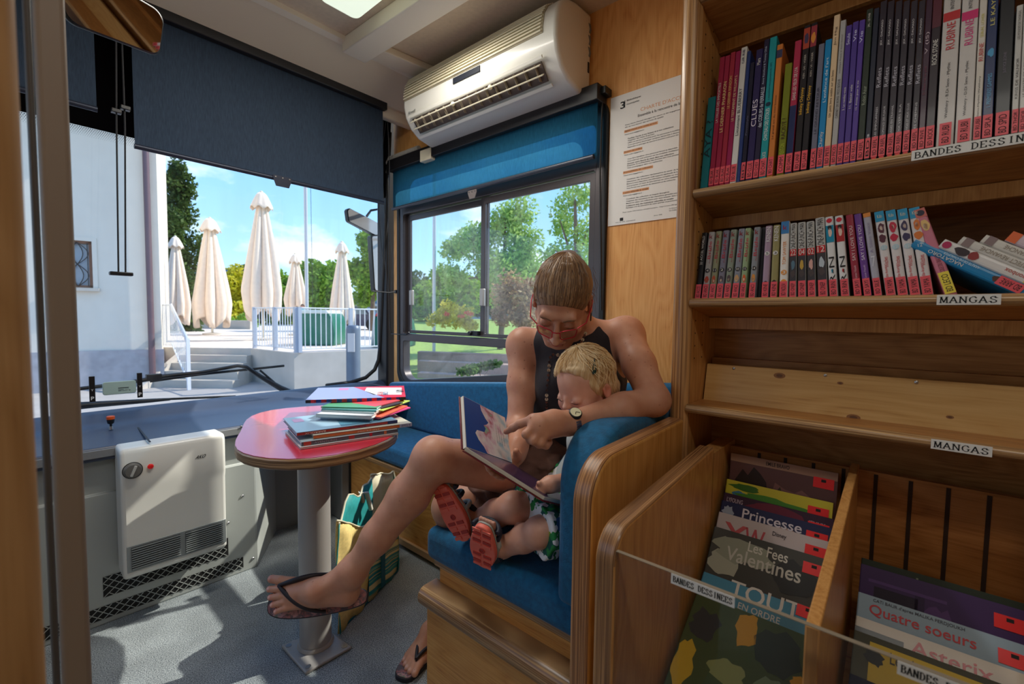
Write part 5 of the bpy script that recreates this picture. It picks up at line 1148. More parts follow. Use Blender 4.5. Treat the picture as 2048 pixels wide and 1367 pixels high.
# ---------------------------------------------------------------- top shelf of albums
Z1 = SHZ[1]-.004
XS = 1.155
def zx(v): return 1348+v/2.926
G1_ = 'comic albums on the highest shelf'
N = (40, 34, 62); DK = (44, 36, 42); MG = (166, 38, 72); PU = (78, 56, 140); W_ = (226, 222, 216); Gd = (232, 190, 90); Rd = (214, 60, 60)
# x left, x right at the base (zoomed reading), top y of zoomed reading, colour, spine features, mark, label
A = [
 (150, 196, 580, (22, 116, 124), [('text', 'AYA ?', .35, .75, .8, (24, 50, 60))], None, 'teal patterned album leaning in the left corner of the highest shelf'),
 (199, 229, 335, MG, [('text', 'LA VALLEE DES IMMORTELS', .50, .80, .45, W_), ('disc', .05, (200, 180, 120), '25')], 'BD BLAK', 'leftmost of the four magenta and red albums'),
 (231, 260, 326, MG, [('text', 'LE DERNIER PHARAON', .42, .80, .62, (240, 226, 150))], 'BD BLAK', 'second from the left of the four magenta and red albums, with the largest title'),
 (262, 291, 306, (172, 44, 66), [('text', 'LE DERNIER ESPADON', .58, .82, .5, (236, 210, 130))], 'BD BLAK', 'third from the left of the four magenta and red albums'),
 (293, 322, 300, (160, 34, 84), [('text', 'LE TESTAMENT DE WILLIAM S.', .48, .82, .5, (240, 220, 160))], 'BD BLAK', 'rightmost of the four magenta and red albums, touching the white spine'),
 (324, 360, 256, W_, [('text', 'Lieutenant BLUEBERRY', .36, .70, .5, (30, 34, 60)), ('text', 'GIR RIB', .88, .98, .4, (40, 50, 90))], 'BD BLUE', 'white spined album taller than the magenta ones beside it'),
 (362, 384, 300, (44, 62, 120), [], None, 'blue album tucked directly right of the tall white spined one'),
 (386, 412, 372, (30, 28, 50), [('text', 'Pousiekyle', .4, .56, .4, (120, 120, 150))], 'BD', 'short dark navy album left of the thick navy one'),
 (416, 457, 290, (46, 36, 84), [('text', 'CLUES', .42, .62, .72, (226, 216, 226)), ('text', 'Mara', .88, .93, .5, W_)], 'BD CLUE', 'thick navy album with five large white capitals on its spine'),
 (459, 491, 214, N, [('text', 'des COEURS de FERRAILLE', .38, .66, .7, (220, 226, 240)), ('text', 'Anne Rouvlard & Tommy Ohtk', .68, .95, .45, (190, 200, 220)), ('disc', .15, (90, 90, 130), 'G', W_)], 'BD CHEV', 'tall navy album with decorative white title, left of the turquoise one'),
 (493, 536, 190, (30, 150, 156), [('text', 'CHATEAU DES ETOILES', .28, .50, .5, (236, 240, 236)), ('text', "L'exposition interplanetaire de 1875", .56, .82, .35, (20, 60, 80)), ('disc', .53, (20, 50, 70), ''), ('text', 'ALEX ALICE', .10, .20, .45, W_)], 'BD CHAT', 'tall turquoise album left of the orange one'),
 (540, 576, 262, (206, 122, 56), [('band', .9, .96, (60, 60, 90)), ('text', 'Le grand art du mini bonsai', .3, .62, .35, (70, 40, 30))], 'BD CHAT', 'orange album with a dark band near the top'),
 (598, 640, 380, (120, 126, 30), [('text', 'RACISTE ?', .34, .52, .6, (70, 30, 30)), ('text', 'COMMENT DEVIENT-ON', .05, .3, .6, (180, 190, 60))], 'COMM', 'short olive green album standing next to the orange one'),
 (646, 686, 240, (176, 44, 76), [('band', 0, .52, (34, 44, 88)), ('text', 'DANS LES YEUX DE LYA', .56, .80, .5, W_)], 'BD DANS', 'album with pink upper and dark blue lower spine'),
 (695, 734, 138, (34, 30, 34), [('band', .84, .98, (176, 70, 50)), ('blob', .91, .8, .04, (70, 60, 90)), ('text', 'Infinity Odyssey', .40, .58, .6, (240, 186, 60)), ('text', 'KEN - SAI - VIZIER', .64, .80, .3, (200, 190, 180))], 'BD LANF', 'left of the two black albums with golden lettering and fiery top'),
 (738, 775, 118, (34, 30, 36), [('band', .84, .98, (150, 54, 66)), ('blob', .90, .8, .04, (220, 140, 60)), ('text', 'Infinity Odyssey', .40, .58, .6, (240, 186, 60)), ('text', 'KEN - VI - VIZIER', .64, .80, .3, (200, 190, 180))], 'BD LANF', 'right of the two black albums with golden lettering and fiery top'),
 (792, 826, 262, (112, 112, 130), [('text', 'LE GRAND RETOUR', .30, .66, .4, (50, 50, 70))], 'LACR', 'grey lilac album just left of the bright blue one'),
 (830, 868, 236, (14, 132, 190), [('text', 'Miss Charity', .10, .30, .7, W_), ('text', "L'enfance de l'art", .52, .86, .45, (220, 236, 240))], 'BD MISS', 'bright blue album with white handwritten spine title'),
 (871, 908, 68, (226, 196, 158), [('text', 'Un petit livre oublie sur un banc', .34, .64, .5, (60, 40, 40)), ('text', 'Jim Mig', .80, .92, .4, (90, 60, 50))], 'BD PETI', 'tall cream album, the only cream spine on the highest shelf'),
 (913, 946, 118, (178, 176, 174), [('text', 'CARNET DE BORD  PICO BOGUE', .34, .60, .45, (50, 44, 50)), ('text', 'Dominique Roques et Alexis Dormal', .64, .90, .3, (70, 60, 70))], 'BD PICO', 'light grey album directly right of the tall cream one'),
 (949, 985, 150, PU, [('text', '3. Le rendez-vous', .40, .56, .4, W_), ('text', 'Seule', .86, .94, .5, (220, 220, 250))], 'BD REAL', 'leftmost of the three slim purple albums'),
 (988, 1024, 128, PU, [('text', '11. Baiser vole', .40, .56, .4, W_), ('text', 'Vie', .86, .94, .5, (220, 220, 250))], 'BD REAL', 'middle one of the three slim purple albums'),
 (1027, 1062, 118, (86, 60, 150), [('text', '12. Amies pour la vie', .38, .58, .4, W_), ('text', 'Vie', .84, .92, .5, (220, 220, 250))], 'BD REAL', 'rightmost of the three slim purple albums'),
 (1066, 1106, 50, (42, 52, 42), [('text', 'JAL - LE FAB', .88, .97, .4, W_), ('text', 'Robin Azur', .38, .50, .55, (160, 170, 150))], 'BD REFL', 'dark green album right of the purple ones'),
 (1110, 1143, 46, (36, 40, 58), [('text', '3', .15, .19, .4, (200, 200, 210))], 'BD', 'dark slate album right of the dark green one'),
]
for k, (x0, tt) in enumerate(((1147, 'LES EMPOURPREES'), (1192, 'ROMANCE DES FLEAUX'), (1240, 'SAGES EN TRAVAIL'), (1286, 'DIX VERS BLA'), (1333, 'ANGES ET HUIS CLOS'), (1380, 'LES CHEMINS'))):
    A.append((x0, x0+41, 2, (48, 40, 52), [('text', 'JEX - DALMASO', .72, .88, .36, (220, 216, 220)), ('text', 'Reflets', .46, .58, .6, (190, 186, 200)), ('text', tt, .16, .34, .3, (210, 206, 214)), ('htext', str(6+k if k < 5 else 5), .065, .09, .35, W_), ('disc', .03, (226, 60, 60), '')], 'BD REFL', ('leftmost', 'second from the left', 'third from the left', 'third from the right', 'second from the right', 'rightmost')[k]+' of six uniform black albums with grey script'))
A += [
 (1424, 1464, -10, (62, 34, 56), [('text', "Et Rien ne va plus", .38, .56, .5, (120, 50, 80)), ('text', 'V (IS)', .64, .78, .6, (200, 180, 190))], 'BD RIVE', 'dark plum album directly right of the six uniform black ones'),
 (1466, 1520, -20, (42, 28, 40), [('band', .80, 1, (90, 34, 50)), ('text', 'ROCK STONE', .56, .72, .55, (230, 226, 220))], 'BD ROCK', 'black album with white spine title directly left of the thick white pair'),
 (1530, 1636, -70, (202, 196, 192), [('band', .80, .855, (190, 40, 44)), ('htext', '', 0, .01, .1, W_), ('text', 'RUBINE', .62, .79, .5, (196, 34, 50)), ('text', 'INTEGRALE', .87, .99, .22, (40, 36, 50)), ('text', 'Walthery - B.Di Sano - Mythic', .2, .54, .22, (50, 46, 50))], 'BD RUBI', 'left of the two thick grey white albums with a coloured band'),
 (1641, 1744, -70, (206, 200, 196), [('band', .80, .855, (210, 40, 110)), ('text', 'RUBINE', .64, .80, .5, (216, 50, 130)), ('text', 'INTEGRALE', .87, .99, .22, (40, 36, 50)), ('text', 'Walthery - D.Di Sano - Mythic', .2, .54, .22, (50, 46, 50))], 'BD RUBI', 'right of the two thick grey white albums, with a pink band'),
 (1748, 1794, -20, (214, 206, 196), [('text', 'RUBINE', .56, .68, .6, (200, 40, 40)), ('text', 'SERIAL LOVER', .72, .88, .4, (206, 196, 90)), ('text', 'B.DiSano.Mythic.Walthery', .14, .46, .3, (60, 50, 50))], 'BD RUBI', 'slim white album with red and yellow lettering beside the thick pair'),
 (1798, 1862, -40, (26, 44, 94), [('text', '1. PREMIERES GAMMES', .24, .46, .4, (90, 170, 220)), ('text', 'LE KAY', .78, .95, .4, (220, 210, 120)), ('blob', .60, .7, .03, (60, 150, 200))], 'BD SPLA', 'navy blue album with light blue lettering right of the white ones'),
 (1872, 1962, -30, (20, 20, 28), [('text', 'JUSTICE ZONE', .46, .60, .25, (120, 110, 130))], 'BD SPID', 'thick black album second from the right end of the shelf'),
 (1972, 2012, 40, (196, 194, 190), [('text', 'LES MONDES DE THORGAL', .74, .96, .4, (70, 60, 60)), ('text', 'KRISS DE VALNOR', .3, .6, .4, (70, 60, 60))], 'BD THOR', 'grey white album at the right edge, left one of the last pair'),
 (2016, 2056, 20, (206, 204, 198), [('text', 'LES MONDES DE THORGAL', .74, .96, .4, (70, 60, 60)), ('text', 'LE MAITRE DE JUSTICE', .3, .6, .4, (70, 60, 60))], 'BD THOR', 'grey white album at the right edge, right one of the last pair'),
 (2060, 2110, 0, (190, 60, 60), [], 'BD THOR', 'red album mostly beyond the right edge of the highest shelf'),
]
bx0 = 0
for i, (x0, x1, ty, col, ft, mk, lab) in enumerate(A):
    zb = Z1+.010
    ya, yb_ = ybase(zx(x0), XS, zb), ybase(zx(x1), XS, zb); w_ = (ya-yb_)
    # height from the photographed top edge
    yc = (ya+yb_)/2; xt = zx((x0+x1)/2)+12; p = at(xt, max(ty, -200)/2.926, X=XS+.045)
    tz = at(1348+((x0+x1)/2)/2.926+ (1090-ty)/2.926*.085, ty/2.926, Y=yc) if False else p
    h_ = min(.345, max(.20, (p.z-Z1)/cos(TILT)))
    b = book(w_*.97, h_, .20, col, ft, lab, None, 'comic_album', 'book', mk, sy=.012 if 'numbered' not in lab else .04)
    place(b, yc, Z1, 0, XS)
# ---------------------------------------------------------------- manga shelf
Z2 = SHZ[2]-.004
def z6(v): return 1370+v/6.206
def z7(v): return 1670+v/5.418
Rb = (184, 60, 70)
Mg = []
def bride(x0, x1, n_, col, hair, lab): Mg.append((z6(x0), z6(x1), None, col, [('htext', 'k', .90, .965, .55, (150, 24, 40)), ('text', 'Ancient Magus', .53, .78, .26, (150, 50, 60), .003), ('text', 'Bride', .60, .86, .5, (196, 60, 76)), ('disc', .43, (50, 46, 50), str(n_), W_), ('blob', .30, .7, .055, hair), ('blob', .28, .32, .025, (236, 206, 186)), ('blob', .19, .8, .05, (60, 66, 74))], 'BD ANCI', lab))
Mg.append((z6(115), z6(192), None, (28, 26, 30), [('text', '))) ACCEL WORLD', .52, .95, .5, (226, 224, 226)), ('text', 'Reki Kawahara', .12, .24, .3, (140, 140, 140))], 'BD ACCE', 'black manga volume at the left end of the manga row'))
for a in ((200, 282, 4, (176, 172, 172), (190, 74, 50), 'first (leftmost) of the seven pale misty manga volumes beside the black one'), (290, 368, 11, (150, 150, 118), (186, 84, 50), 'second of the seven pale misty manga volumes beside the black one'), (378, 462, 2, (128, 124, 142), (86, 74, 86), 'third of the seven pale misty manga volumes beside the black one'), (472, 557, 3, (140, 148, 132), (90, 74, 76), 'fourth of the seven pale misty manga volumes beside the black one'), (572, 658, 10, (138, 140, 152), (206, 160, 110), 'fifth of the seven pale misty manga volumes beside the black one'), (670, 748, 15, (150, 170, 128), (214, 96, 40), 'sixth of the seven pale misty manga volumes beside the black one'), (782, 868, 14, (138, 140, 146), (214, 140, 60), 'seventh and last of the seven pale misty manga volumes beside the black one')): bride(*a)
Mg.append((z6(872), z6(932), None, (34, 34, 40), [], None, 'black manga volume set back between the pale series and the mauve volume'))
Mg.append((z6(942), z6(1032), None, (168, 142, 164), [('text', 'KENEN', .78, .98, .62, (232, 228, 226)), ('disc', .62, (230, 226, 222), '5'), ('blob', .22, .6, .03, (60, 50, 66))], 'BD KENE', 'mauve manga volume with a white disc'))
Mg.append((z6(1050), z6(1142), None, (152, 142, 92), [('text', 'KENEN', .78, .98, .62, (232, 228, 226)), ('disc', .62, (230, 226, 222), '3'), ('blob', .22, .7, .04, (60, 44, 44))], 'BD KENE', 'olive manga volume with a white disc'))
Mg.append((z6(1162), z6(1272), .10, (236, 230, 224), [('band', .84, 1, (64, 130, 190)), ('htext', 'k', .89, .95, .5, (170, 30, 60)), ('text', 'TOM SAWYER', .44, .74, .42, (226, 140, 50)), ('disc', .34, (232, 150, 60), '3', W_), ('disc', .22, (232, 150, 60), '')], 'BD NOUV', 'white manga volume with orange title and blue top'))
def op(x0, x1, n_, c, lab): Mg.append((z6(x0), z6(x1), None, (206, 204, 200), [('text', 'ONE-PUNCH MAN', .66, .985, .72, (26, 26, 28)), ('band', .56, .65, (196, 40, 46)), ('htext', n_, .57, .64, .75, W_), ('band', .22, .56, (64, 60, 66)), ('blob', .44, .6, .07, c), ('blob', .33, .8, .05, (80, 70, 70)), ('band', .16, .22, (120, 30, 36))], 'BD ONEP', lab))
op(1290, 1378, '22', (90, 120, 140), 'manga volume with bold black title and blue grey figure'); op(1400, 1502, '04', (200, 160, 70), 'manga volume with bold black title and golden figure'); op(1522, 1625, '02', (220, 170, 160), 'manga volume with bold black title and pink figure'); op(1650, 1775, '12', (190, 200, 210), 'manga volume with bold black title and silver figure')
for x0, x1, c, lab in ((1792, 1902, (20, 140, 176), 'white manga volume with turquoise portrait and bold black title'), (1935, 2048, (176, 40, 44), 'white manga volume with red portrait and bold black title')):
    Mg.append((z6(x0), z6(x1), None, (226, 224, 224), [('disc', .95, (210, 40, 60), ''), ('band', .68, .89, c), ('blob', .80, .5, .06, (230, 200, 184)), ('blob', .86, .6, .03, (34, 30, 34)), ('text', 'R-N', .18, .50, .66, (28, 26, 30)), ('blob', .33, .22, .025, c)], 'BD RIN', lab))
Mg.append((z7(205), z7(297), None, (156, 42, 62), [('text', 'SAY I LOVE YOU', .44, .86, .42, (236, 214, 216)), ('htext', '11', .01, .06, .6, W_), ('text', 'Kanae Hazuki', .22, .38, .3, (226, 180, 190))], 'BD SAYI', 'dark red manga volume with white vertical title'))
Mg.append((z7(313), z7(405), None, (108, 62, 146), [('text', 'SAY I LOVE YOU', .44, .86, .42, (236, 224, 240)), ('htext', '12', .01, .06, .6, W_), ('text', 'Kanae Hazuki', .22, .38, .3, (210, 180, 226))], 'BD SAYI', 'purple manga volume with white vertical title'))
Mg.append((z7(425), z7(518), None, (178, 176, 190), [('band', .95, 1, (226, 140, 60)), ('text', 'A Silent Voice', .52, .88, .4, (150, 140, 170)), ('htext', '7', .36, .48, .5, (220, 220, 232))], 'BD SILE', 'silver grey manga volume with an orange top'))
for x0, x1, c, lab in ((552, 668, (90, 40, 60), 'first from the left'), (680, 802, (196, 40, 70), 'second from the left'), (812, 936, (60, 50, 90), 'third from the left'), (944, 1078, (220, 120, 50), 'rightmost')):
    Mg.append((z7(x0), z7(x1), None, (222, 214, 214), [('band', .88, 1, (30, 150, 196)), ('htext', 'Kdo', .92, .96, .5, (220, 220, 190)), ('blob', .80, .75, .07, c), ('blob', .80, .35, .03, (240, 214, 200)), ('blob', .68, .85, .05, c), ('disc', .57, (180, 206, 220), '12', W_), ('text', 'Yamada-kun', .12, .34, .3, (206, 60, 70), -.002), ('text', 'Witches', .34, .46, .45, (200, 40, 46))], 'BD YAMA', '%s of four blue topped manga volumes with colourful portraits' % lab))
zb = Z2+.002
n_m = len(Mg)
for i, (x0, x1, dz, col, ft, mk, lab) in enumerate(Mg):
    ya, yb_ = ybase(x0, XS, zb), ybase(x1, XS, zb); yc = (ya+yb_)/2; w_ = ya-yb_
    xm = (x0+x1)/2; lean = radians(0 if xm < 1500 else min(9.0, (xm-1500)*.036)); 
    if xm < 1480: lean = radians(-1.0)
    h_ = .172+(.006 if (dz or xm > 1640) else 0)
    setb = .012 if 'set back' in lab else 0
    b = book(w_*.93*cos(lean), h_, .115, col, ft, lab, None, 'manga_volume', 'book', mk, sy=.004, sh=.036, rounded=True)
    place(b, yc, Z2+abs(sin(lean))*w_*.5, lean, XS+setb)
# leaning end of the row
b = book(.0165, .178, .115, (206, 122, 142), [('band', .90, 1, (206, 110, 100)), ('disc', .95, (40, 36, 60), ''), ('blob', .80, .8, .07, (230, 190, 120)), ('blob', .79, .45, .04, (246, 216, 200)), ('text', "L'ECOLE DU BALLET", .22, .46, .4, (120, 50, 70))], 'pink manga volume with yellow mark leaning left against the row', None, 'manga_volume', 'book', 'BD LECO', sy=.004, sh=.042, rounded=True, smat=M_STY)
place(b, ybase(z7(1262), XS, zb), Z2+.003, radians(17), XS)
L5 = [(1900, (28, 130, 186), [('text', 'NAGATORO', .52, .84, .34, W_, -.002), ('text', 'ARRETE DE ME CHAUFFER', .40, .72, .25, (200, 226, 240), .005), ('blob', .22, .7, .05, (90, 60, 50))], 'BD ARRE', 'bright blue manga volume at the bottom of the toppled pile'),
      (2040, (226, 222, 220), [('disc', .95, (180, 40, 90), ''), ('blob', .80, .9, .08, (60, 50, 56)), ('blob', .70, .9, .05, (150, 60, 60)), ('text', 'Moonbox', .20, .42, .4, (190, 70, 60))], 'BD', 'white manga volume with red lettering, second in the toppled pile'),
      (2150, (216, 212, 206), [('band', .90, .97, (140, 120, 120)), ('text', 'PERFECT REVANCHE', .4, .82, .45, (150, 136, 120))], 'BD', 'cream manga volume, third in the toppled pile'),
      (2262, (220, 216, 208), [('band', .90, .97, (140, 120, 120)), ('text', 'PERFECT REVANCHE', .4, .82, .45, (150, 136, 120))], 'BD', 'cream manga volume, fourth in the toppled pile'),
      (2400, (214, 196, 206), [('band', .92, 1, (230, 110, 60)), ('text', 'Sweet love', .5, .8, .5, (210, 110, 150))], 'BD', 'pink and lime manga volume on top of the toppled pile')]
ln = radians(56); y0 = ybase(z7(1905), XS, zb); yy = y0
for i, (xb, col, ft, mk, lab) in enumerate(L5):
    w_ = .0185 if i not in (2, 3) else .016; hh_ = .178 if i != 1 else .170
    b = book(w_, hh_, .115, col, ft, lab, None, 'manga_volume', 'book', mk, sy=.004, sh=.036, rounded=True, smat=M_STY if i == 1 else None)
    yc = yy-(w_*.5/cos(ln)); yy -= w_/cos(ln)*1.02
    place(b, yc, Z2+sin(ln)*w_*.5, ln, XS)
# ---------------------------------------------------------------- albums lying face out in the bin
def cover_album(Xt, px_, py_, lean, yl, w_, h_, t_, col, feats, label, spine=None, mk=True):
    """album leaning back in the bin: top edge at X=Xt on the line of sight through the photographed top left corner"""
    zt_b = at(px_, py_, X=Xt).z; b = MB(); M = cmat(col, .25)
    b.box((0, 0, -h_), (w_, .0016, 0), M); b.box((0, t_-.0016, -h_), (w_, t_, 0), M); b.box((0, 0, -h_), (.0016, t_, 0), cmat(spine or col)); b.box((.003, .0016, -h_+.003), (w_-.003, t_-.0016, -.003), M_PAPER)
    yf = -.0004
    for f in feats:
        if f[0] == 'rect': b.quad([(w_*f[1], yf, -h_*f[3]), (w_*f[2], yf, -h_*f[3]), (w_*f[2], yf, -h_*f[4]), (w_*f[1], yf, -h_*f[4])][::-1], cmat(f[5]))
        elif f[0] == 'text': b.text(f[1], frame((w_*f[2], yf-.0005, -h_*f[5]), (1, 0, f[7] if len(f) > 7 else 0), (0, 0, 1)), w_*(f[3]-f[2]), h_*(f[5]-f[4]), cmat(f[6]), .01)
        elif f[0] == 'blob':
            n_ = 18; rb = random.Random(int(f[1]*977+f[2]*3571)); b.add([(max(.001, min(w_-.001, w_*(f[1]+f[3]*cos(2*pi*k/n_)*rb.uniform(.7, 1.15)))), yf-.0002-.00003*(int(f[1]*977) % 5), max(-h_+.001, min(-.001, -h_*(f[2]+f[4]*sin(2*pi*k/n_)*rb.uniform(.7, 1.15))))) for k in range(n_)], [tuple(range(n_))], cmat(f[5]))
    o = b.build('comic_album'); tag(o, label, 'book')
    if mk:
        s_ = MB(); s_.box((w_-.045, -.0012, -.0395), (w_-.006, -.0007, -.0165), M_STKO); s_.box((w_-.030, -.0016, -.026), (w_-.021, -.0012, -.020), M_INK); k_ = s_.build('red_sticker'); k_.parent = o
    o.matrix_world = Matrix.Translation((Xt, yl, zt_b)) @ Matrix.Rotation(-pi/2, 4, 'Z') @ Matrix.Rotation(-lean, 4, 'X')
    return o
Lb = [
 (1.225, 1462, 905, 12, .222, .30, .008, (98, 66, 66), [('rect', .0, 1, 0, .06, (166, 130, 110)), ('text', 'EMILE BRAVO', .36, .58, .015, .045, (40, 26, 26)), ('blob', .22, .30, .2, .2, (44, 34, 36)), ('blob', .6, .35, .28, .2, (132, 92, 88)), ('blob', .84, .42, .05, .035, (70, 150, 60)), ('blob', .5, .4, .05, .2, (70, 58, 44))], 'brown and mauve album standing last in the left column of the bin'),
 (1.195, 1468, 960, 18, .218, .29, .008, (206, 196, 60), [('blob', .45, .12, .4, .05, (76, 140, 50)), ('blob', .2, .04, .16, .03, (60, 110, 40)), ('blob', .15, .12, .08, .05, (70, 130, 170)), ('blob', .75, .16, .2, .05, (70, 150, 60))], 'yellow album with green leafy picture in the left column of the bin'),
 (1.175, 1463, 987, 24, .222, .30, .009, (58, 32, 56), [('blob', .5, .08, .3, .08, (110, 36, 60)), ('text', 'LYFOUNG', .04, .20, .03, .065, (196, 180, 196)), ('text', 'JENNY', .80, .94, .05, .08, (196, 180, 196))], 'dark purple album with small pale lettering in both corners in the bin'),
 (1.160, 1463, 1004, 28, .222, .30, .010, (38, 44, 84), [('blob', .6, .16, .2, .08, (180, 150, 140)), ('blob', .08, .08, .06, .05, (160, 170, 190)), ('text', 'Princesse', .22, .76, .022, .095, (220, 214, 226)), ('blob', .86, .14, .06, .06, (200, 180, 150))], 'navy album with large white title in the bin'),
 (1.140, 1452, 1026, 33, .224, .30, .009, (198, 188, 190), [('text', 'Disney', .52, .64, .035, .075, (40, 36, 44)), ('text', 'Y', .08, .30, .06, .22, (196, 90, 96)), ('text', 'W', .28, .46, .06, .22, (186, 80, 90)), ('text', 'cs', .50, .74, .17, .26, (196, 90, 96))], 'off-white album with swirling faded red letters in the bin'),
 (1.110, 1438, 1054, 40, .226, .30, .012, (64, 64, 60), [('blob', .3, .12, .3, .10, (150, 156, 140)), ('blob', .15, .25, .14, .10, (172, 176, 160)), ('blob', .75, .2, .2, .12, (40, 42, 44)), ('text', 'Les Fees', .34, .68, .035, .11, (214, 214, 206)), ('text', 'Valentines', .16, .80, .115, .215, (200, 200, 192))], 'silver and black album with white script title in the bin'),
 (1.072, 1418, 1110, 48, .226, .30, .008, (64, 32, 86), [('rect', .08, .2, 0, .03, (130, 50, 90)), ('text', 'Jenis Chamblain    Lucile Thibaudier', .3, .8, .02, .04, (200, 150, 180))], 'violet album showing only a narrow strip behind the light blue one'),
 (1.058, 1413, 1125, 51, .226, .30, .010, (80, 150, 184), [('text', 'TOUT', .26, .84, .05, .17, (226, 226, 222)), ('text', 'EN ORDRE', .36, .70, .19, .235, (220, 222, 220))], 'light blue album with a large white capital title in the bin'),
 (1.000, 1395, 1184, 60, .228, .31, .008, (70, 92, 60), [('blob', .15, .2, .13, .12, (50, 60, 70)), ('blob', .48, .12, .10, .13, (214, 164, 50)), ('blob', .72, .18, .2, .15, (44, 62, 60)), ('blob', .08, .48, .09, .15, (220, 186, 60)), ('blob', .42, .42, .15, .08, (150, 164, 110)), ('blob', .75, .42, .16, .09, (120, 146, 120)), ('blob', .9, .58, .12, .1, (64, 110, 54)), ('blob', .35, .7, .22, .12, (150, 156, 110)), ('blob', .7, .75, .16, .14, (220, 150, 60)), ('blob', .12, .85, .12, .1, (70, 100, 60)), ('blob', .92, .3, .08, .05, (224, 170, 50))], 'front album with painted green and yellow leaf pattern seen through the acrylic'),
]
for (Xt, px_, py_, ln_, w_, h_, t_, col, ft, lab) in Lb: cover_album(Xt, px_, py_, radians(ln_), .318, w_, h_, t_, col, ft, lab, mk=('violet' not in lab and 'painted' not in lab))
Rb_ = [
 (1.165, 1716, 1112, 26, .235, .30, .008, (42, 54, 44), [('text', 'Le', .36, .46, .03, .07, (130, 140, 120))], 'dark green album last in the right column of the bin', False),
 (1.150, 1722, 1126, 30, .232, .29, .010, (66, 42, 96), [('rect', .1, .38, .12, .2, (34, 24, 50)), ('blob', .5, .3, .1, .2, (90, 60, 120)), ('rect', .36, .42, .10, .6, (50, 32, 74)), ('rect', .06, .55, .08, .10, (90, 62, 126))], 'purple album with a doorway picture in the right column', True),
 (1.115, 1716, 1182, 38, .235, .30, .010, (150, 176, 196), [('text', "CATI BAUR d'apres MALIKA FERDJOUKH", .10, .64, .012, .036, (50, 50, 70)), ('text', 'Quatre soeurs', .08, .70, .048, .12, (200, 40, 50))], 'pale blue album with red title of four words in the right column', True),
 (1.080, 1708, 1228, 45, .235, .30, .008, (206, 196, 180), [('text', 'Asterix', .34, .78, .03, .105, (190, 36, 40)), ('rect', 0, .30, .06, .2, (40, 36, 36)), ('rect', .8, 1, .1, .2, (40, 40, 50))], 'cream album with a bold red title in the right column', False),
 (1.045, 1698, 1254, 52, .240, .31, .010, (60, 58, 30), [('rect', .10, 1, .035, .40, (214, 184, 44)), ('text', 'Les Aventures', .22, .60, .055, .12, (60, 50, 30)), ('text', 'de', .42, .48, .135, .16, (60, 50, 30)), ('text', 'loupio', .55, .98, .12, .26, (36, 32, 26)), ('blob', .13, .12, .06, .05, (20, 20, 20))], 'dark olive album with a bright yellow title panel in the right column', False),
 (.975, 1712, 1350, 62, .238, .31, .008, (44, 50, 76), [('blob', .3, .3, .2, .2, (24, 26, 40)), ('blob', .75, .2, .2, .15, (90, 150, 180)), ('blob', .2, .5, .1, .3, (20, 22, 34))], 'dark blue album in front of the right column behind the acrylic', False),
]
for (Xt, px_, py_, ln_, w_, h_, t_, col, ft, lab, mk) in Rb_: cover_album(Xt, px_, py_, radians(ln_), .045, w_, h_, t_, col, ft, lab, mk=mk)
# ---------------------------------------------------------------- pile on the round table
def flat_book(A_, B_, C_, z, t_, L_, Wd, col, scol, label, feats=(), top=(), hard=True):
    """closed book lying flat: A_ near end of the spine, B_ far end direction, C_ side towards which the pages open"""
    a = at(*A_, Z=z); b = at(*B_, Z=z); c = at(*C_, Z=z); x = (b-a); x.z = 0; x.normalize(); y = V((-x.y, x.x, 0))
    if (c-a).dot(y) < 0: y = -y
    T = Matrix((x, y, V((0, 0, 1)))).transposed().to_4x4(); T.translation = a
    mb = MB(); bt = .0016 if hard else .0005
    mb.box((0, 0, 0), (L_, Wd, bt), cmat(col, .15), T); mb.box((0, 0, t_-bt), (L_, Wd, t_), cmat(col, .12), T); mb.box((0, 0, 0), (L_, .0015, t_), cmat(scol), T)
    i_ = .003 if hard else .0005; mb.box((i_, .0015, bt), (L_-i_, Wd-i_, t_-bt), M_PAPER, T)
    for f in feats:
        if f[0] == 'band': mb.quad([T @ V(p) for p in ((L_*f[1], -.0004, 0), (L_*f[2], -.0004, 0), (L_*f[2], -.0004, t_), (L_*f[1], -.0004, t_))], cmat(f[3]))
        else:   # upside-down spine title as in the photo
            mb.text(f[1], T @ frame((L_*f[3], -.0008, t_*.78), (-1, 0, 0), (0, 0, -1)) if f[5] else T @ frame((L_*f[2], -.0008, t_*.22), (1, 0, 0), (0, 0, 1)), L_*(f[3]-f[2]), t_*.56, cmat(f[4]))
    for f in top:
        if f[0] == 'rect': mb.quad([T @ V(p) for p in ((L_*f[1], Wd*f[3], t_+.0004), (L_*f[2], Wd*f[3], t_+.0004), (L_*f[2], Wd*f[4], t_+.0004), (L_*f[1], Wd*f[4], t_+.0004))], cmat(f[5]))
        elif f[0] == 'poly': mb.quad([T @ V((L_*u, Wd*v, t_+.0003)) for u, v in f[1]], cmat(f[2]))
        elif f[0] == 'text': mb.text(f[1], T @ frame((L_*f[2], Wd*f[3], t_+.0009), f[6], f[7]), f[4], f[5], cmat(f[8]))
    o = mb.build('picture_book'); return tag(o, label, 'book', 'books piled on the round table')
z = ZT+.0005
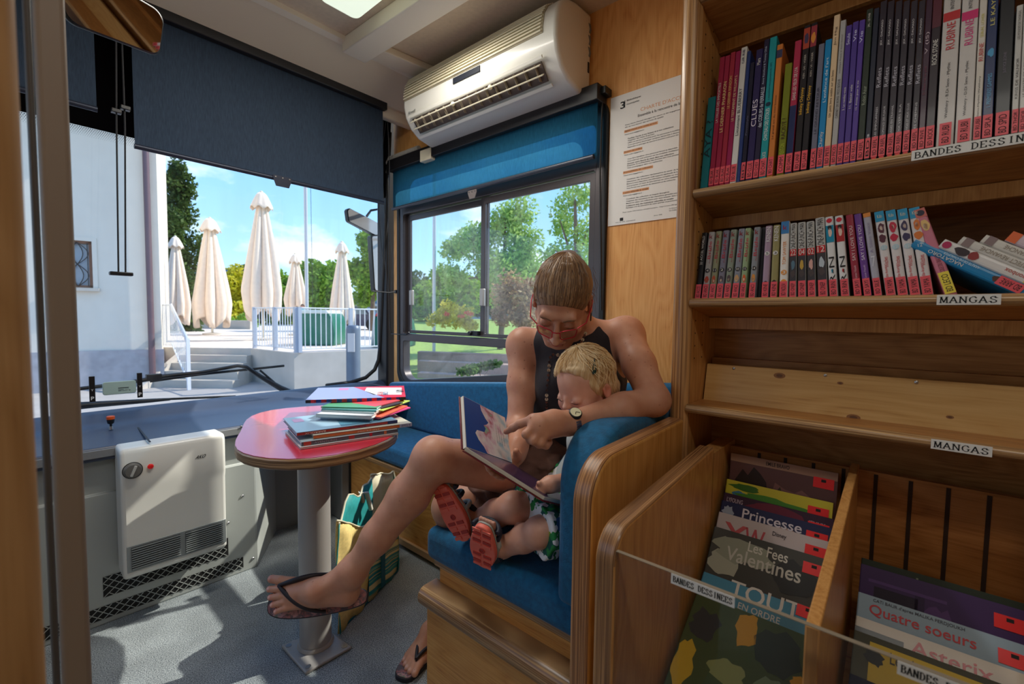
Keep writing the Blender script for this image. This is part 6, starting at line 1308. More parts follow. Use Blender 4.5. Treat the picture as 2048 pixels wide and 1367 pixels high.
PB = [
 ((601, 899), (796, 869), (554, 856), .006, .292, .215, (206, 204, 206), (216, 214, 214), 'thin pale book at the very bottom of the pile on the table', [], []),
 ((603, 892), (796, 864), (554, 848), .011, .288, .215, (160, 176, 184), (92, 92, 104), 'grey spined book second from the bottom of the table pile', [('band', .02, .09, (190, 70, 60)), ('text', 'AVENTURES', .12, .34, (160, 160, 170), False), ('band', .46, .52, (176, 60, 60)), ('band', .68, .71, (180, 40, 60)), ('band', .84, .87, (206, 120, 80))], []),
 ((627, 878), (836, 850), (600, 842), .011, .305, .225, (190, 190, 176), (216, 112, 60), 'orange spined book jutting out right from the table pile', [('text', 'JULES et le renard', .42, .64, (240, 220, 200), True), ('band', .86, 1.0, (180, 190, 226)), ('text', 'A TODD', .88, .98, (40, 40, 90), True)], []),
 ((594, 872), (820, 842), (559, 834), .010, .305, .225, (150, 182, 204), (172, 52, 50), 'book with pale blue cover and dark red spine in the table pile', [('text', 'BARROUX', .07, .26, (230, 210, 206), True), ('band', .89, 1.0, (40, 44, 96)), ('text', 'ALBUM', .50, .66, (90, 40, 90), True)], [('poly', [(.42, .05), (1, .05), (1, .95), (.5, .95), (.46, .5)], (84, 134, 160)), ('rect', .06, .16, .62, .84, (196, 150, 190))]),
 ((641, 838), (757, 841), (655, 822), .010, .175, .15, (206, 214, 224), (178, 196, 212), 'small pale blue book in the middle of the table pile', [], []),
 ((632, 834), (760, 839), (650, 820), .011, .185, .15, (214, 222, 228), (196, 204, 206), 'small white book with grey spine in the middle of the table pile', [], []),
 ((642, 822), (770, 829), (655, 808), .005, .19, .16, (190, 210, 216), (186, 200, 204), 'thin pale grey booklet under the teal one in the table pile', [], []),
 ((643, 819), (770, 824), (656, 806), .005, .19, .165, (120, 186, 190), (86, 160, 160), 'thin teal booklet near the top of the table pile', [], []),
 ((642, 815), (760, 818), (655, 804), .004, .19, .165, (90, 160, 120), (80, 140, 104), 'thin green booklet just below the striped top book', [], []),
]
for (A_, B_, C_, t_, L_, Wd, c1_, c2_, lab, ft, tp_) in PB:
    flat_book(A_, B_, C_, z, t_, L_, Wd, c1_, c2_, lab, ft, tp_, hard=t_ > .0055); z += t_+.0004
# fanned magazines sticking out at the right of the pile
fz = z-.034
for k, (xa, xb, dy, col, lab) in enumerate(((1.0, .12, 0, (236, 90, 160), 'pink magazine fanning out at the right of the table pile'), (.8, .12, .6, (226, 110, 90), 'salmon magazine fanning out beside the pink one'))):
    a = at(757+k*4, 838-k*2, Z=fz+.005*k); b = at(821-k*6, 816-k*3, Z=fz+.005*k+.012); d = b-a; n = V((-d.y, d.x, 0)).normalized()*.11
    tag(MB().slab([a, b, b+n, a+n], (0, 0, .004), cmat(col)).build('magazine'), lab, 'magazine', 'magazines fanned out at the right of the table pile')
for k, (px_, col, lab) in enumerate((((820, 802), (196, 226, 110), 'lime green magazine fanning out under the striped top book'), ((806, 806), (60, 60, 66), 'dark grey magazine fanning out under the striped top book'), ((800, 801), (206, 80, 90), 'red magazine fanning out under the striped top book'))):
    zk = z-.012+.004*k; a = at(765-k*10, 822-k*3, Z=zk); b = at(*px_, Z=zk+.006); d = b-a; n = V((-d.y, d.x, 0)).normalized()*.12
    tag(MB().slab([a, b, b+n, a+n], (0, 0, .003), cmat(col)).build('magazine'), lab, 'magazine', 'magazines fanned out at the right of the table pile')
z += .002
st = [('band', i/20, (i+1)/20, (206, 44, 60) if i % 2 else (40, 70, 150)) for i in range(1, 19)]+[('band', 0, .05, (40, 36, 44)), ('band', .93, 1, (40, 36, 44)), ('text', 'PETIT CUB  GRAND PETIT CUBE', .08, .42, (40, 20, 60), True)]
flat_book((611, 806), (821, 799), (631, 771), z, .011, .335, .27, (206, 50, 80), (200, 50, 60), 'topmost book of the table pile with red and blue checked spine', st,
   [('poly', [(0, 0), (.78, 0), (.40, 1), (0, 1)], (150, 160, 206)), ('poly', [(.66, .25), (.96, .18), (.97, .82), (.56, .90), (.55, .6)], (226, 226, 232)), ('rect', .25, .36, .72, .90, (206, 120, 170)),
    ('text', 'PETIT', .70, .45, .07, .018, (0, -1, 0), (1, 0, 0), (206, 60, 70)), ('text', 'CUBE', .76, .45, .07, .018, (0, -1, 0), (1, 0, 0), (60, 100, 150)), ('text', 'S', .90, .4, .03, .05, (1, 0, 0), (0, 1, 0), (30, 30, 36))])
# ================================================================== people: implicit surfaces
class Field:
    """body grown from tapered capsules and ellipsoids blended into one continuous surface"""
    def __init__(s, lo, hi, h):
        s.h = h; s.lo = np.array(lo, float); s.n = np.ceil((np.array(hi)-s.lo)/h).astype(int)+1
        s.f = np.full(s.n, .04, np.float32)
    def win(s, a, b, pad):
        i0 = np.maximum(0, np.floor((np.minimum(a, b)-pad-s.lo)/s.h).astype(int)); i1 = np.minimum(s.n, np.ceil((np.maximum(a, b)+pad-s.lo)/s.h).astype(int)+1)
        if (i1 <= i0).any(): return None, None
        sl_ = tuple(slice(p, q) for p, q in zip(i0, i1))
        ax = [(s.lo[k]+s.h*np.arange(i0[k], i1[k])).astype(np.float32) for k in range(3)]
        return sl_, (ax[0][:, None, None], ax[1][None, :, None], ax[2][None, None, :])
    def blend(s, sl_, d, k, mode='add'):
        g = s.f[sl_]
        if mode == 'sub': d = -d; hh = np.maximum(k-np.abs(g-d), 0)/k; s.f[sl_] = np.maximum(g, d)+hh*hh*k*.25
        else: hh = np.maximum(k-np.abs(g-d), 0)/k; s.f[sl_] = np.minimum(g, d)-hh*hh*k*.25
    def cap(s, a, b, ra, rb, k=.02, mode='add', flat=None):
        a = np.array(a, float); b = np.array(b, float); pad = max(ra, rb)+k+s.h*2
        sl_, X = s.win(a, b, pad)
        if sl_ is None: return
        ab = b-a; L2 = float(ab@ab)+1e-12
        px, py, pz = X[0]-a[0], X[1]-a[1], X[2]-a[2]
        t = np.clip((px*ab[0]+py*ab[1]+pz*ab[2])/L2, 0, 1)
        qx, qy, qz = px-t*ab[0], py-t*ab[1], pz-t*ab[2]
        if flat is not None:       # flatten along a direction: (dir, factor>1 = thinner)
            n_ = np.array(flat[0], float); n_ /= np.linalg.norm(n_); dn = qx*n_[0]+qy*n_[1]+qz*n_[2]; c = flat[1]-1
            qx, qy, qz = qx+n_[0]*dn*c, qy+n_[1]*dn*c, qz+n_[2]*dn*c
        d = np.sqrt(qx*qx+qy*qy+qz*qz)-(ra+(rb-ra)*t)
        s.blend(sl_, d, k, mode)
    def chain(s, pts, rs, k=.02, **kw):
        for i in range(len(pts)-1): s.cap(pts[i], pts[i+1], rs[i], rs[i+1], k, **kw)
    def ell(s, c, r, M=None, k=.02, mode='add'):
        """M: 3x3 whose rows are the local axes"""
        c = np.array(c, float); r = np.array(r, float); R_ = np.eye(3) if M is None else np.array(M, float); m_ = r.max()
        sl_, X = s.win(c, c, m_+k+s.h*2)
        if sl_ is None: return
        p = [X[i]-c[i] for i in range(3)]
        q = [(p[0]*R_[j][0]+p[1]*R_[j][1]+p[2]*R_[j][2]) for j in range(3)]
        k0 = np.sqrt(sum((q[j]/r[j])**2 for j in range(3))); k1 = np.sqrt(sum((q[j]/(r[j]**2))**2 for j in range(3)))+1e-9
        s.blend(sl_, k0*(k0-1)/k1, k, mode)
    def cut(s, p, n, k=.004):
        """keep the side of the plane opposite to n"""
        p = np.array(p, float); n = np.array(n, float); n /= np.linalg.norm(n)
        ax = [(s.lo[i]+s.h*np.arange(s.n[i])).astype(np.float32) for i in range(3)]
        d = (ax[0][:, None, None]-p[0])*n[0]+(ax[1][None, :, None]-p[1])*n[1]+(ax[2][None, None, :]-p[2])*n[2]
        hh = np.maximum(k-np.abs(s.f-d), 0)/k; s.f = (np.maximum(s.f, d)+hh*hh*k*.25).astype(np.float32)
    def noise(s, amp, freq, seed=0):
        rr = np.random.RandomState(seed); ax = [(s.lo[i]+s.h*np.arange(s.n[i])).astype(np.float32) for i in range(3)]
        for q in range(5):
            kx, ky, kz = rr.normal(0, freq, 3)*(1+q*.5); s.f += (amp/(1+q*.6))*np.sin(kx*ax[0][:, None, None]+ky*ax[1][None, :, None]+kz*ax[2][None, None, :]+rr.rand()*6).astype(np.float32)
    def mesh(s, name, M, origin=(0, 0, 0), smooth=1, flow=None):
        f = s.f; ins_ = f < 0; n = np.array(f.shape)
        c = np.zeros(n-1, np.int8)
        for dx in (0, 1):
            for dy in (0, 1):
                for dz in (0, 1): c += ins_[dx:n[0]-1+dx, dy:n[1]-1+dy, dz:n[2]-1+dz]
        act = np.argwhere((c > 0) & (c < 8)); idx = np.full(n-1, -1, np.int32); idx[act[:, 0], act[:, 1], act[:, 2]] = np.arange(len(act))
        acc = np.zeros((len(act), 3)); cnt = np.zeros(len(act))
        cor = [(i, j, k) for i in (0, 1) for j in (0, 1) for k in (0, 1)]
        val = {q: f[act[:, 0]+q[0], act[:, 1]+q[1], act[:, 2]+q[2]].astype(float) for q in cor}
        for q in cor:
            for a in range(3):
                if q[a] == 0:
                    r_ = list(q); r_[a] = 1; v0, v1 = val[q], val[tuple(r_)]; x = (v0 < 0) != (v1 < 0)
                    t = np.where(x, v0/np.where(x, v0-v1, 1), 0); p = np.array(q, float)[None, :].repeat(len(act), 0); p[:, a] += t
                    acc[x] += p[x]; cnt[x] += 1
        vs = (act+acc/cnt[:, None])*s.h+s.lo
        quads = []
        for a in range(3):
            b, d = (a+1) % 3, (a+2) % 3
            s0 = [slice(1, -1)]*3; s1 = [slice(1, -1)]*3; s0[a] = slice(0, n[a]-1); s1[a] = slice(1, n[a])
            A0, A1 = ins_[tuple(s0)], ins_[tuple(s1)]; e = np.argwhere(A0 != A1); 
            if not len(e): continue
            flip = A0[e[:, 0], e[:, 1], e[:, 2]]; base = e.copy(); base[:, b] += 1; base[:, d] += 1
            def g(ob, od): q = base.copy(); q[:, b] -= ob; q[:, d] -= od; return idx[q[:, 0], q[:, 1], q[:, 2]]
            q4 = np.stack([g(1, 1), g(0, 1), g(0, 0), g(1, 0)], 1); q4[~flip] = q4[~flip][:, ::-1]; quads.append(q4)
        Q = np.concatenate(quads); Q = Q[(Q >= 0).all(1)]
        for _ in range(smooth):
            sm = np.zeros_like(vs); ct = np.zeros(len(vs))
            for i in range(4):
                j = (i+1) % 4; np.add.at(sm, Q[:, i], vs[Q[:, j]]); np.add.at(sm, Q[:, j], vs[Q[:, i]]); np.add.at(ct, Q[:, i], 1); np.add.at(ct, Q[:, j], 1)
            vs = vs*.5+.5*sm/np.maximum(ct, 1)[:, None]
        me = bpy.data.meshes.new(name); me.vertices.add(len(vs)); me.vertices.foreach_set('co', (vs-np.array(origin)).astype(np.float32).ravel())
        me.loops.add(len(Q)*4); me.loops.foreach_set('vertex_index', Q.astype(np.int32).ravel()); me.polygons.add(len(Q)); me.polygons.foreach_set('loop_start', np.arange(0, len(Q)*4, 4, dtype=np.int32))
        me.update(calc_edges=True); me.validate(); me.polygons.foreach_set('use_smooth', np.ones(len(me.polygons), bool)); me.materials.append(M)
        o = bpy.data.objects.new(name, me); COL.objects.link(o); o.location = origin
        return o, vs
def npv(v): return np.array(tuple(v), float)
def paint(o, vs, base, spots):
    """skin tone map: spots = (centre, radius, colour, strength) for lips, cheeks, nails, freckles"""
    col = np.tile(np.array(lin(base)), (len(vs), 1))
    for c, r, cc, st in spots:
        d = np.linalg.norm(vs-npv(c), axis=1)/r; w_ = np.clip(1.3-d, 0, 1)**1.2*st; w_ = np.clip(w_, 0, 1)[:, None]; col = col*(1-w_)+np.array(lin(cc))*w_
    at_ = o.data.color_attributes.new('tone', 'FLOAT_COLOR', 'POINT'); at_.data.foreach_set('color', np.concatenate([col, np.ones((len(col), 1))], 1).astype(np.float32).ravel())
def skinmat(name, freck=.0):
    M = bpy.data.materials.new(name); M.use_nodes = True; t = M.node_tree; b = t.nodes['Principled BSDF']; L = t.links.new
    a = t.nodes.new('ShaderNodeVertexColor'); a.layer_name = 'tone'
    tcn = t.nodes.new('ShaderNodeTexCoord'); n = t.nodes.new('ShaderNodeTexNoise'); n.inputs['Scale'].default_value = 26; n.inputs['Detail'].default_value = 4; L(tcn.outputs['Object'], n.inputs['Vector'])
    r = ramp(t, [(.3, (238, 226, 222)), (.7, (255, 255, 255))]); L(n.outputs['Fac'], r.inputs[0])
    mm = t.nodes.new('ShaderNodeMix'); mm.data_type = 'RGBA'; mm.blend_type = 'MULTIPLY'; mm.inputs['Factor'].default_value = 1; L(a.outputs[0], mm.inputs['A']); L(r.outputs[0], mm.inputs['B']); out = mm.outputs['Result']
    if freck:
        v = t.nodes.new('ShaderNodeTexVoronoi'); v.inputs['Scale'].default_value = 42; L(tcn.outputs['Object'], v.inputs['Vector'])
        r2 = ramp(t, [(0, (150, 96, 74)), (.07, (176, 122, 98)), (.12, (255, 255, 255))]); L(v.outputs['Distance'], r2.inputs[0])
        n3 = t.nodes.new('ShaderNodeTexNoise'); n3.inputs['Scale'].default_value = 9; L(tcn.outputs['Object'], n3.inputs['Vector']); r3 = ramp(t, [(.5, (0, 0, 0)), (.6, (255, 255, 255))]); L(n3.outputs['Fac'], r3.inputs[0])
        m2 = t.nodes.new('ShaderNodeMix'); m2.data_type = 'RGBA'; m2.blend_type = 'MULTIPLY'; sc_ = t.nodes.new('ShaderNodeMath'); sc_.operation = 'MULTIPLY'; sc_.inputs[1].default_value = freck; L(r3.outputs[0], sc_.inputs[0]); L(sc_.outputs[0], m2.inputs['Factor']); L(out, m2.inputs['A']); L(r2.outputs[0], m2.inputs['B']); out = m2.outputs['Result']
    L(out, b.inputs['Base Color']); b.inputs['Roughness'].default_value = .48; b.inputs['Subsurface Weight'].default_value = .18; b.inputs['Subsurface Radius'].default_value = (1, .35, .18); b.inputs['Subsurface Scale'].default_value = .008
    n2 = t.nodes.new('ShaderNodeTexNoise'); n2.inputs['Scale'].default_value = 350; L(tcn.outputs['Object'], n2.inputs['Vector']); bp = t.nodes.new('ShaderNodeBump'); bp.inputs['Strength'].default_value = .12; bp.inputs['Distance'].default_value = .001; L(n2.outputs['Fac'], bp.inputs['Height']); L(bp.outputs[0], b.inputs['Normal'])
    return M
def hairmat(name, c1, c2, c3, freq=26):
    M = bpy.data.materials.new(name); M.use_nodes = True; t = M.node_tree; b = t.nodes['Principled BSDF']; L = t.links.new
    a = t.nodes.new('ShaderNodeAttribute'); a.attribute_name = 'flow'
    mp = t.nodes.new('ShaderNodeMapping'); mp.inputs['Scale'].default_value = (freq, 6, freq); L(a.outputs['Vector'], mp.inputs[0])
    n = t.nodes.new('ShaderNodeTexNoise'); n.inputs['Scale'].default_value = 1; n.inputs['Detail'].default_value = 5; n.inputs['Roughness'].default_value = .65; L(mp.outputs[0], n.inputs['Vector'])
    r = ramp(t, [(.3, c1), (.5, c2), (.68, c3)]); L(n.outputs['Fac'], r.inputs[0]); L(r.outputs[0], b.inputs['Base Color']); b.inputs['Roughness'].default_value = .42
    bp = t.nodes.new('ShaderNodeBump'); bp.inputs['Strength'].default_value = .6; bp.inputs['Distance'].default_value = .0025; L(n.outputs['Fac'], bp.inputs['Height']); L(bp.outputs[0], b.inputs['Normal']); return M
def flow(o, vs, c, axis, wave=0):
    """strand coordinates: angle around the knot, distance from it"""
    c = npv(c); a = npv(axis); a /= np.linalg.norm(a); e1 = np.cross(a, [0, 0, 1.]); e1 /= np.linalg.norm(e1); e2 = np.cross(a, e1); p = vs-c
    d = np.linalg.norm(p, axis=1); x, y = p@e1, p@e2; rr = np.sqrt(x*x+y*y)+1e-6; ca, sa = x/rr, y/rr
    if wave: th = wave*np.sin(d*70); ca, sa = ca*np.cos(th)-sa*np.sin(th), sa*np.cos(th)+ca*np.sin(th)
    at_ = o.data.attributes.new('flow', 'FLOAT_VECTOR', 'POINT'); at_.data.foreach_set('vector', np.stack([ca, d*1.0, sa], 1).astype(np.float32).ravel())
class Head:
    """local axes: x to the person's left, y forward, z up"""
    def __init__(s, c, fwd, up, sc=1.0):
        s.c = npv(c); s.F = npv(fwd); s.F /= np.linalg.norm(s.F); u = npv(up); s.X = np.cross(u, s.F)*-1; s.X /= np.linalg.norm(s.X); s.X = np.cross(s.F, u); s.X /= np.linalg.norm(s.X); s.U = np.cross(s.X, s.F); s.X = -s.X; s.k = sc
        s.M = np.stack([s.X, s.F, s.U])
    def p(s, x, y, z): return s.c+(s.X*x+s.F*y+s.U*z)*s.k
    def v(s, x, y, z): return V(s.p(x, y, z))
def build_head(B, H, child=False):
    k = H.k; E = lambda c, r, kk=.012, mode='add': B.ell(H.p(*c), np.array(r)*k, H.M, kk*k, mode); Cp = lambda a, b, ra, rb, kk=.01, **kw: B.cap(H.p(*a), H.p(*b), ra*k, rb*k, kk*k, **kw)
    if not child:
        E((0, -.012, .034), (.073, .096, .082)); E((0, .030, -.030), (.060, .060, .078), .02)
        for s_ in (-1, 1):
            Cp((s_*.054, .005, -.050), (s_*.022, .066, -.098), .020, .016, .018)
            E((s_*.040, .066, -.036), (.021, .018, .022), .014)
        E((0, .074, -.100), (.018, .014, .013), .012); Cp((-.036, .082, .022), (.036, .082, .022), .011, .011, .014)
        Cp((0, .090, .006), (0, .113, -.036), .0065, .0095, .010); E((0, .116, -.040), (.010, .010, .008), .007)
        for s_ in (-1, 1): E((s_*.011, .104, -.043), (.007, .009, .006), .005)
        for s_ in (-1, 1):
            E((s_*.031, .098, -.002), (.017, .012, .011), .010, 'sub'); E((s_*.031, .078, -.004), (.0155, .0145, .0125), .004)
            Cp((s_*.018, .0895, -.0075), (s_*.045, .084, -.0085), .0022, .0018, .002)
            Cp((s_*.016, .094, .018), (s_*.044, .087, .023), .004, .003, .004)
            for q in (-.004, .004): pass
        for s_ in (-1, 1):
            E((s_*.011, .092, -.0645), (.015, .0085, .0050), .004); E((s_*.0, .093, -.0735), (.018, .0085, .0058), .004)
        Cp((-.024, .0945, -.0690), (.024, .0945, -.0690), .0016, .0016, .002, mode='sub')
        for s_ in (-1, 1):
            E((s_*.075, -.010, -.010), (.007, .017, .030), .006); E((s_*.082, -.006, -.006), (.006, .010, .019), .004, 'sub'); E((s_*.077, -.006, -.033), (.006, .008, .009), .004)
    else:
        E((0, -.008, .030), (.072, .090, .078)); E((0, .030, -.022), (.058, .056, .062), .02)
        for s_ in (-1, 1):
            E((s_*.036, .058, -.034), (.026, .022, .026), .014); Cp((s_*.046, .005, -.048), (s_*.018, .056, -.072), .018, .014, .018)
        E((0, .064, -.076), (.015, .012, .012), .012); E((0, .094, -.020), (.0095, .009, .008), .008); Cp((0, .084, .004), (0, .092, -.016), .005, .006, .010)
        for s_ in (-1, 1):
            E((s_*.007, .090, -.023), (.005, .006, .0045), .004)
            E((s_*.030, .093, .000), (.016, .010, .010), .010, 'sub'); E((s_*.030, .0685, -.003), (.0155, .0155, .0130), .004); Cp((s_*.018, .0855, -.006), (s_*.044, .079, -.006), .002, .0018, .002)
            E((s_*.008, .083, -.0445), (.010, .0075, .0050), .004)
        E((0, .082, -.0525), (.012, .0075, .0055), .004); Cp((-.015, .0865, -.0485), (.015, .0865, -.0485), .0015, .0015, .002, mode='sub')
        for s_ in (-1, 1): E((s_*.072, -.012, -.010), (.007, .016, .024), .006); E((s_*.079, -.008, -.006), (.006, .009, .014), .004, 'sub'); E((s_*.073, -.008, -.028), (.006, .007, .007), .004)
def fingers(B, knuckles, chains, rs, k=.006):
    for kn, ch, r in zip(knuckles, chains, rs): B.chain([kn]+list(ch), [r]+[r*.95, r*.88, r*.78][:len(ch)], k)
A = lambda x, y, D: npv(at(x, y, D=D))
# ------------------------------------------------------------------ the woman
SKW = skinmat('skin_woman', .55); SKC = skinmat('skin_child', 0)
rS, lS = A(1046, 688, 1.36), A(1252, 668, 1.30); NB = (rS+lS)/2+np.array([.0, 0, .035])
LAT = rS-lS; LAT /= np.linalg.norm(LAT); FWD = np.cross([0, 0, 1.], LAT); FWD /= np.linalg.norm(FWD)
if FWD@npv(F0) > 0: FWD = -FWD
UPV = np.cross(LAT, FWD); UPV = UPV if UPV[2] > 0 else -UPV
TM = np.stack([LAT, FWD, UPV])
PEL = np.array([1.20, .81, .605]); CH = (rS+lS)/2-UPV*.10-FWD*.02; WA = CH*.42+PEL*.58
lE, rE = A(1308, 800, 1.12), A(1040, 852, 1.29); lW, rW = A(1136, 846, 1.03), A(1036, 890, 1.20)
hL, hR = PEL-LAT*.085+FWD*.02, PEL+LAT*.085+FWD*.01
K1 = A(868, 916, 1.20); AN1 = A(706, 1140, 1.20); K2 = A(902, 1014, 1.38); AN2 = np.array([1.055, 1.175, .085])
HC = A(1124, 600, 1.19)
hv = npv(F0); ey = radians(16); f_ = -hv*cos(ey)-npv(R0)*sin(ey); th = radians(46); hf = f_*cos(th)-np.array([0, 0, 1.])*sin(th); hu = f_*sin(th)+np.array([0, 0, 1.])*cos(th)+npv(R0)*.14
HW = Head(HC, hf, hu, .98)
def torso(B, inf=0.0, k=.05):
    B.ell(CH, np.array([.140, .092, .150])+inf, TM, k); B.ell(CH+UPV*.075-FWD*.01, np.array([.140, .070, .060])+inf, TM, k)
    for s_ in (-1, 1): B.ell(CH+LAT*.062*s_+FWD*.060-UPV*.030, np.array([.056, .050, .058])+inf, TM, .03)
    B.ell(WA, np.array([.118, .088, .150])+inf, TM, k); B.ell((CH+WA)/2, np.array([.124, .086, .14])+inf, TM, k)
def pelvis(B, inf=0.0):
    PM = np.stack([LAT, FWD, [0, 0, 1.]]); B.ell(PEL, np.array([.155, .115, .115])+inf, PM, .05); B.ell(WA*.5+PEL*.5, np.array([.125, .095, .11])+inf, PM, .05)
def thighs(B, inf=0.0, t1=1.0, k=.03):
    B.cap(hL, hL+(K1-hL)*.45, .088+inf, .078+inf, k); B.cap(hL+(K1-hL)*.45, hL+(K1-hL)*t1, .078+inf, (.054 if t1 == 1 else .066)+inf, k)
    B.cap(hR, hR+(K2-hR)*.5, .088+inf, .074+inf, k); B.cap(hR+(K2-hR)*.5, hR+(K2-hR)*t1, .074+inf, (.056 if t1 == 1 else .064)+inf, k)
B = Field((.38, .40, -.005), (1.42, 1.36, 1.32), .0030)
torso(B); pelvis(B); thighs(B)
# arms
B.cap(NB-UPV*.02, rS-UPV*.012, .040, .040, .04); B.cap(NB-UPV*.02, lS-UPV*.012, .040, .040, .04)
B.ell(rS, (.046, .046, .048), TM, .03); B.ell(lS, (.048, .048, .050), TM, .03)
B.chain([rS, rS*.5+rE*.5, rE], [.044, .040, .036], .02); B.chain([lS, lS*.5+lE*.5, lE], [.046, .042, .037], .02)
B.chain([rE, rE*.62+rW*.38, rW], [.036, .036, .025], .02); B.chain([lE, lE*.62+lW*.38, lW], [.037, .036, .025], .02)
# neck
nk = HW.p(0, -.045, -.055); B.chain([NB-UPV*.02, (NB+nk)/2+UPV*.005, nk], [.056, .050, .052], .03)
build_head(B, HW)
# left hand pointing at the page
kn = [A(1066, 838, .985), A(1068, 852, .975), A(1077, 863, .972), A(1089, 870, .975)]
B.chain([lW, A(1108, 846, 1.005), A(1082, 848, .985)], [.025, .027, .024], .02)
for q in kn: B.cap(A(1112, 850, 1.005), q, .016, .0115, .012)
TIP = A(1012, 863, 1.045)
B.chain([kn[0], A(1040, 847, 1.005), A(1026, 855, 1.025), TIP], [.0105, .0092, .0086, .0068], .006)
for q, m1, m2, m3 in ((kn[1], A(1052, 868, .965), A(1064, 878, .985), A(1076, 874, 1.0)), (kn[2], A(1066, 880, .962), A(1078, 888, .98), A(1088, 882, .995)), (kn[3], A(1081, 884, .968), A(1092, 890, .982), A(1099, 884, .995))):
    B.chain([q, m1, m2, m3], [.0105, .0095, .0088, .0075], .004)
B.chain([A(1106, 858, 1.0), A(1082, 872, 1.015), A(1062, 878, 1.01), A(1054, 872, 1.0)], [.014, .012, .0105, .008], .008)
# right hand under the book
B.chain([rW, A(1030, 908, 1.185), A(1024, 922, 1.165)], [.025, .024, .020], .02)
for i, (a, b, c) in enumerate((((1004, 927, 1.12), (986, 930, 1.08), (974, 927, 1.05)), ((1006, 933, 1.12), (990, 938, 1.08), (978, 937, 1.05)), ((1010, 939, 1.12), (996, 946, 1.08), (985, 945, 1.055)), ((1016, 944, 1.12), (1004, 952, 1.09), (995, 951, 1.065)))):
    B.chain([A(1024, 922+i*5, 1.16), A(*a), A(*b), A(*c)], [.012, .0100, .0092, .0078], .005)
B.chain([A(1030, 918, 1.17), A(1035, 914, 1.15), A(1032, 902, 1.135)], [.013, .0115, .0085], .008)
# legs below the knee
B.ell(K1, (.054, .054, .056), None, .02); c1 = K1*.68+AN1*.32-npv(FW)*-.012+np.array([0, 0, -.006])
B.chain([K1, c1, K1*.3+AN1*.7, AN1], [.050, .053, .040, .030], .02)
B.ell(K2, (.052, .052, .054), None, .02); c2 = K2*.68+AN2*.32+np.array([.015, .012, 0]); B.chain([K2, c2, K2*.3+AN2*.7, AN2], [.048, .052, .039, .031], .02)
def foot(B, an, heel, ball, toes, side, up, s=1.0):
    """an ankle, heel, ball of the foot; toes: list of (root, tip, radius)"""
    B.ell(heel, np.array([.029, .029, .027])*s, None, .025); B.cap(an, heel, .030*s, .026*s, .02); mid = (heel+ball)/2+up*.012
    B.cap(an+up*-.004, mid+up*.016, .030*s, .025*s, .03); B.cap(mid+up*.016, ball+up*.004, .025*s, .019*s, .025)
    for o_ in (-1, 0, 1): B.cap(heel+side*.010*o_, ball+side*.026*o_*s, .024*s, .0145*s, .02)
    B.cap(an+side*.020, an-side*.020, .021, .021, .012)
    for a, b, r in toes: B.chain([ball+(a-ball)*.3, a, (a+b)/2+up*.005, b], [.012*s, r*.92, r*.90, r*.86], .0025)
# crossed foot: sole axis towards the left of the view
FD = A(527, 1196, 1.215)-A(712, 1186, 1.215); FD /= np.linalg.norm(FD)
vw = npv(FW); FUP = -vw*.86+np.array([0, 0, 1.])*.52; FUP -= FD*(FUP@FD); FUP /= np.linalg.norm(FUP); FSD = np.cross(FUP, FD); FSD = FSD if FSD@vw < 0 else -FSD   # towards the little toe (camera side)
heel1 = A(694, 1180, 1.215); ball1 = heel1+FD*.150-FUP*.006
tr = []
for i, (so, ln_, r, out) in enumerate(((-.032, .205, .0125, -.002), (-.012, .206, .0098, 0), (.004, .199, .0092, .002), (.019, .189, .0088, .003), (.033, .176, .0084, .003))):
    root = heel1+FD*(.156-.006*i)+FSD*so*.9+FUP*.002; tip = heel1+FD*(ln_+.010)+FSD*(so+out)*1.12-FUP*.008; tr.append((root, tip, r))
foot(B, AN1, heel1, ball1, tr, FSD, FUP)
# standing foot, partly hidden by the bench
F2 = np.array([-.94, -.34, 0]); S2 = np.array([-.34, .94, 0]); heel2 = np.array([1.010, 1.190, .038]); ball2 = heel2+F2*.155-np.array([0, 0, .014]); U2 = np.array([0, 0, 1.])
tr2 = [(heel2+F2*(.170-.006*i)+S2*so*.9-U2*.010, heel2+F2*ln_+S2*so-U2*.018, r) for i, (so, ln_, r) in enumerate(((-.030, .212, .0125), (-.011, .212, .0098), (.005, .204, .0092), (.019, .193, .0088), (.032, .180, .0084)))]
foot(B, AN2, heel2, ball2, tr2, S2, U2)
PW, vsw = B.mesh('person', SKW, smooth=1)
tag(PW, 'woman with pinned-up hair and red glasses in a black sleeveless top, pointing at a page', 'person')
BASE_W = (214, 158, 130)
spots = [(HW.p(0, .098, -.069), .017, (178, 84, 84), .8)]
for s_ in (-1, 1): spots += [(HW.p(s_*.04, .085, -.03), .025, (206, 122, 104), .4), (HW.p(s_*.030, .098, .022), .010, (120, 84, 62), .5), (HW.p(s_*.018, .10, .020), .008, (120, 84, 62), .5), (HW.p(s_*.042, .095, .023), .008, (120, 84, 62), .4), (HW.p(s_*.03, .092, -.009), .006, (96, 60, 50), .5), (HW.p(s_*.04, .088, -.009), .005, (90, 56, 46), .5), (HW.p(s_*.08, -.006, -.01), .025, (214, 120, 100), .4)]
for a, b, r in tr: spots += [(b+FUP*.004, .011, (230, 132, 112), .6), (b+FUP*.008+FD*.002, .0055, (240, 200, 190), .9)]
for a, b, r in tr2: spots += [(b+U2*.008, .006, (236, 196, 184), .8)]
spots += [(K1, .055, (206, 130, 104), .35), (K2, .06, (206, 126, 104), .35), (TIP, .012, (222, 134, 112), .5)]+[(q, .012, (212, 132, 108), .4) for q in kn]
paint(PW, vsw, BASE_W, spots); del B
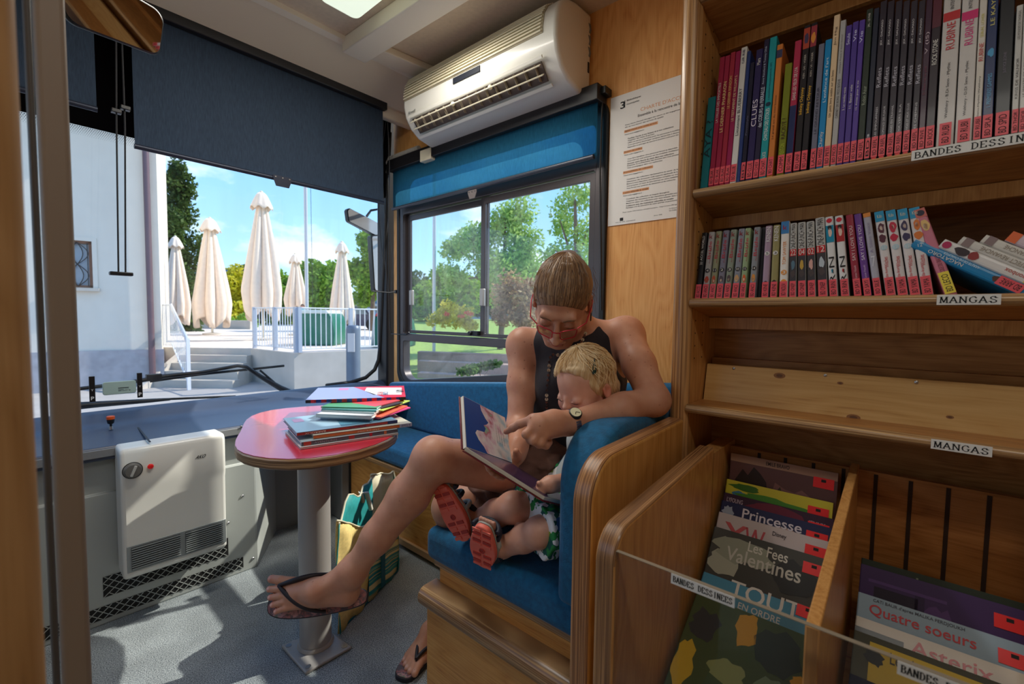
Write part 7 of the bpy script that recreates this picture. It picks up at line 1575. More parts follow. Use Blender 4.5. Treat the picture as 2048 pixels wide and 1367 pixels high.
# hair
B = Field(tuple(HC-.16), tuple(HC+.16), .0028)
k_ = HW.k; B.ell(HW.p(0, -.014, .036), np.array([.0768, .0988, .0858])*k_, HW.M, .01); B.ell(HW.p(0, -.05, .0), np.array([.073, .062, .082])*k_, HW.M, .02)
BUN = HW.p(0, -.066, .096); B.ell(HW.p(0, -.080, .070), np.array([.034, .028, .026]), HW.M, .010); B.ell(HW.p(0.006, -.100, .062), np.array([.024, .020, .024]), HW.M, .006)
for s_ in (-1, 1): B.ell(HW.p(s_*.085, .000, -.012), np.array([.020, .026, .034])*k_, HW.M, .006, 'sub')
B.ell(HW.p(0, .088, -.062), np.array([.098, .078, .118])*k_, HW.M, .004, 'sub'); B.noise(.0003, 90, 2)
B.cut(HW.p(0, -.03, -.062), -HW.U+HW.F*.3, .01)
hr, vh = B.mesh('hair', hairmat('hair_brown', (74, 50, 34), (124, 90, 62), (196, 156, 112), 20), origin=tuple(HC)); flow(hr, vh, BUN, HW.F*-.8+HW.U*.6); attach_o = hr
def adopt(o, parent):
    """parent a finished world-space object under its thing, keeping it where it is"""
    bpy.context.view_layer.update(); mw = o.matrix_world.copy(); o.parent = parent; o.matrix_parent_inverse = parent.matrix_world.inverted(); o.matrix_world = mw
adopt(hr, PW)
bpy.context.view_layer.update(); rr = random.Random(21); mb = MB(); inv_ = hr.matrix_world.inverted(); cen = V(HC+HW.U*.02)
def onhead(p):
    d = (p-cen).normalized(); hit, loc, nr, _i = hr.ray_cast(inv_ @ (cen+d*.3), inv_.to_3x3() @ -d); return (hr.matrix_world @ loc)+d*.0003 if hit else p
fr_ = [p for p in vh if (p-HC)@HW.F > .035 and (p-HC)@HW.U > .0]
for k in range(190):
    p = V(fr_[rr.randrange(len(fr_))]); pts = []; b_ = V(BUN)
    for j in range(7): pts.append(onhead(p.lerp(b_, j/7.0+.0)))
    mb.tube(pts, [.0003]+[.0007]*5+[.0004], mat(('strand_a', 'strand_b', 'strand_c')[k % 3], ((176, 138, 98), (104, 76, 52), (140, 104, 72))[k % 3], .42), 4, cap=False)
fs_ = mb.build('combed_strands'); fs_['kind'] = 'stuff'; adopt(fs_, hr)
# loose strands
mb = MB(); rr = random.Random(4)
for k in range(46):
    s_ = 1 if k % 2 else -1; a = V(HW.p(s_*rr.uniform(.045, .078), rr.uniform(-.05, .05), rr.uniform(-.02, .10))); e_ = V(HW.p(s_*rr.uniform(.07, .095), rr.uniform(-.09, .0), rr.uniform(-.06, .05)))
    mb.tube([a, (a+e_)/2+V(HW.X*s_*.008), e_], [.0004, .0004, .0002], MATS.get('hs') or MATS.setdefault('hs', mat('strand', (150, 112, 78), .5)), 3, cap=False)
st_ = mb.build('loose_strands'); st_['kind'] = 'stuff'; adopt(st_, hr)
# black sleeveless top
BLK = mat('jersey_black', (38, 32, 40), .85, bump=.25, bscale=260, noise=.12, nscale=30, sheen=.2)
B = Field(tuple(np.minimum(CH, PEL)-.30), tuple(np.maximum(CH, PEL)+.30), .0035)
torso(B, .006); B.cap(NB-UPV*.03, rS*.72+NB*.28-UPV*.014, .046, .044, .03); B.cap(NB-UPV*.03, lS*.72+NB*.28-UPV*.014, .046, .044, .03); PMx = np.stack([LAT, FWD, [0, 0, 1.]]); B.ell(WA*.5+PEL*.5, np.array([.134, .104, .12]), PMx, .05)
for s_, sh_ in ((1, rS), (-1, lS)): B.ell(sh_+LAT*s_*.022-UPV*.045+FWD*.02, np.array([.062, .105, .105]), TM, .01, 'sub')
B.ell(NB+UPV*.045+FWD*.050, np.array([.074, .085, .072]), TM, .008, 'sub'); B.noise(.0011, 22, 3)
tt, _ = B.mesh('tank_top', BLK); adopt(tt, PW)
# brown skirt
BRN = mat('skirt_brown', (112, 78, 66), .8, bump=.4, bscale=120, noise=.12, nscale=40)
B = Field((.78, .52, .42), (1.42, 1.10, .86), .0035); pelvis(B, .012); thighs(B, .012, .46, .06); B.noise(.0034, 52, 5)
B.cap(hL+(K1-hL)*.30+np.array([0, 0, -.04]), hR+(K2-hR)*.3+np.array([0, 0, -.02]), .055, .055, .05)
B.cut(WA+UPV*.03, UPV, .01); sk, _ = B.mesh('skirt', BRN); adopt(sk, PW)
# glasses
GM = mat('frame_red', (196, 44, 64), .3, metal=.4); gl = thing('glasses', None, None, tuple(HW.p(0, .11, 0))); 
def glens(s_):
    pts = []; 
    for u, v in rpoly([(.009, .012), (.052, .010), (.048, -.018), (.012, -.020)], .007, 4): pts.append(HW.v(s_*u, .113-.018*(u/.05)**2, v-.012))
    return pts
for s_ in (-1, 1):
    p_ = glens(s_); mb = MB(); mb.tube(p_, .0014, GM, 6, closed=True); rm = mb.build('rim', gl)
    mb = MB(); mb.quad(p_, glassmat('lens', (.96, .94, .95), 1.4)); mb.build('lens', rm)
    MB().tube([HW.v(s_*.052, .095, 0), HW.v(s_*.072, .078, .006), HW.v(s_*.080, .02, .006), HW.v(s_*.081, -.012, .0), HW.v(s_*.078, -.026, -.020)], .0016, GM, 6).build('temple', gl)
MB().tube([HW.v(-.010, .113, -.006), HW.v(0, .118, -.002), HW.v(.010, .113, -.006)], .0016, GM, 6).build('bridge', gl); adopt(gl, PW)
# earring and button necklace
mb = MB(); e0 = HW.v(.080, -.004, -.043); mb.tube([e0+V(HW.F*.007*cos(a))+V((0, 0, -.009+.009*sin(a))) for a in [2*pi*k/16 for k in range(16)]], .0016, M_BLKP, 6, closed=True); er = mb.build('earring'); adopt(er, PW)
nk_ = thing('necklace', None, None, tuple(NB)); pts = [(1172, 664), (1160, 690), (1140, 708), (1120, 710), (1102, 708), (1099, 720), (1098, 735), (1096, 755), (1094, 775), (1093, 795), (1093, 812), (1094, 824)]
def nearest(px_, D0=1.05):    # on the front of the top, along the line of sight
    d = at(*px_, D=1)-CAM; dg = bpy.context.evaluated_depsgraph_get(); o_ = tt; inv = o_.matrix_world.inverted(); hit, loc, nrm, _i = o_.ray_cast(inv @ CAM, (inv.to_3x3() @ d).normalized())
    return (o_.matrix_world @ loc)-d.normalized()*.004 if hit else at(*px_, D=1.22)
bpy.context.view_layer.update(); wp_ = [nearest(p) for p in pts[2:]]; wp_ = [at(*pts[0], D=1.25), at(*pts[1], D=1.2)]+wp_
MB().tube(wp_, .0009, mat('thread', (60, 40, 36), .7), 5).build('thread', nk_)
tot = 0; BC = [mat('button_pearl', (216, 196, 168), .25), mat('button_brown', (120, 74, 62), .35), mat('button_dark', (66, 44, 44), .35)]
for i, (a, b) in enumerate(zip(wp_, wp_[1:])):
    n_ = max(1, int((b-a).length/.0105))
    for k in range(n_):
        q = a.lerp(b, (k+.5)/n_); r_ = .0048 if (i+k) % 3 == 0 else .0036; MB().lathe([(r_, 0), (r_, .0012), (r_*.5, .0006)], q, BC[(i+k) % 3], 12, axis=tuple(-F0)).build('button', nk_)
adopt(nk_, PW)
# wristwatch
wt = thing('wristwatch', None, None, tuple(A(1128, 840, 1.0))); wax = V(lE-lW).normalized(); wc = V(lW)+wax*.012
nrm = (CAM-wc); nrm -= wax*nrm.dot(wax); nrm.normalize(); fd = (nrm*.8+V((0, 0, 1))*.75); fd -= wax*fd.dot(wax); fd.normalize(); sd = wax.cross(fd)
MB().lathe([(.0150, .0), (.0150, .006), (.0135, .0075)], wc+fd*.0275, M_BLKP, 24, axis=tuple(fd)).build('case', wt)
MB().lathe([(.0125, .0076), (.0125, .0080)], wc+fd*.0275, mat('dial_cream', (232, 226, 190), .3), 24, axis=tuple(fd)).build('dial', wt)
mb = MB(); o_ = wc+fd*.0360
for a, L_ in ((.5, .0095), (2.2, .007)): mb.tube([o_, o_+(wax*cos(a)+sd*sin(a))*L_], .0006, M_INK, 4)
mb.build('hands', wt)
for k in range(4, 33):
    a = 2*pi*k/36; q = wc+(fd*cos(a)+sd*sin(a))*.0290; T = frame(q, wax, (fd*-sin(a)+sd*cos(a))); MB().box((-.0065, -.0022, -.0012), (.0065, .0022, .0012), MATS.get('wl') or MATS.setdefault('wl', mat('watch_link', (104, 104, 124), .3, metal=.8)), T).build('link', wt, bevel=.0004)
adopt(wt, PW)
# flip-flops
FLB = mat('sandal_rubber', (34, 28, 36), .5)
def floral(name, base, cols):
    M = bpy.data.materials.new(name); M.use_nodes = True; t = M.node_tree; b = t.nodes['Principled BSDF']; L = t.links.new; tcn = t.nodes.new('ShaderNodeTexCoord'); n = t.nodes.new('ShaderNodeTexNoise'); n.inputs['Scale'].default_value = 34; n.inputs['Detail'].default_value = 4; L(tcn.outputs['Object'], n.inputs['Vector'])
    r = ramp(t, [(.40, base), (.50, cols[0]), (.56, base), (.62, cols[1]), (.70, cols[2])]); L(n.outputs['Fac'], r.inputs[0]); L(r.outputs[0], b.inputs['Base Color']); b.inputs['Roughness'].default_value = .6; return M
FLO = floral('sandal_print', (96, 86, 92), [(176, 110, 110), (206, 150, 150), (120, 130, 110)])
def flipflop(label, heel, F_, S_, U_, toe_gap, mirror=1):
    t = thing(label, None, None, tuple(heel)); ol = []
    for k in range(40):
        a = 2*pi*k/40; u = .5-.5*cos(a); x = -.034+.272*u; wd = (.030+.020*min(1, u*1.3)+.004*sin(pi*u))*(sin(a) if True else 1); wd = (1 if sin(a) > 0 else -1)*abs(sin(a))**.62*(.031+.019*u**1.2); ol.append((x, wd+.004*mirror*u))
    T = Matrix((V(F_), V(S_), V(F_).cross(V(S_)))).transposed().to_4x4(); sg = 1 if V(F_).cross(V(S_)).dot(V(U_)) > 0 else -1; T.translation = V(heel)-V(U_)*.0285
    mb = MB(); mb.prism(ol, 'Z', 0, -sg*.016, FLB, T=T, smooth=False); s1 = mb.build('sole', t, bevel=.003, seg=3)
    mb = MB(); mb.prism([(p[0]*.985, p[1]*.95) for p in ol], 'Z', sg*.0002, sg*.0016, FLO, T=T); mb.build('footbed', s1)
    return t, T, sg
f1, T1, sg = flipflop('flip_flop', heel1+FSD*.016-FUP*.004-FD*.012, FD, FSD, FUP, None, 1)
post = V(ball1+FD*.034-FSD*.020+FUP*.016); mL = V(heel1+FD*.060+FSD*.046-FUP*.024); mR = V(heel1+FD*.062-FSD*.044-FUP*.022)
MB().tube([post-V(FUP)*.034, post], .003, FLB, 6).build('toe_post', f1)
for m_, s_ in ((mL, 1), (mR, -1)):
    q1 = post.lerp(m_, .35)+V(FUP)*.026+V(FSD)*(.010 if s_ > 0 else 0); q2 = post.lerp(m_, .72)+V(FUP)*.028+V(FSD)*s_*(.020 if s_ > 0 else .006); mb = MB(); pts = [post, q1, q2, m_]; n_ = 12; cur = []
    for k in range(n_+1):
        u = k/n_; c_ = [(1-u)**3, 3*u*(1-u)**2, 3*u*u*(1-u), u**3]; cur.append(sum((p*w_ for p, w_ in zip(pts, c_)), V()))
    mb.tube(cur, [.004+.0035*sin(pi*min(1, k/n_*1.1)) for k in range(n_+1)], FLB, 8); mb.build('strap', f1)
adopt(f1, PW)
f2, T2, sg = flipflop('flip_flop', heel2+np.array([0, 0, .006]), F2, S2, U2, None, 1)
post = V(ball2+F2*.030-S2*.018+U2*.020); mL = V(heel2+F2*.065+S2*.046-U2*.024); mR = V(heel2+F2*.065-S2*.044-U2*.024)
MB().tube([post-V(U2)*.03, post], .003, FLB, 6).build('toe_post', f2)
for m_ in (mL, mR):
    pts = [post, post.lerp(m_, .35)+V((0, 0, .022)), post.lerp(m_, .72)+V((0, 0, .028)), m_]; cur = []
    for k in range(13):
        u = k/12; c_ = [(1-u)**3, 3*u*(1-u)**2, 3*u*u*(1-u), u**3]; cur.append(sum((p*w_ for p, w_ in zip(pts, c_)), V()))
    MB().tube(cur, .0055, FLB, 8).build('strap', f2)
adopt(f2, PW)
# ------------------------------------------------------------------ the open picture book
G0_, G1b, U0_, L0_ = at(932, 894, D=.965), at(1025, 927, D=1.13), at(926, 791, D=1.10), at(1090, 993, D=1.005)
gv = G1b-G0_; bk = thing('open_picture_book', 'open picture book with blue and watercolour page held in the woman\'s hand', 'book', tuple(G0_))
def leafslab(name, e, off, M, Mi, parent, grow=0):
    a = G0_-gv.normalized()*grow; b = G1b+gv.normalized()*grow; e2 = e*(1+grow*4); return MB().slab([a, b, b+e2, a+e2], off, M).build(name, parent, bevel=.0006)
ue, le = U0_-G0_, L0_-G0_; nu = gv.cross(ue).normalized(); nu = nu if nu.dot(CAM-G0_) > 0 else -nu; nl = gv.cross(le).normalized(); nl = nl if nl.dot(V((0, 0, 1))) > 0 else -nl
M_BLUE = mat('page_blue', (24, 76, 160), .5); M_CRIM = mat('cover_crimson', (120, 26, 40), .35, coat=.3); M_PGW = mat('page_edge', (226, 222, 214), .8)
leafslab('cover', ue, -nu*.0025, M_CRIM, None, bk, .004).location += -nu*.0085
leafslab('cover', le, -nl*.0025, M_CRIM, None, bk, .004).location += -nl*.0085
pgs = leafslab('pages', ue, -nu*.0080, M_PGW, None, bk); pl2 = leafslab('pages', le, -nl*.0080, M_PGW, None, bk)
def UV(u, v, d=.0006): return G0_+gv*u+ue*v+nu*d
mb = MB(); mb.quad([UV(0.01, .01), UV(.99, .01), UV(.99, .99), UV(.01, .99)], M_BLUE); mb.build('picture', pgs)
WC = bpy.data.materials.new('watercolour'); WC.use_nodes = True; t_ = WC.node_tree; tcn = t_.nodes.new('ShaderNodeTexCoord'); n_ = t_.nodes.new('ShaderNodeTexNoise'); n_.inputs['Scale'].default_value = 17; n_.inputs['Detail'].default_value = 3; t_.links.new(tcn.outputs['Object'], n_.inputs['Vector'])
r_ = ramp(t_, [(.3, (160, 196, 214)), (.42, (226, 222, 222)), (.5, (238, 226, 226)), (.58, (226, 190, 206)), (.64, (196, 110, 130)), (.7, (150, 190, 160))]); t_.links.new(n_.outputs['Color'], r_.inputs[0]); t_.links.new(n_.outputs['Fac'], r_.inputs[0]); t_.links.new(r_.outputs[0], t_.nodes['Principled BSDF'].inputs['Base Color']); t_.nodes['Principled BSDF'].inputs['Roughness'].default_value = .7
sil = [(.99, .02), (.99, .98), (.36, .98), (.38, .86), (.46, .72), (.52, .66), (.47, .60), (.40, .56), (.44, .50), (.40, .42), (.24, .40), (.20, .33), (.26, .22), (.36, .12), (.42, .02)]
mb = MB(); mb.quad([UV(u, v, .0010) for u, v in sil][::-1], WC); mb.build('illustration', pgs)
mb = MB()
for k in range(4): mb.text(('Non merci, dit le petit ours', 'Je ne veux pas dormir', 'Il fait encore jour dehors', 'et la lune est cachee')[k], frame(UV(.70+k*.055, .30, .0014), ue, -gv), ue.length*(.40, .34, .44, .28)[k], .0035, M_INK)
mb.build('page_text', pgs)
def LV(u, v, d=.0006): return G0_+gv*u+le*v+nl*d
mb = MB(); mb.quad([LV(0.01, .01), LV(.99, .01), LV(.99, .99), LV(.01, .99)], mat('page_dark', (70, 46, 84), .3, noise=.3, nscale=16, coat=.3)); mb.build('picture', pl2)
# ------------------------------------------------------------------ the child
CC = A(1170, 771, 1.13); cyw = radians(52); cf = -hv*cos(cyw)-npv(R0)*sin(cyw); cth = radians(24); cF = cf*cos(cth)-np.array([0, 0, 1.])*sin(cth); cU = cf*sin(cth)+np.array([0, 0, 1.])*cos(cth)+npv(R0)*.05
HCh = Head(CC, cF, cU, .84)
B = Field((.60, .46, .485), (1.22, 1.02, 1.10), .0026); build_head(B, HCh, True)
cN = HCh.p(0, -.035, -.075); cT = A(1212, 905, 1.18); cP = np.array([1.05, .655, .60])
B.chain([cN, cT+np.array([0, 0, .04])], [.036, .040], .02); B.chain([cT, (cT+cP)/2, cP], [.075, .078, .082], .04)
cK1, cA1, cK2, cA2 = A(1026, 1014, 1.16), A(946, 1042, 1.265), A(1078, 1064, 1.08), A(1004, 1094, 1.165)
B.chain([cP+np.array([-.02, .03, -.01]), cK1], [.056, .038], .03); B.chain([cK1, cK1*.6+cA1*.4, cA1], [.035, .034, .025], .02)
B.chain([cP+np.array([-.02, -.03, -.01]), cK2], [.054, .038], .02); B.chain([cK2, cK2*.6+cA2*.4, cA2], [.034, .033, .024], .01)
so1, so2 = A(903, 1027, 1.205), A(964, 1096, 1.115)
B.cap(cA1, cA1*.4+so1*.6, .024, .022, .02); B.cap(cA2, cA2*.4+so2*.6, .024, .022, .02)
a1d = A(876, 970, 1.215)-A(931, 1083, 1.215); a1d /= np.linalg.norm(a1d); a2d = A(962, 1056, 1.09)-A(964, 1136, 1.15); a2d /= np.linalg.norm(a2d)
nS1 = -npv(F0)*.82-npv(R0)*.50; nS1 -= a1d*(nS1@a1d); nS1 /= np.linalg.norm(nS1); nS2 = -npv(F0)*.88-npv(R0)*.40; nS2 -= a2d*(nS2@a2d); nS2 /= np.linalg.norm(nS2)
B.cap(so1-nS1*.038-a1d*.045, so1-nS1*.032+a1d*.045, .020, .016, .02); B.cap(so2-nS2*.038-a2d*.03, so2-nS2*.032+a2d*.035, .020, .016, .02)
for k in range(5):
    for so_, nn, ad, in ((so1, nS1, a1d), (so2, nS2, a2d)):
        sd_ = np.cross(nn, ad); q = so_-nn*.028+sd_*(k-2)*.009; B.cap(q+ad*.05, q+ad*.066, .0062, .0056, .003)
# arm and hand on the page edge
cS = cT+np.array([-.03, .05, .03]); cE = A(1165, 960, 1.12); cW = A(1100, 968, 1.05); B.chain([cS, cE, cW], [.030, .027, .019], .02); B.cap(cW, A(1084, 974, 1.045), .017, .015, .012)
for k, (x_, y_) in enumerate(((1070, 984), (1074, 990), (1079, 994), (1085, 996))): B.chain([A(1082+k, 974+k, 1.04), A((1082+x_)/2, (976+y_)/2, 1.035), A(x_, y_, 1.035)], [.0075, .0068, .0056], .003)
B.chain([A(1088, 972, 1.045), A(1078, 966, 1.035)], [.0085, .0065], .004)
PC, vsc = B.mesh('person', SKC, smooth=1); tag(PC, 'blond toddler with a dark hair clip and coral soled sandals, sitting beside the woman', 'person')
sp = [(HCh.p(0, .088, -.0475), .012, (206, 96, 96), .8)]
for s_ in (-1, 1): sp += [(HCh.p(s_*.042, .070, -.040), .024, (226, 134, 118), .6), (HCh.p(s_*.03, .084, -.007), .005, (120, 80, 66), .5), (HCh.p(s_*.04, .082, -.007), .005, (120, 80, 66), .4), (HCh.p(s_*.03, .092, .018), .009, (196, 150, 116), .6), (HCh.p(s_*.075, -.01, -.01), .022, (232, 128, 110), .5)]
paint(PC, vsc, (232, 178, 154), sp); del B
LSH = mat('lash_dark', (70, 46, 36), .6)
def onface(H, ob, x, z):
    o_ = H.v(x, .22, z); d = V(-H.F); inv = ob.matrix_world.inverted(); hit, loc, nr, _i = ob.ray_cast(inv @ o_, inv.to_3x3() @ d, distance=.3); return (ob.matrix_world @ loc)-d*.0002 if hit else H.v(x, .09, z)
def lashes(H, par, z0, zb=None, col=None, rb=.0018):
    bpy.context.view_layer.update()
    for s_ in (-1, 1):
        mb = MB(); mb.tube([onface(H, par, s_*u, z0+.0045*((u-.030)/.014)**2) for u in (.018, .022, .026, .030, .034, .038, .042)], [.0004, .0008, .0010, .0010, .0010, .0008, .0004], LSH, 5); adopt(mb.build('eyelashes'), par)
        if zb: mb = MB(); mb.tube([onface(H, par, s_*u, zb+.005*sin((u-.014)/.034*pi*.8)) for u in (.015, .020, .025, .030, .035, .040, .045)], [.0010, rb, rb, rb, rb, rb*.8, .0004], col, 6); adopt(mb.build('eyebrow'), par)
lashes(HW, PW, -.0125, .018, mat('brow_brown', (112, 78, 56), .7)); lashes(HCh, PC, -.0105)
# hair of the child
B = Field(tuple(CC-.15), tuple(CC+.15), .0026); kc = HCh.k
B.ell(HCh.p(0, -.014, .036), np.array([.079, .096, .084])*kc, HCh.M, .01); B.ell(HCh.p(0, -.05, -.012), np.array([.074, .058, .075])*kc, HCh.M, .02)
B.ell(HCh.p(0, .094, -.030), np.array([.100, .080, .118])*kc, HCh.M, .012, 'sub')
for s_ in (-1, 1): B.ell(HCh.p(s_*.084, -.004, -.014), np.array([.019, .024, .030])*kc, HCh.M, .006, 'sub')
B.cut(HCh.p(0, -.03, -.068), -HCh.U+HCh.F*.25, .01); B.noise(.0022, 60, 9)
HBL = hairmat('hair_blond', (176, 136, 88), (226, 192, 144), (250, 228, 188), 15)
hc, vh = B.mesh('hair', HBL, origin=tuple(CC)); flow(hc, vh, HCh.p(.01, -.04, .11), HCh.U, .12); adopt(hc, PC)
mb = MB(); rr = random.Random(11); SM1 = mat('strand_blond', (242, 214, 168), .45); SM2 = mat('strand_gold', (216, 178, 126), .45)
for k in range(190):
    a0 = rr.uniform(-pi, pi); ph_ = rr.random()*6; L_ = rr.uniform(.6, 1.12); pts = []
    for j in range(12):
        u = j/11*L_; el = pi/2-u*2.0; aa = a0+.22*sin(u*7+ph_)*(.3+u); r0, r1, r2 = .082+.004*rr.random(), .098, .088+.004*sin(u*9+ph_)
        x, y, z = r0*sin(aa)*cos(el), -.012+r1*cos(aa)*cos(el), .034+r2*sin(el)
        if y > .02 and z < .078+.02*sin(a0*3): break
        if abs(x) > .06 and -.03 < y < .03 and z < .012: break
        if z < -.055: break
        pts.append(HCh.v(x*1.01, y*1.01, z))
    if len(pts) > 3: mb.tube(pts, [.0010]*(len(pts)-1)+[.0003], SM1 if k % 3 else SM2, 4, cap=False)
sc2 = mb.build('wavy_locks'); sc2['kind'] = 'stuff'; adopt(sc2, hc)
# clip: found on the hair along the line of sight
bpy.context.view_layer.update()
def onhair(x_, y_): d = (at(x_, y_, D=1)-CAM).normalized(); inv = hc.matrix_world.inverted(); hit, loc, nr, _i = hc.ray_cast(inv @ CAM, inv.to_3x3() @ d); return (hc.matrix_world @ loc)-d*.003 if hit else at(x_, y_, D=1.08)
cl_ = [onhair(*p) for p in ((1185, 742), (1187, 730), (1189, 716), (1191, 730), (1192, 742))]
mb = MB(); mb.tube(cl_, .0014, mat('clip_green', (34, 60, 50), .35), 6, closed=True); mb.tube([cl_[0], cl_[4]], .0034, MATS['clip_green'], 6); q = onhair(1188, 745); mb.ball(q, .0045, MATS['clip_green'], 8); cp_ = mb.build('hair_clip'); adopt(cp_, PC)
# shorts with leaf print, light shirt
def leafprint():
    M = bpy.data.materials.new('leaf_print'); M.use_nodes = True; t = M.node_tree; b = t.nodes['Principled BSDF']; L = t.links.new; tcn = t.nodes.new('ShaderNodeTexCoord'); v = t.nodes.new('ShaderNodeTexVoronoi'); v.inputs['Scale'].default_value = 46; v.feature = 'F1'
    n = t.nodes.new('ShaderNodeTexNoise'); n.inputs['Scale'].default_value = 30; L(tcn.outputs['Object'], n.inputs['Vector']); m_ = t.nodes.new('ShaderNodeMix'); m_.data_type = 'VECTOR'; m_.inputs['Factor'].default_value = .08; L(tcn.outputs['Object'], m_.inputs['A']); L(n.outputs['Color'], m_.inputs['B']); L(m_.outputs['Result'], v.inputs['Vector'])
    s_ = t.nodes.new('ShaderNodeSeparateColor'); L(v.outputs['Color'], s_.inputs[0]); r = ramp(t, [(0, (236, 236, 236)), (.34, (40, 140, 70)), (.55, (20, 90, 80)), (.68, (150, 190, 70)), (.76, (236, 238, 240)), (.88, (60, 110, 170)), (.93, (240, 240, 240))]); r.color_ramp.interpolation = 'CONSTANT'; L(s_.outputs[0], r.inputs[0]); L(r.outputs[0], b.inputs['Base Color']); b.inputs['Roughness'].default_value = .8; return M
B = Field((.72, .50, .50), (1.16, .90, .80), .003); B.cap(cP, cP+np.array([0, 0, .06]), .092, .086, .02); hem1 = cP+(cK1-cP)*.86; hem2 = cP+(cK2-cP)*.90
B.cap(cP+np.array([-.02, .03, -.01]), hem1+(hem1-cP)*.2, .068, .060, .03); B.cap(cP+np.array([-.02, -.03, -.01]), hem2+(hem2-cP)*.2, .066, .058, .03); B.noise(.0030, 50, 8); B.cut(hem1, (cK1-cP), .006); o_, _ = B.mesh('leaf_print_shorts', leafprint()); adopt(o_, PC)
B = Field((.86, .48, .60), (1.18, .82, .98), .0035); B.chain([cT, (cT+cP)/2, cP+np.array([0, 0, .03])], [.083, .086, .088], .04); B.cap(cT, cS, .06, .044, .03); B.cut(cT+np.array([0, 0, .055]), (0, 0, 1)); o_, _ = B.mesh('shirt', mat('shirt_pale', (206, 220, 226), .8, bump=.3)); adopt(o_, PC)
# sandals with patterned coral soles
COR = mat('coral_rubber', (250, 120, 100), .5); COR2 = mat('coral_dark', (186, 62, 54), .55); NAVY = mat('strap_navy', (34, 40, 58), .6); GRYS = mat('strap_grey', (176, 178, 170), .6)
def sandal(c, ad, nn, L_, W_2, th_, nm):
    t = thing(nm, None, None, tuple(c)); ad = V(ad).normalized(); nn = V(nn).normalized(); sd_ = ad.cross(nn); T = Matrix((sd_, ad, nn)).transposed().to_4x4(); T.translation = V(c)
    ol = []
    for k in range(36):
        a = 2*pi*k/36; u = .5-.5*cos(a); wd = (1 if sin(a) > 0 else -1)*abs(sin(a))**.6*W_2*(.74+.26*sin(pi*min(1, u*.95))*1.0+.12*u-.10*sin(pi*u*2)*(-1)); ol.append((wd, L_*(u-.5)))
    mb = MB(); mb.prism(ol, 'Z', -.014, 0, COR, T=T); sl_ = mb.build('sole', t, bevel=.003, seg=3)
    mb = MB()
    for k in range(11):
        v_ = -L_*.42+L_*.84*k/10; w0 = W_2*.74
        if 3 < k < 6: continue
        for s_ in (-1, 1): mb.box((s_*.003 if k > 5 else s_*.004, v_-L_*.026, 0), (s_*w0, v_+L_*.026, .0022), COR2 if k % 2 else COR, T)
    mb.lathe([(.008, 0), (.008, .002), (.0055, .002), (.0055, .0005)], T @ V((0, -L_*.06, .0)), COR2, 16, axis=tuple(nn)); mb.build('tread', sl_)
    mb = MB(); mb.prism([(p[0]*1.02, p[1]*1.01) for p in ol], 'Z', -.019, -.014, GRYS, T=T); mb.build('midsole', t, bevel=.001)
    for v_, hh, M_ in ((.36, .030, NAVY), (.20, .042, NAVY), (-.02, .052, GRYS), (-.30, .050, NAVY)):
        pts = [T @ V((W_2*1.0*cos(a), L_*v_, -.017-hh*sin(a))) for a in [pi*k/14 for k in range(15)]]; mb = MB()
        mb.tube(pts, .0065, M_, 8); mb.build('strap', t)
    pts = [T @ V((W_2*.98*cos(a), -L_*.30-L_*.17*abs(sin(a)), -.030)) for a in [pi+pi*k/14 for k in range(15)]]; mb = MB(); mb.tube(pts, .010, NAVY, 8); mb.build('heel_cup', t)
    pts = [T @ V((.030*cos(a), -L_*.24+.034*sin(a), -.056)) for a in [2*pi*k/18 for k in range(18)]]; mb = MB(); mb.tube(pts, .008, NAVY, 8, closed=True); mb.build('ankle_strap', t)
    return t
adopt(sandal(so1, a1d, nS1, .166, .036, .014, 'sandal'), PC); adopt(sandal(so2, a2d, nS2, .140, .034, .014, 'sandal'), PC)
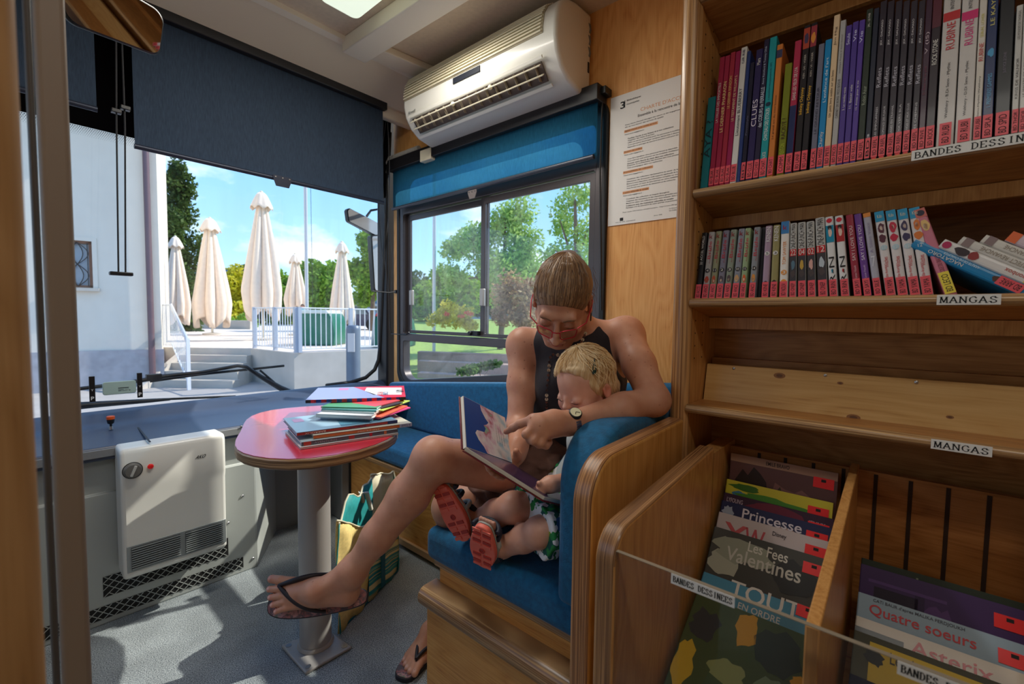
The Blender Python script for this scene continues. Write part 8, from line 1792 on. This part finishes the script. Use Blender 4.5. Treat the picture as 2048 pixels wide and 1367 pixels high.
# ------------------------------------------------------------------ two small figures far out on the terrace
def passer(x, D, base, h, shirt, legs_, label, bend=0):
    c = npv(ext(x, D, base)); s = h/1.7; B = Field(tuple(c-np.array([.45, .45, .02])*s), tuple(c+np.array([.45, .45, 1.8])*s), .018*s); R_ = npv(R0); F_ = npv(F0); z = np.array([0, 0, 1.])
    hp = c+z*.88*s; ch = c+z*1.25*s+R_*bend*.2; hd = c+z*1.58*s+R_*bend*.35
    for q in (-1, 1):
        B.chain([hp+R_*.09*q*s, c+R_*.10*q*s+z*.48*s, c+R_*.10*q*s+z*.08*s, c+R_*.10*q*s+z*.04*s-F_*.12*s], [.085*s, .06*s, .04*s, .035*s], .03)
        B.chain([ch+R_*.17*q*s+z*.1*s, ch+R_*.24*q*s-z*.15*s, ch+R_*.20*q*s-z*.38*s-F_*.08*s], [.05*s, .042*s, .035*s], .03)
    B.chain([hp, ch, ch+z*.12*s], [.14*s, .15*s, .12*s], .05); B.cap(ch+z*.12*s, hd-z*.08*s, .05*s, .05*s, .03); B.ell(hd, np.array([.08, .095, .11])*s, None, .02)
    o, vv = B.mesh('person', SKC); paint(o, vv, (206, 150, 126), []); tag(o, label, 'person')
    for nm, a, b, ra, rb, col in (('shirt', hp+z*.05*s, ch+z*.12*s, .155, .155, shirt), ('trousers', hp, hp-z*.28*s, .165, .15, legs_)):
        B2 = Field(tuple(c-np.array([.45, .45, .02])*s), tuple(c+np.array([.45, .45, 1.8])*s), .018*s); B2.cap(a, b, ra*s, rb*s, .02); o2, _ = B2.mesh(nm, mat('cl_%d%d%d' % col, col, .8)); adopt(o2, o)
    B2 = Field(tuple(c-np.array([.45, .45, .02])*s), tuple(c+np.array([.45, .45, 1.8])*s), .018*s); B2.ell(hd+z*.03*s+F_*.01, np.array([.088, .10, .10])*s, None, .02); o2, _ = B2.mesh('hair', mat('cl_hair', (70, 50, 40), .7)); adopt(o2, o)
passer(384, 19.5, TZ, .95, (226, 226, 232), (232, 220, 190), 'small child in white walking by the planter wall behind the stair railing')
passer(600, 12.6, TZ, 1.05, (24, 160, 180), (40, 44, 60), 'person in a turquoise top behind the railing left of the green container', .2)
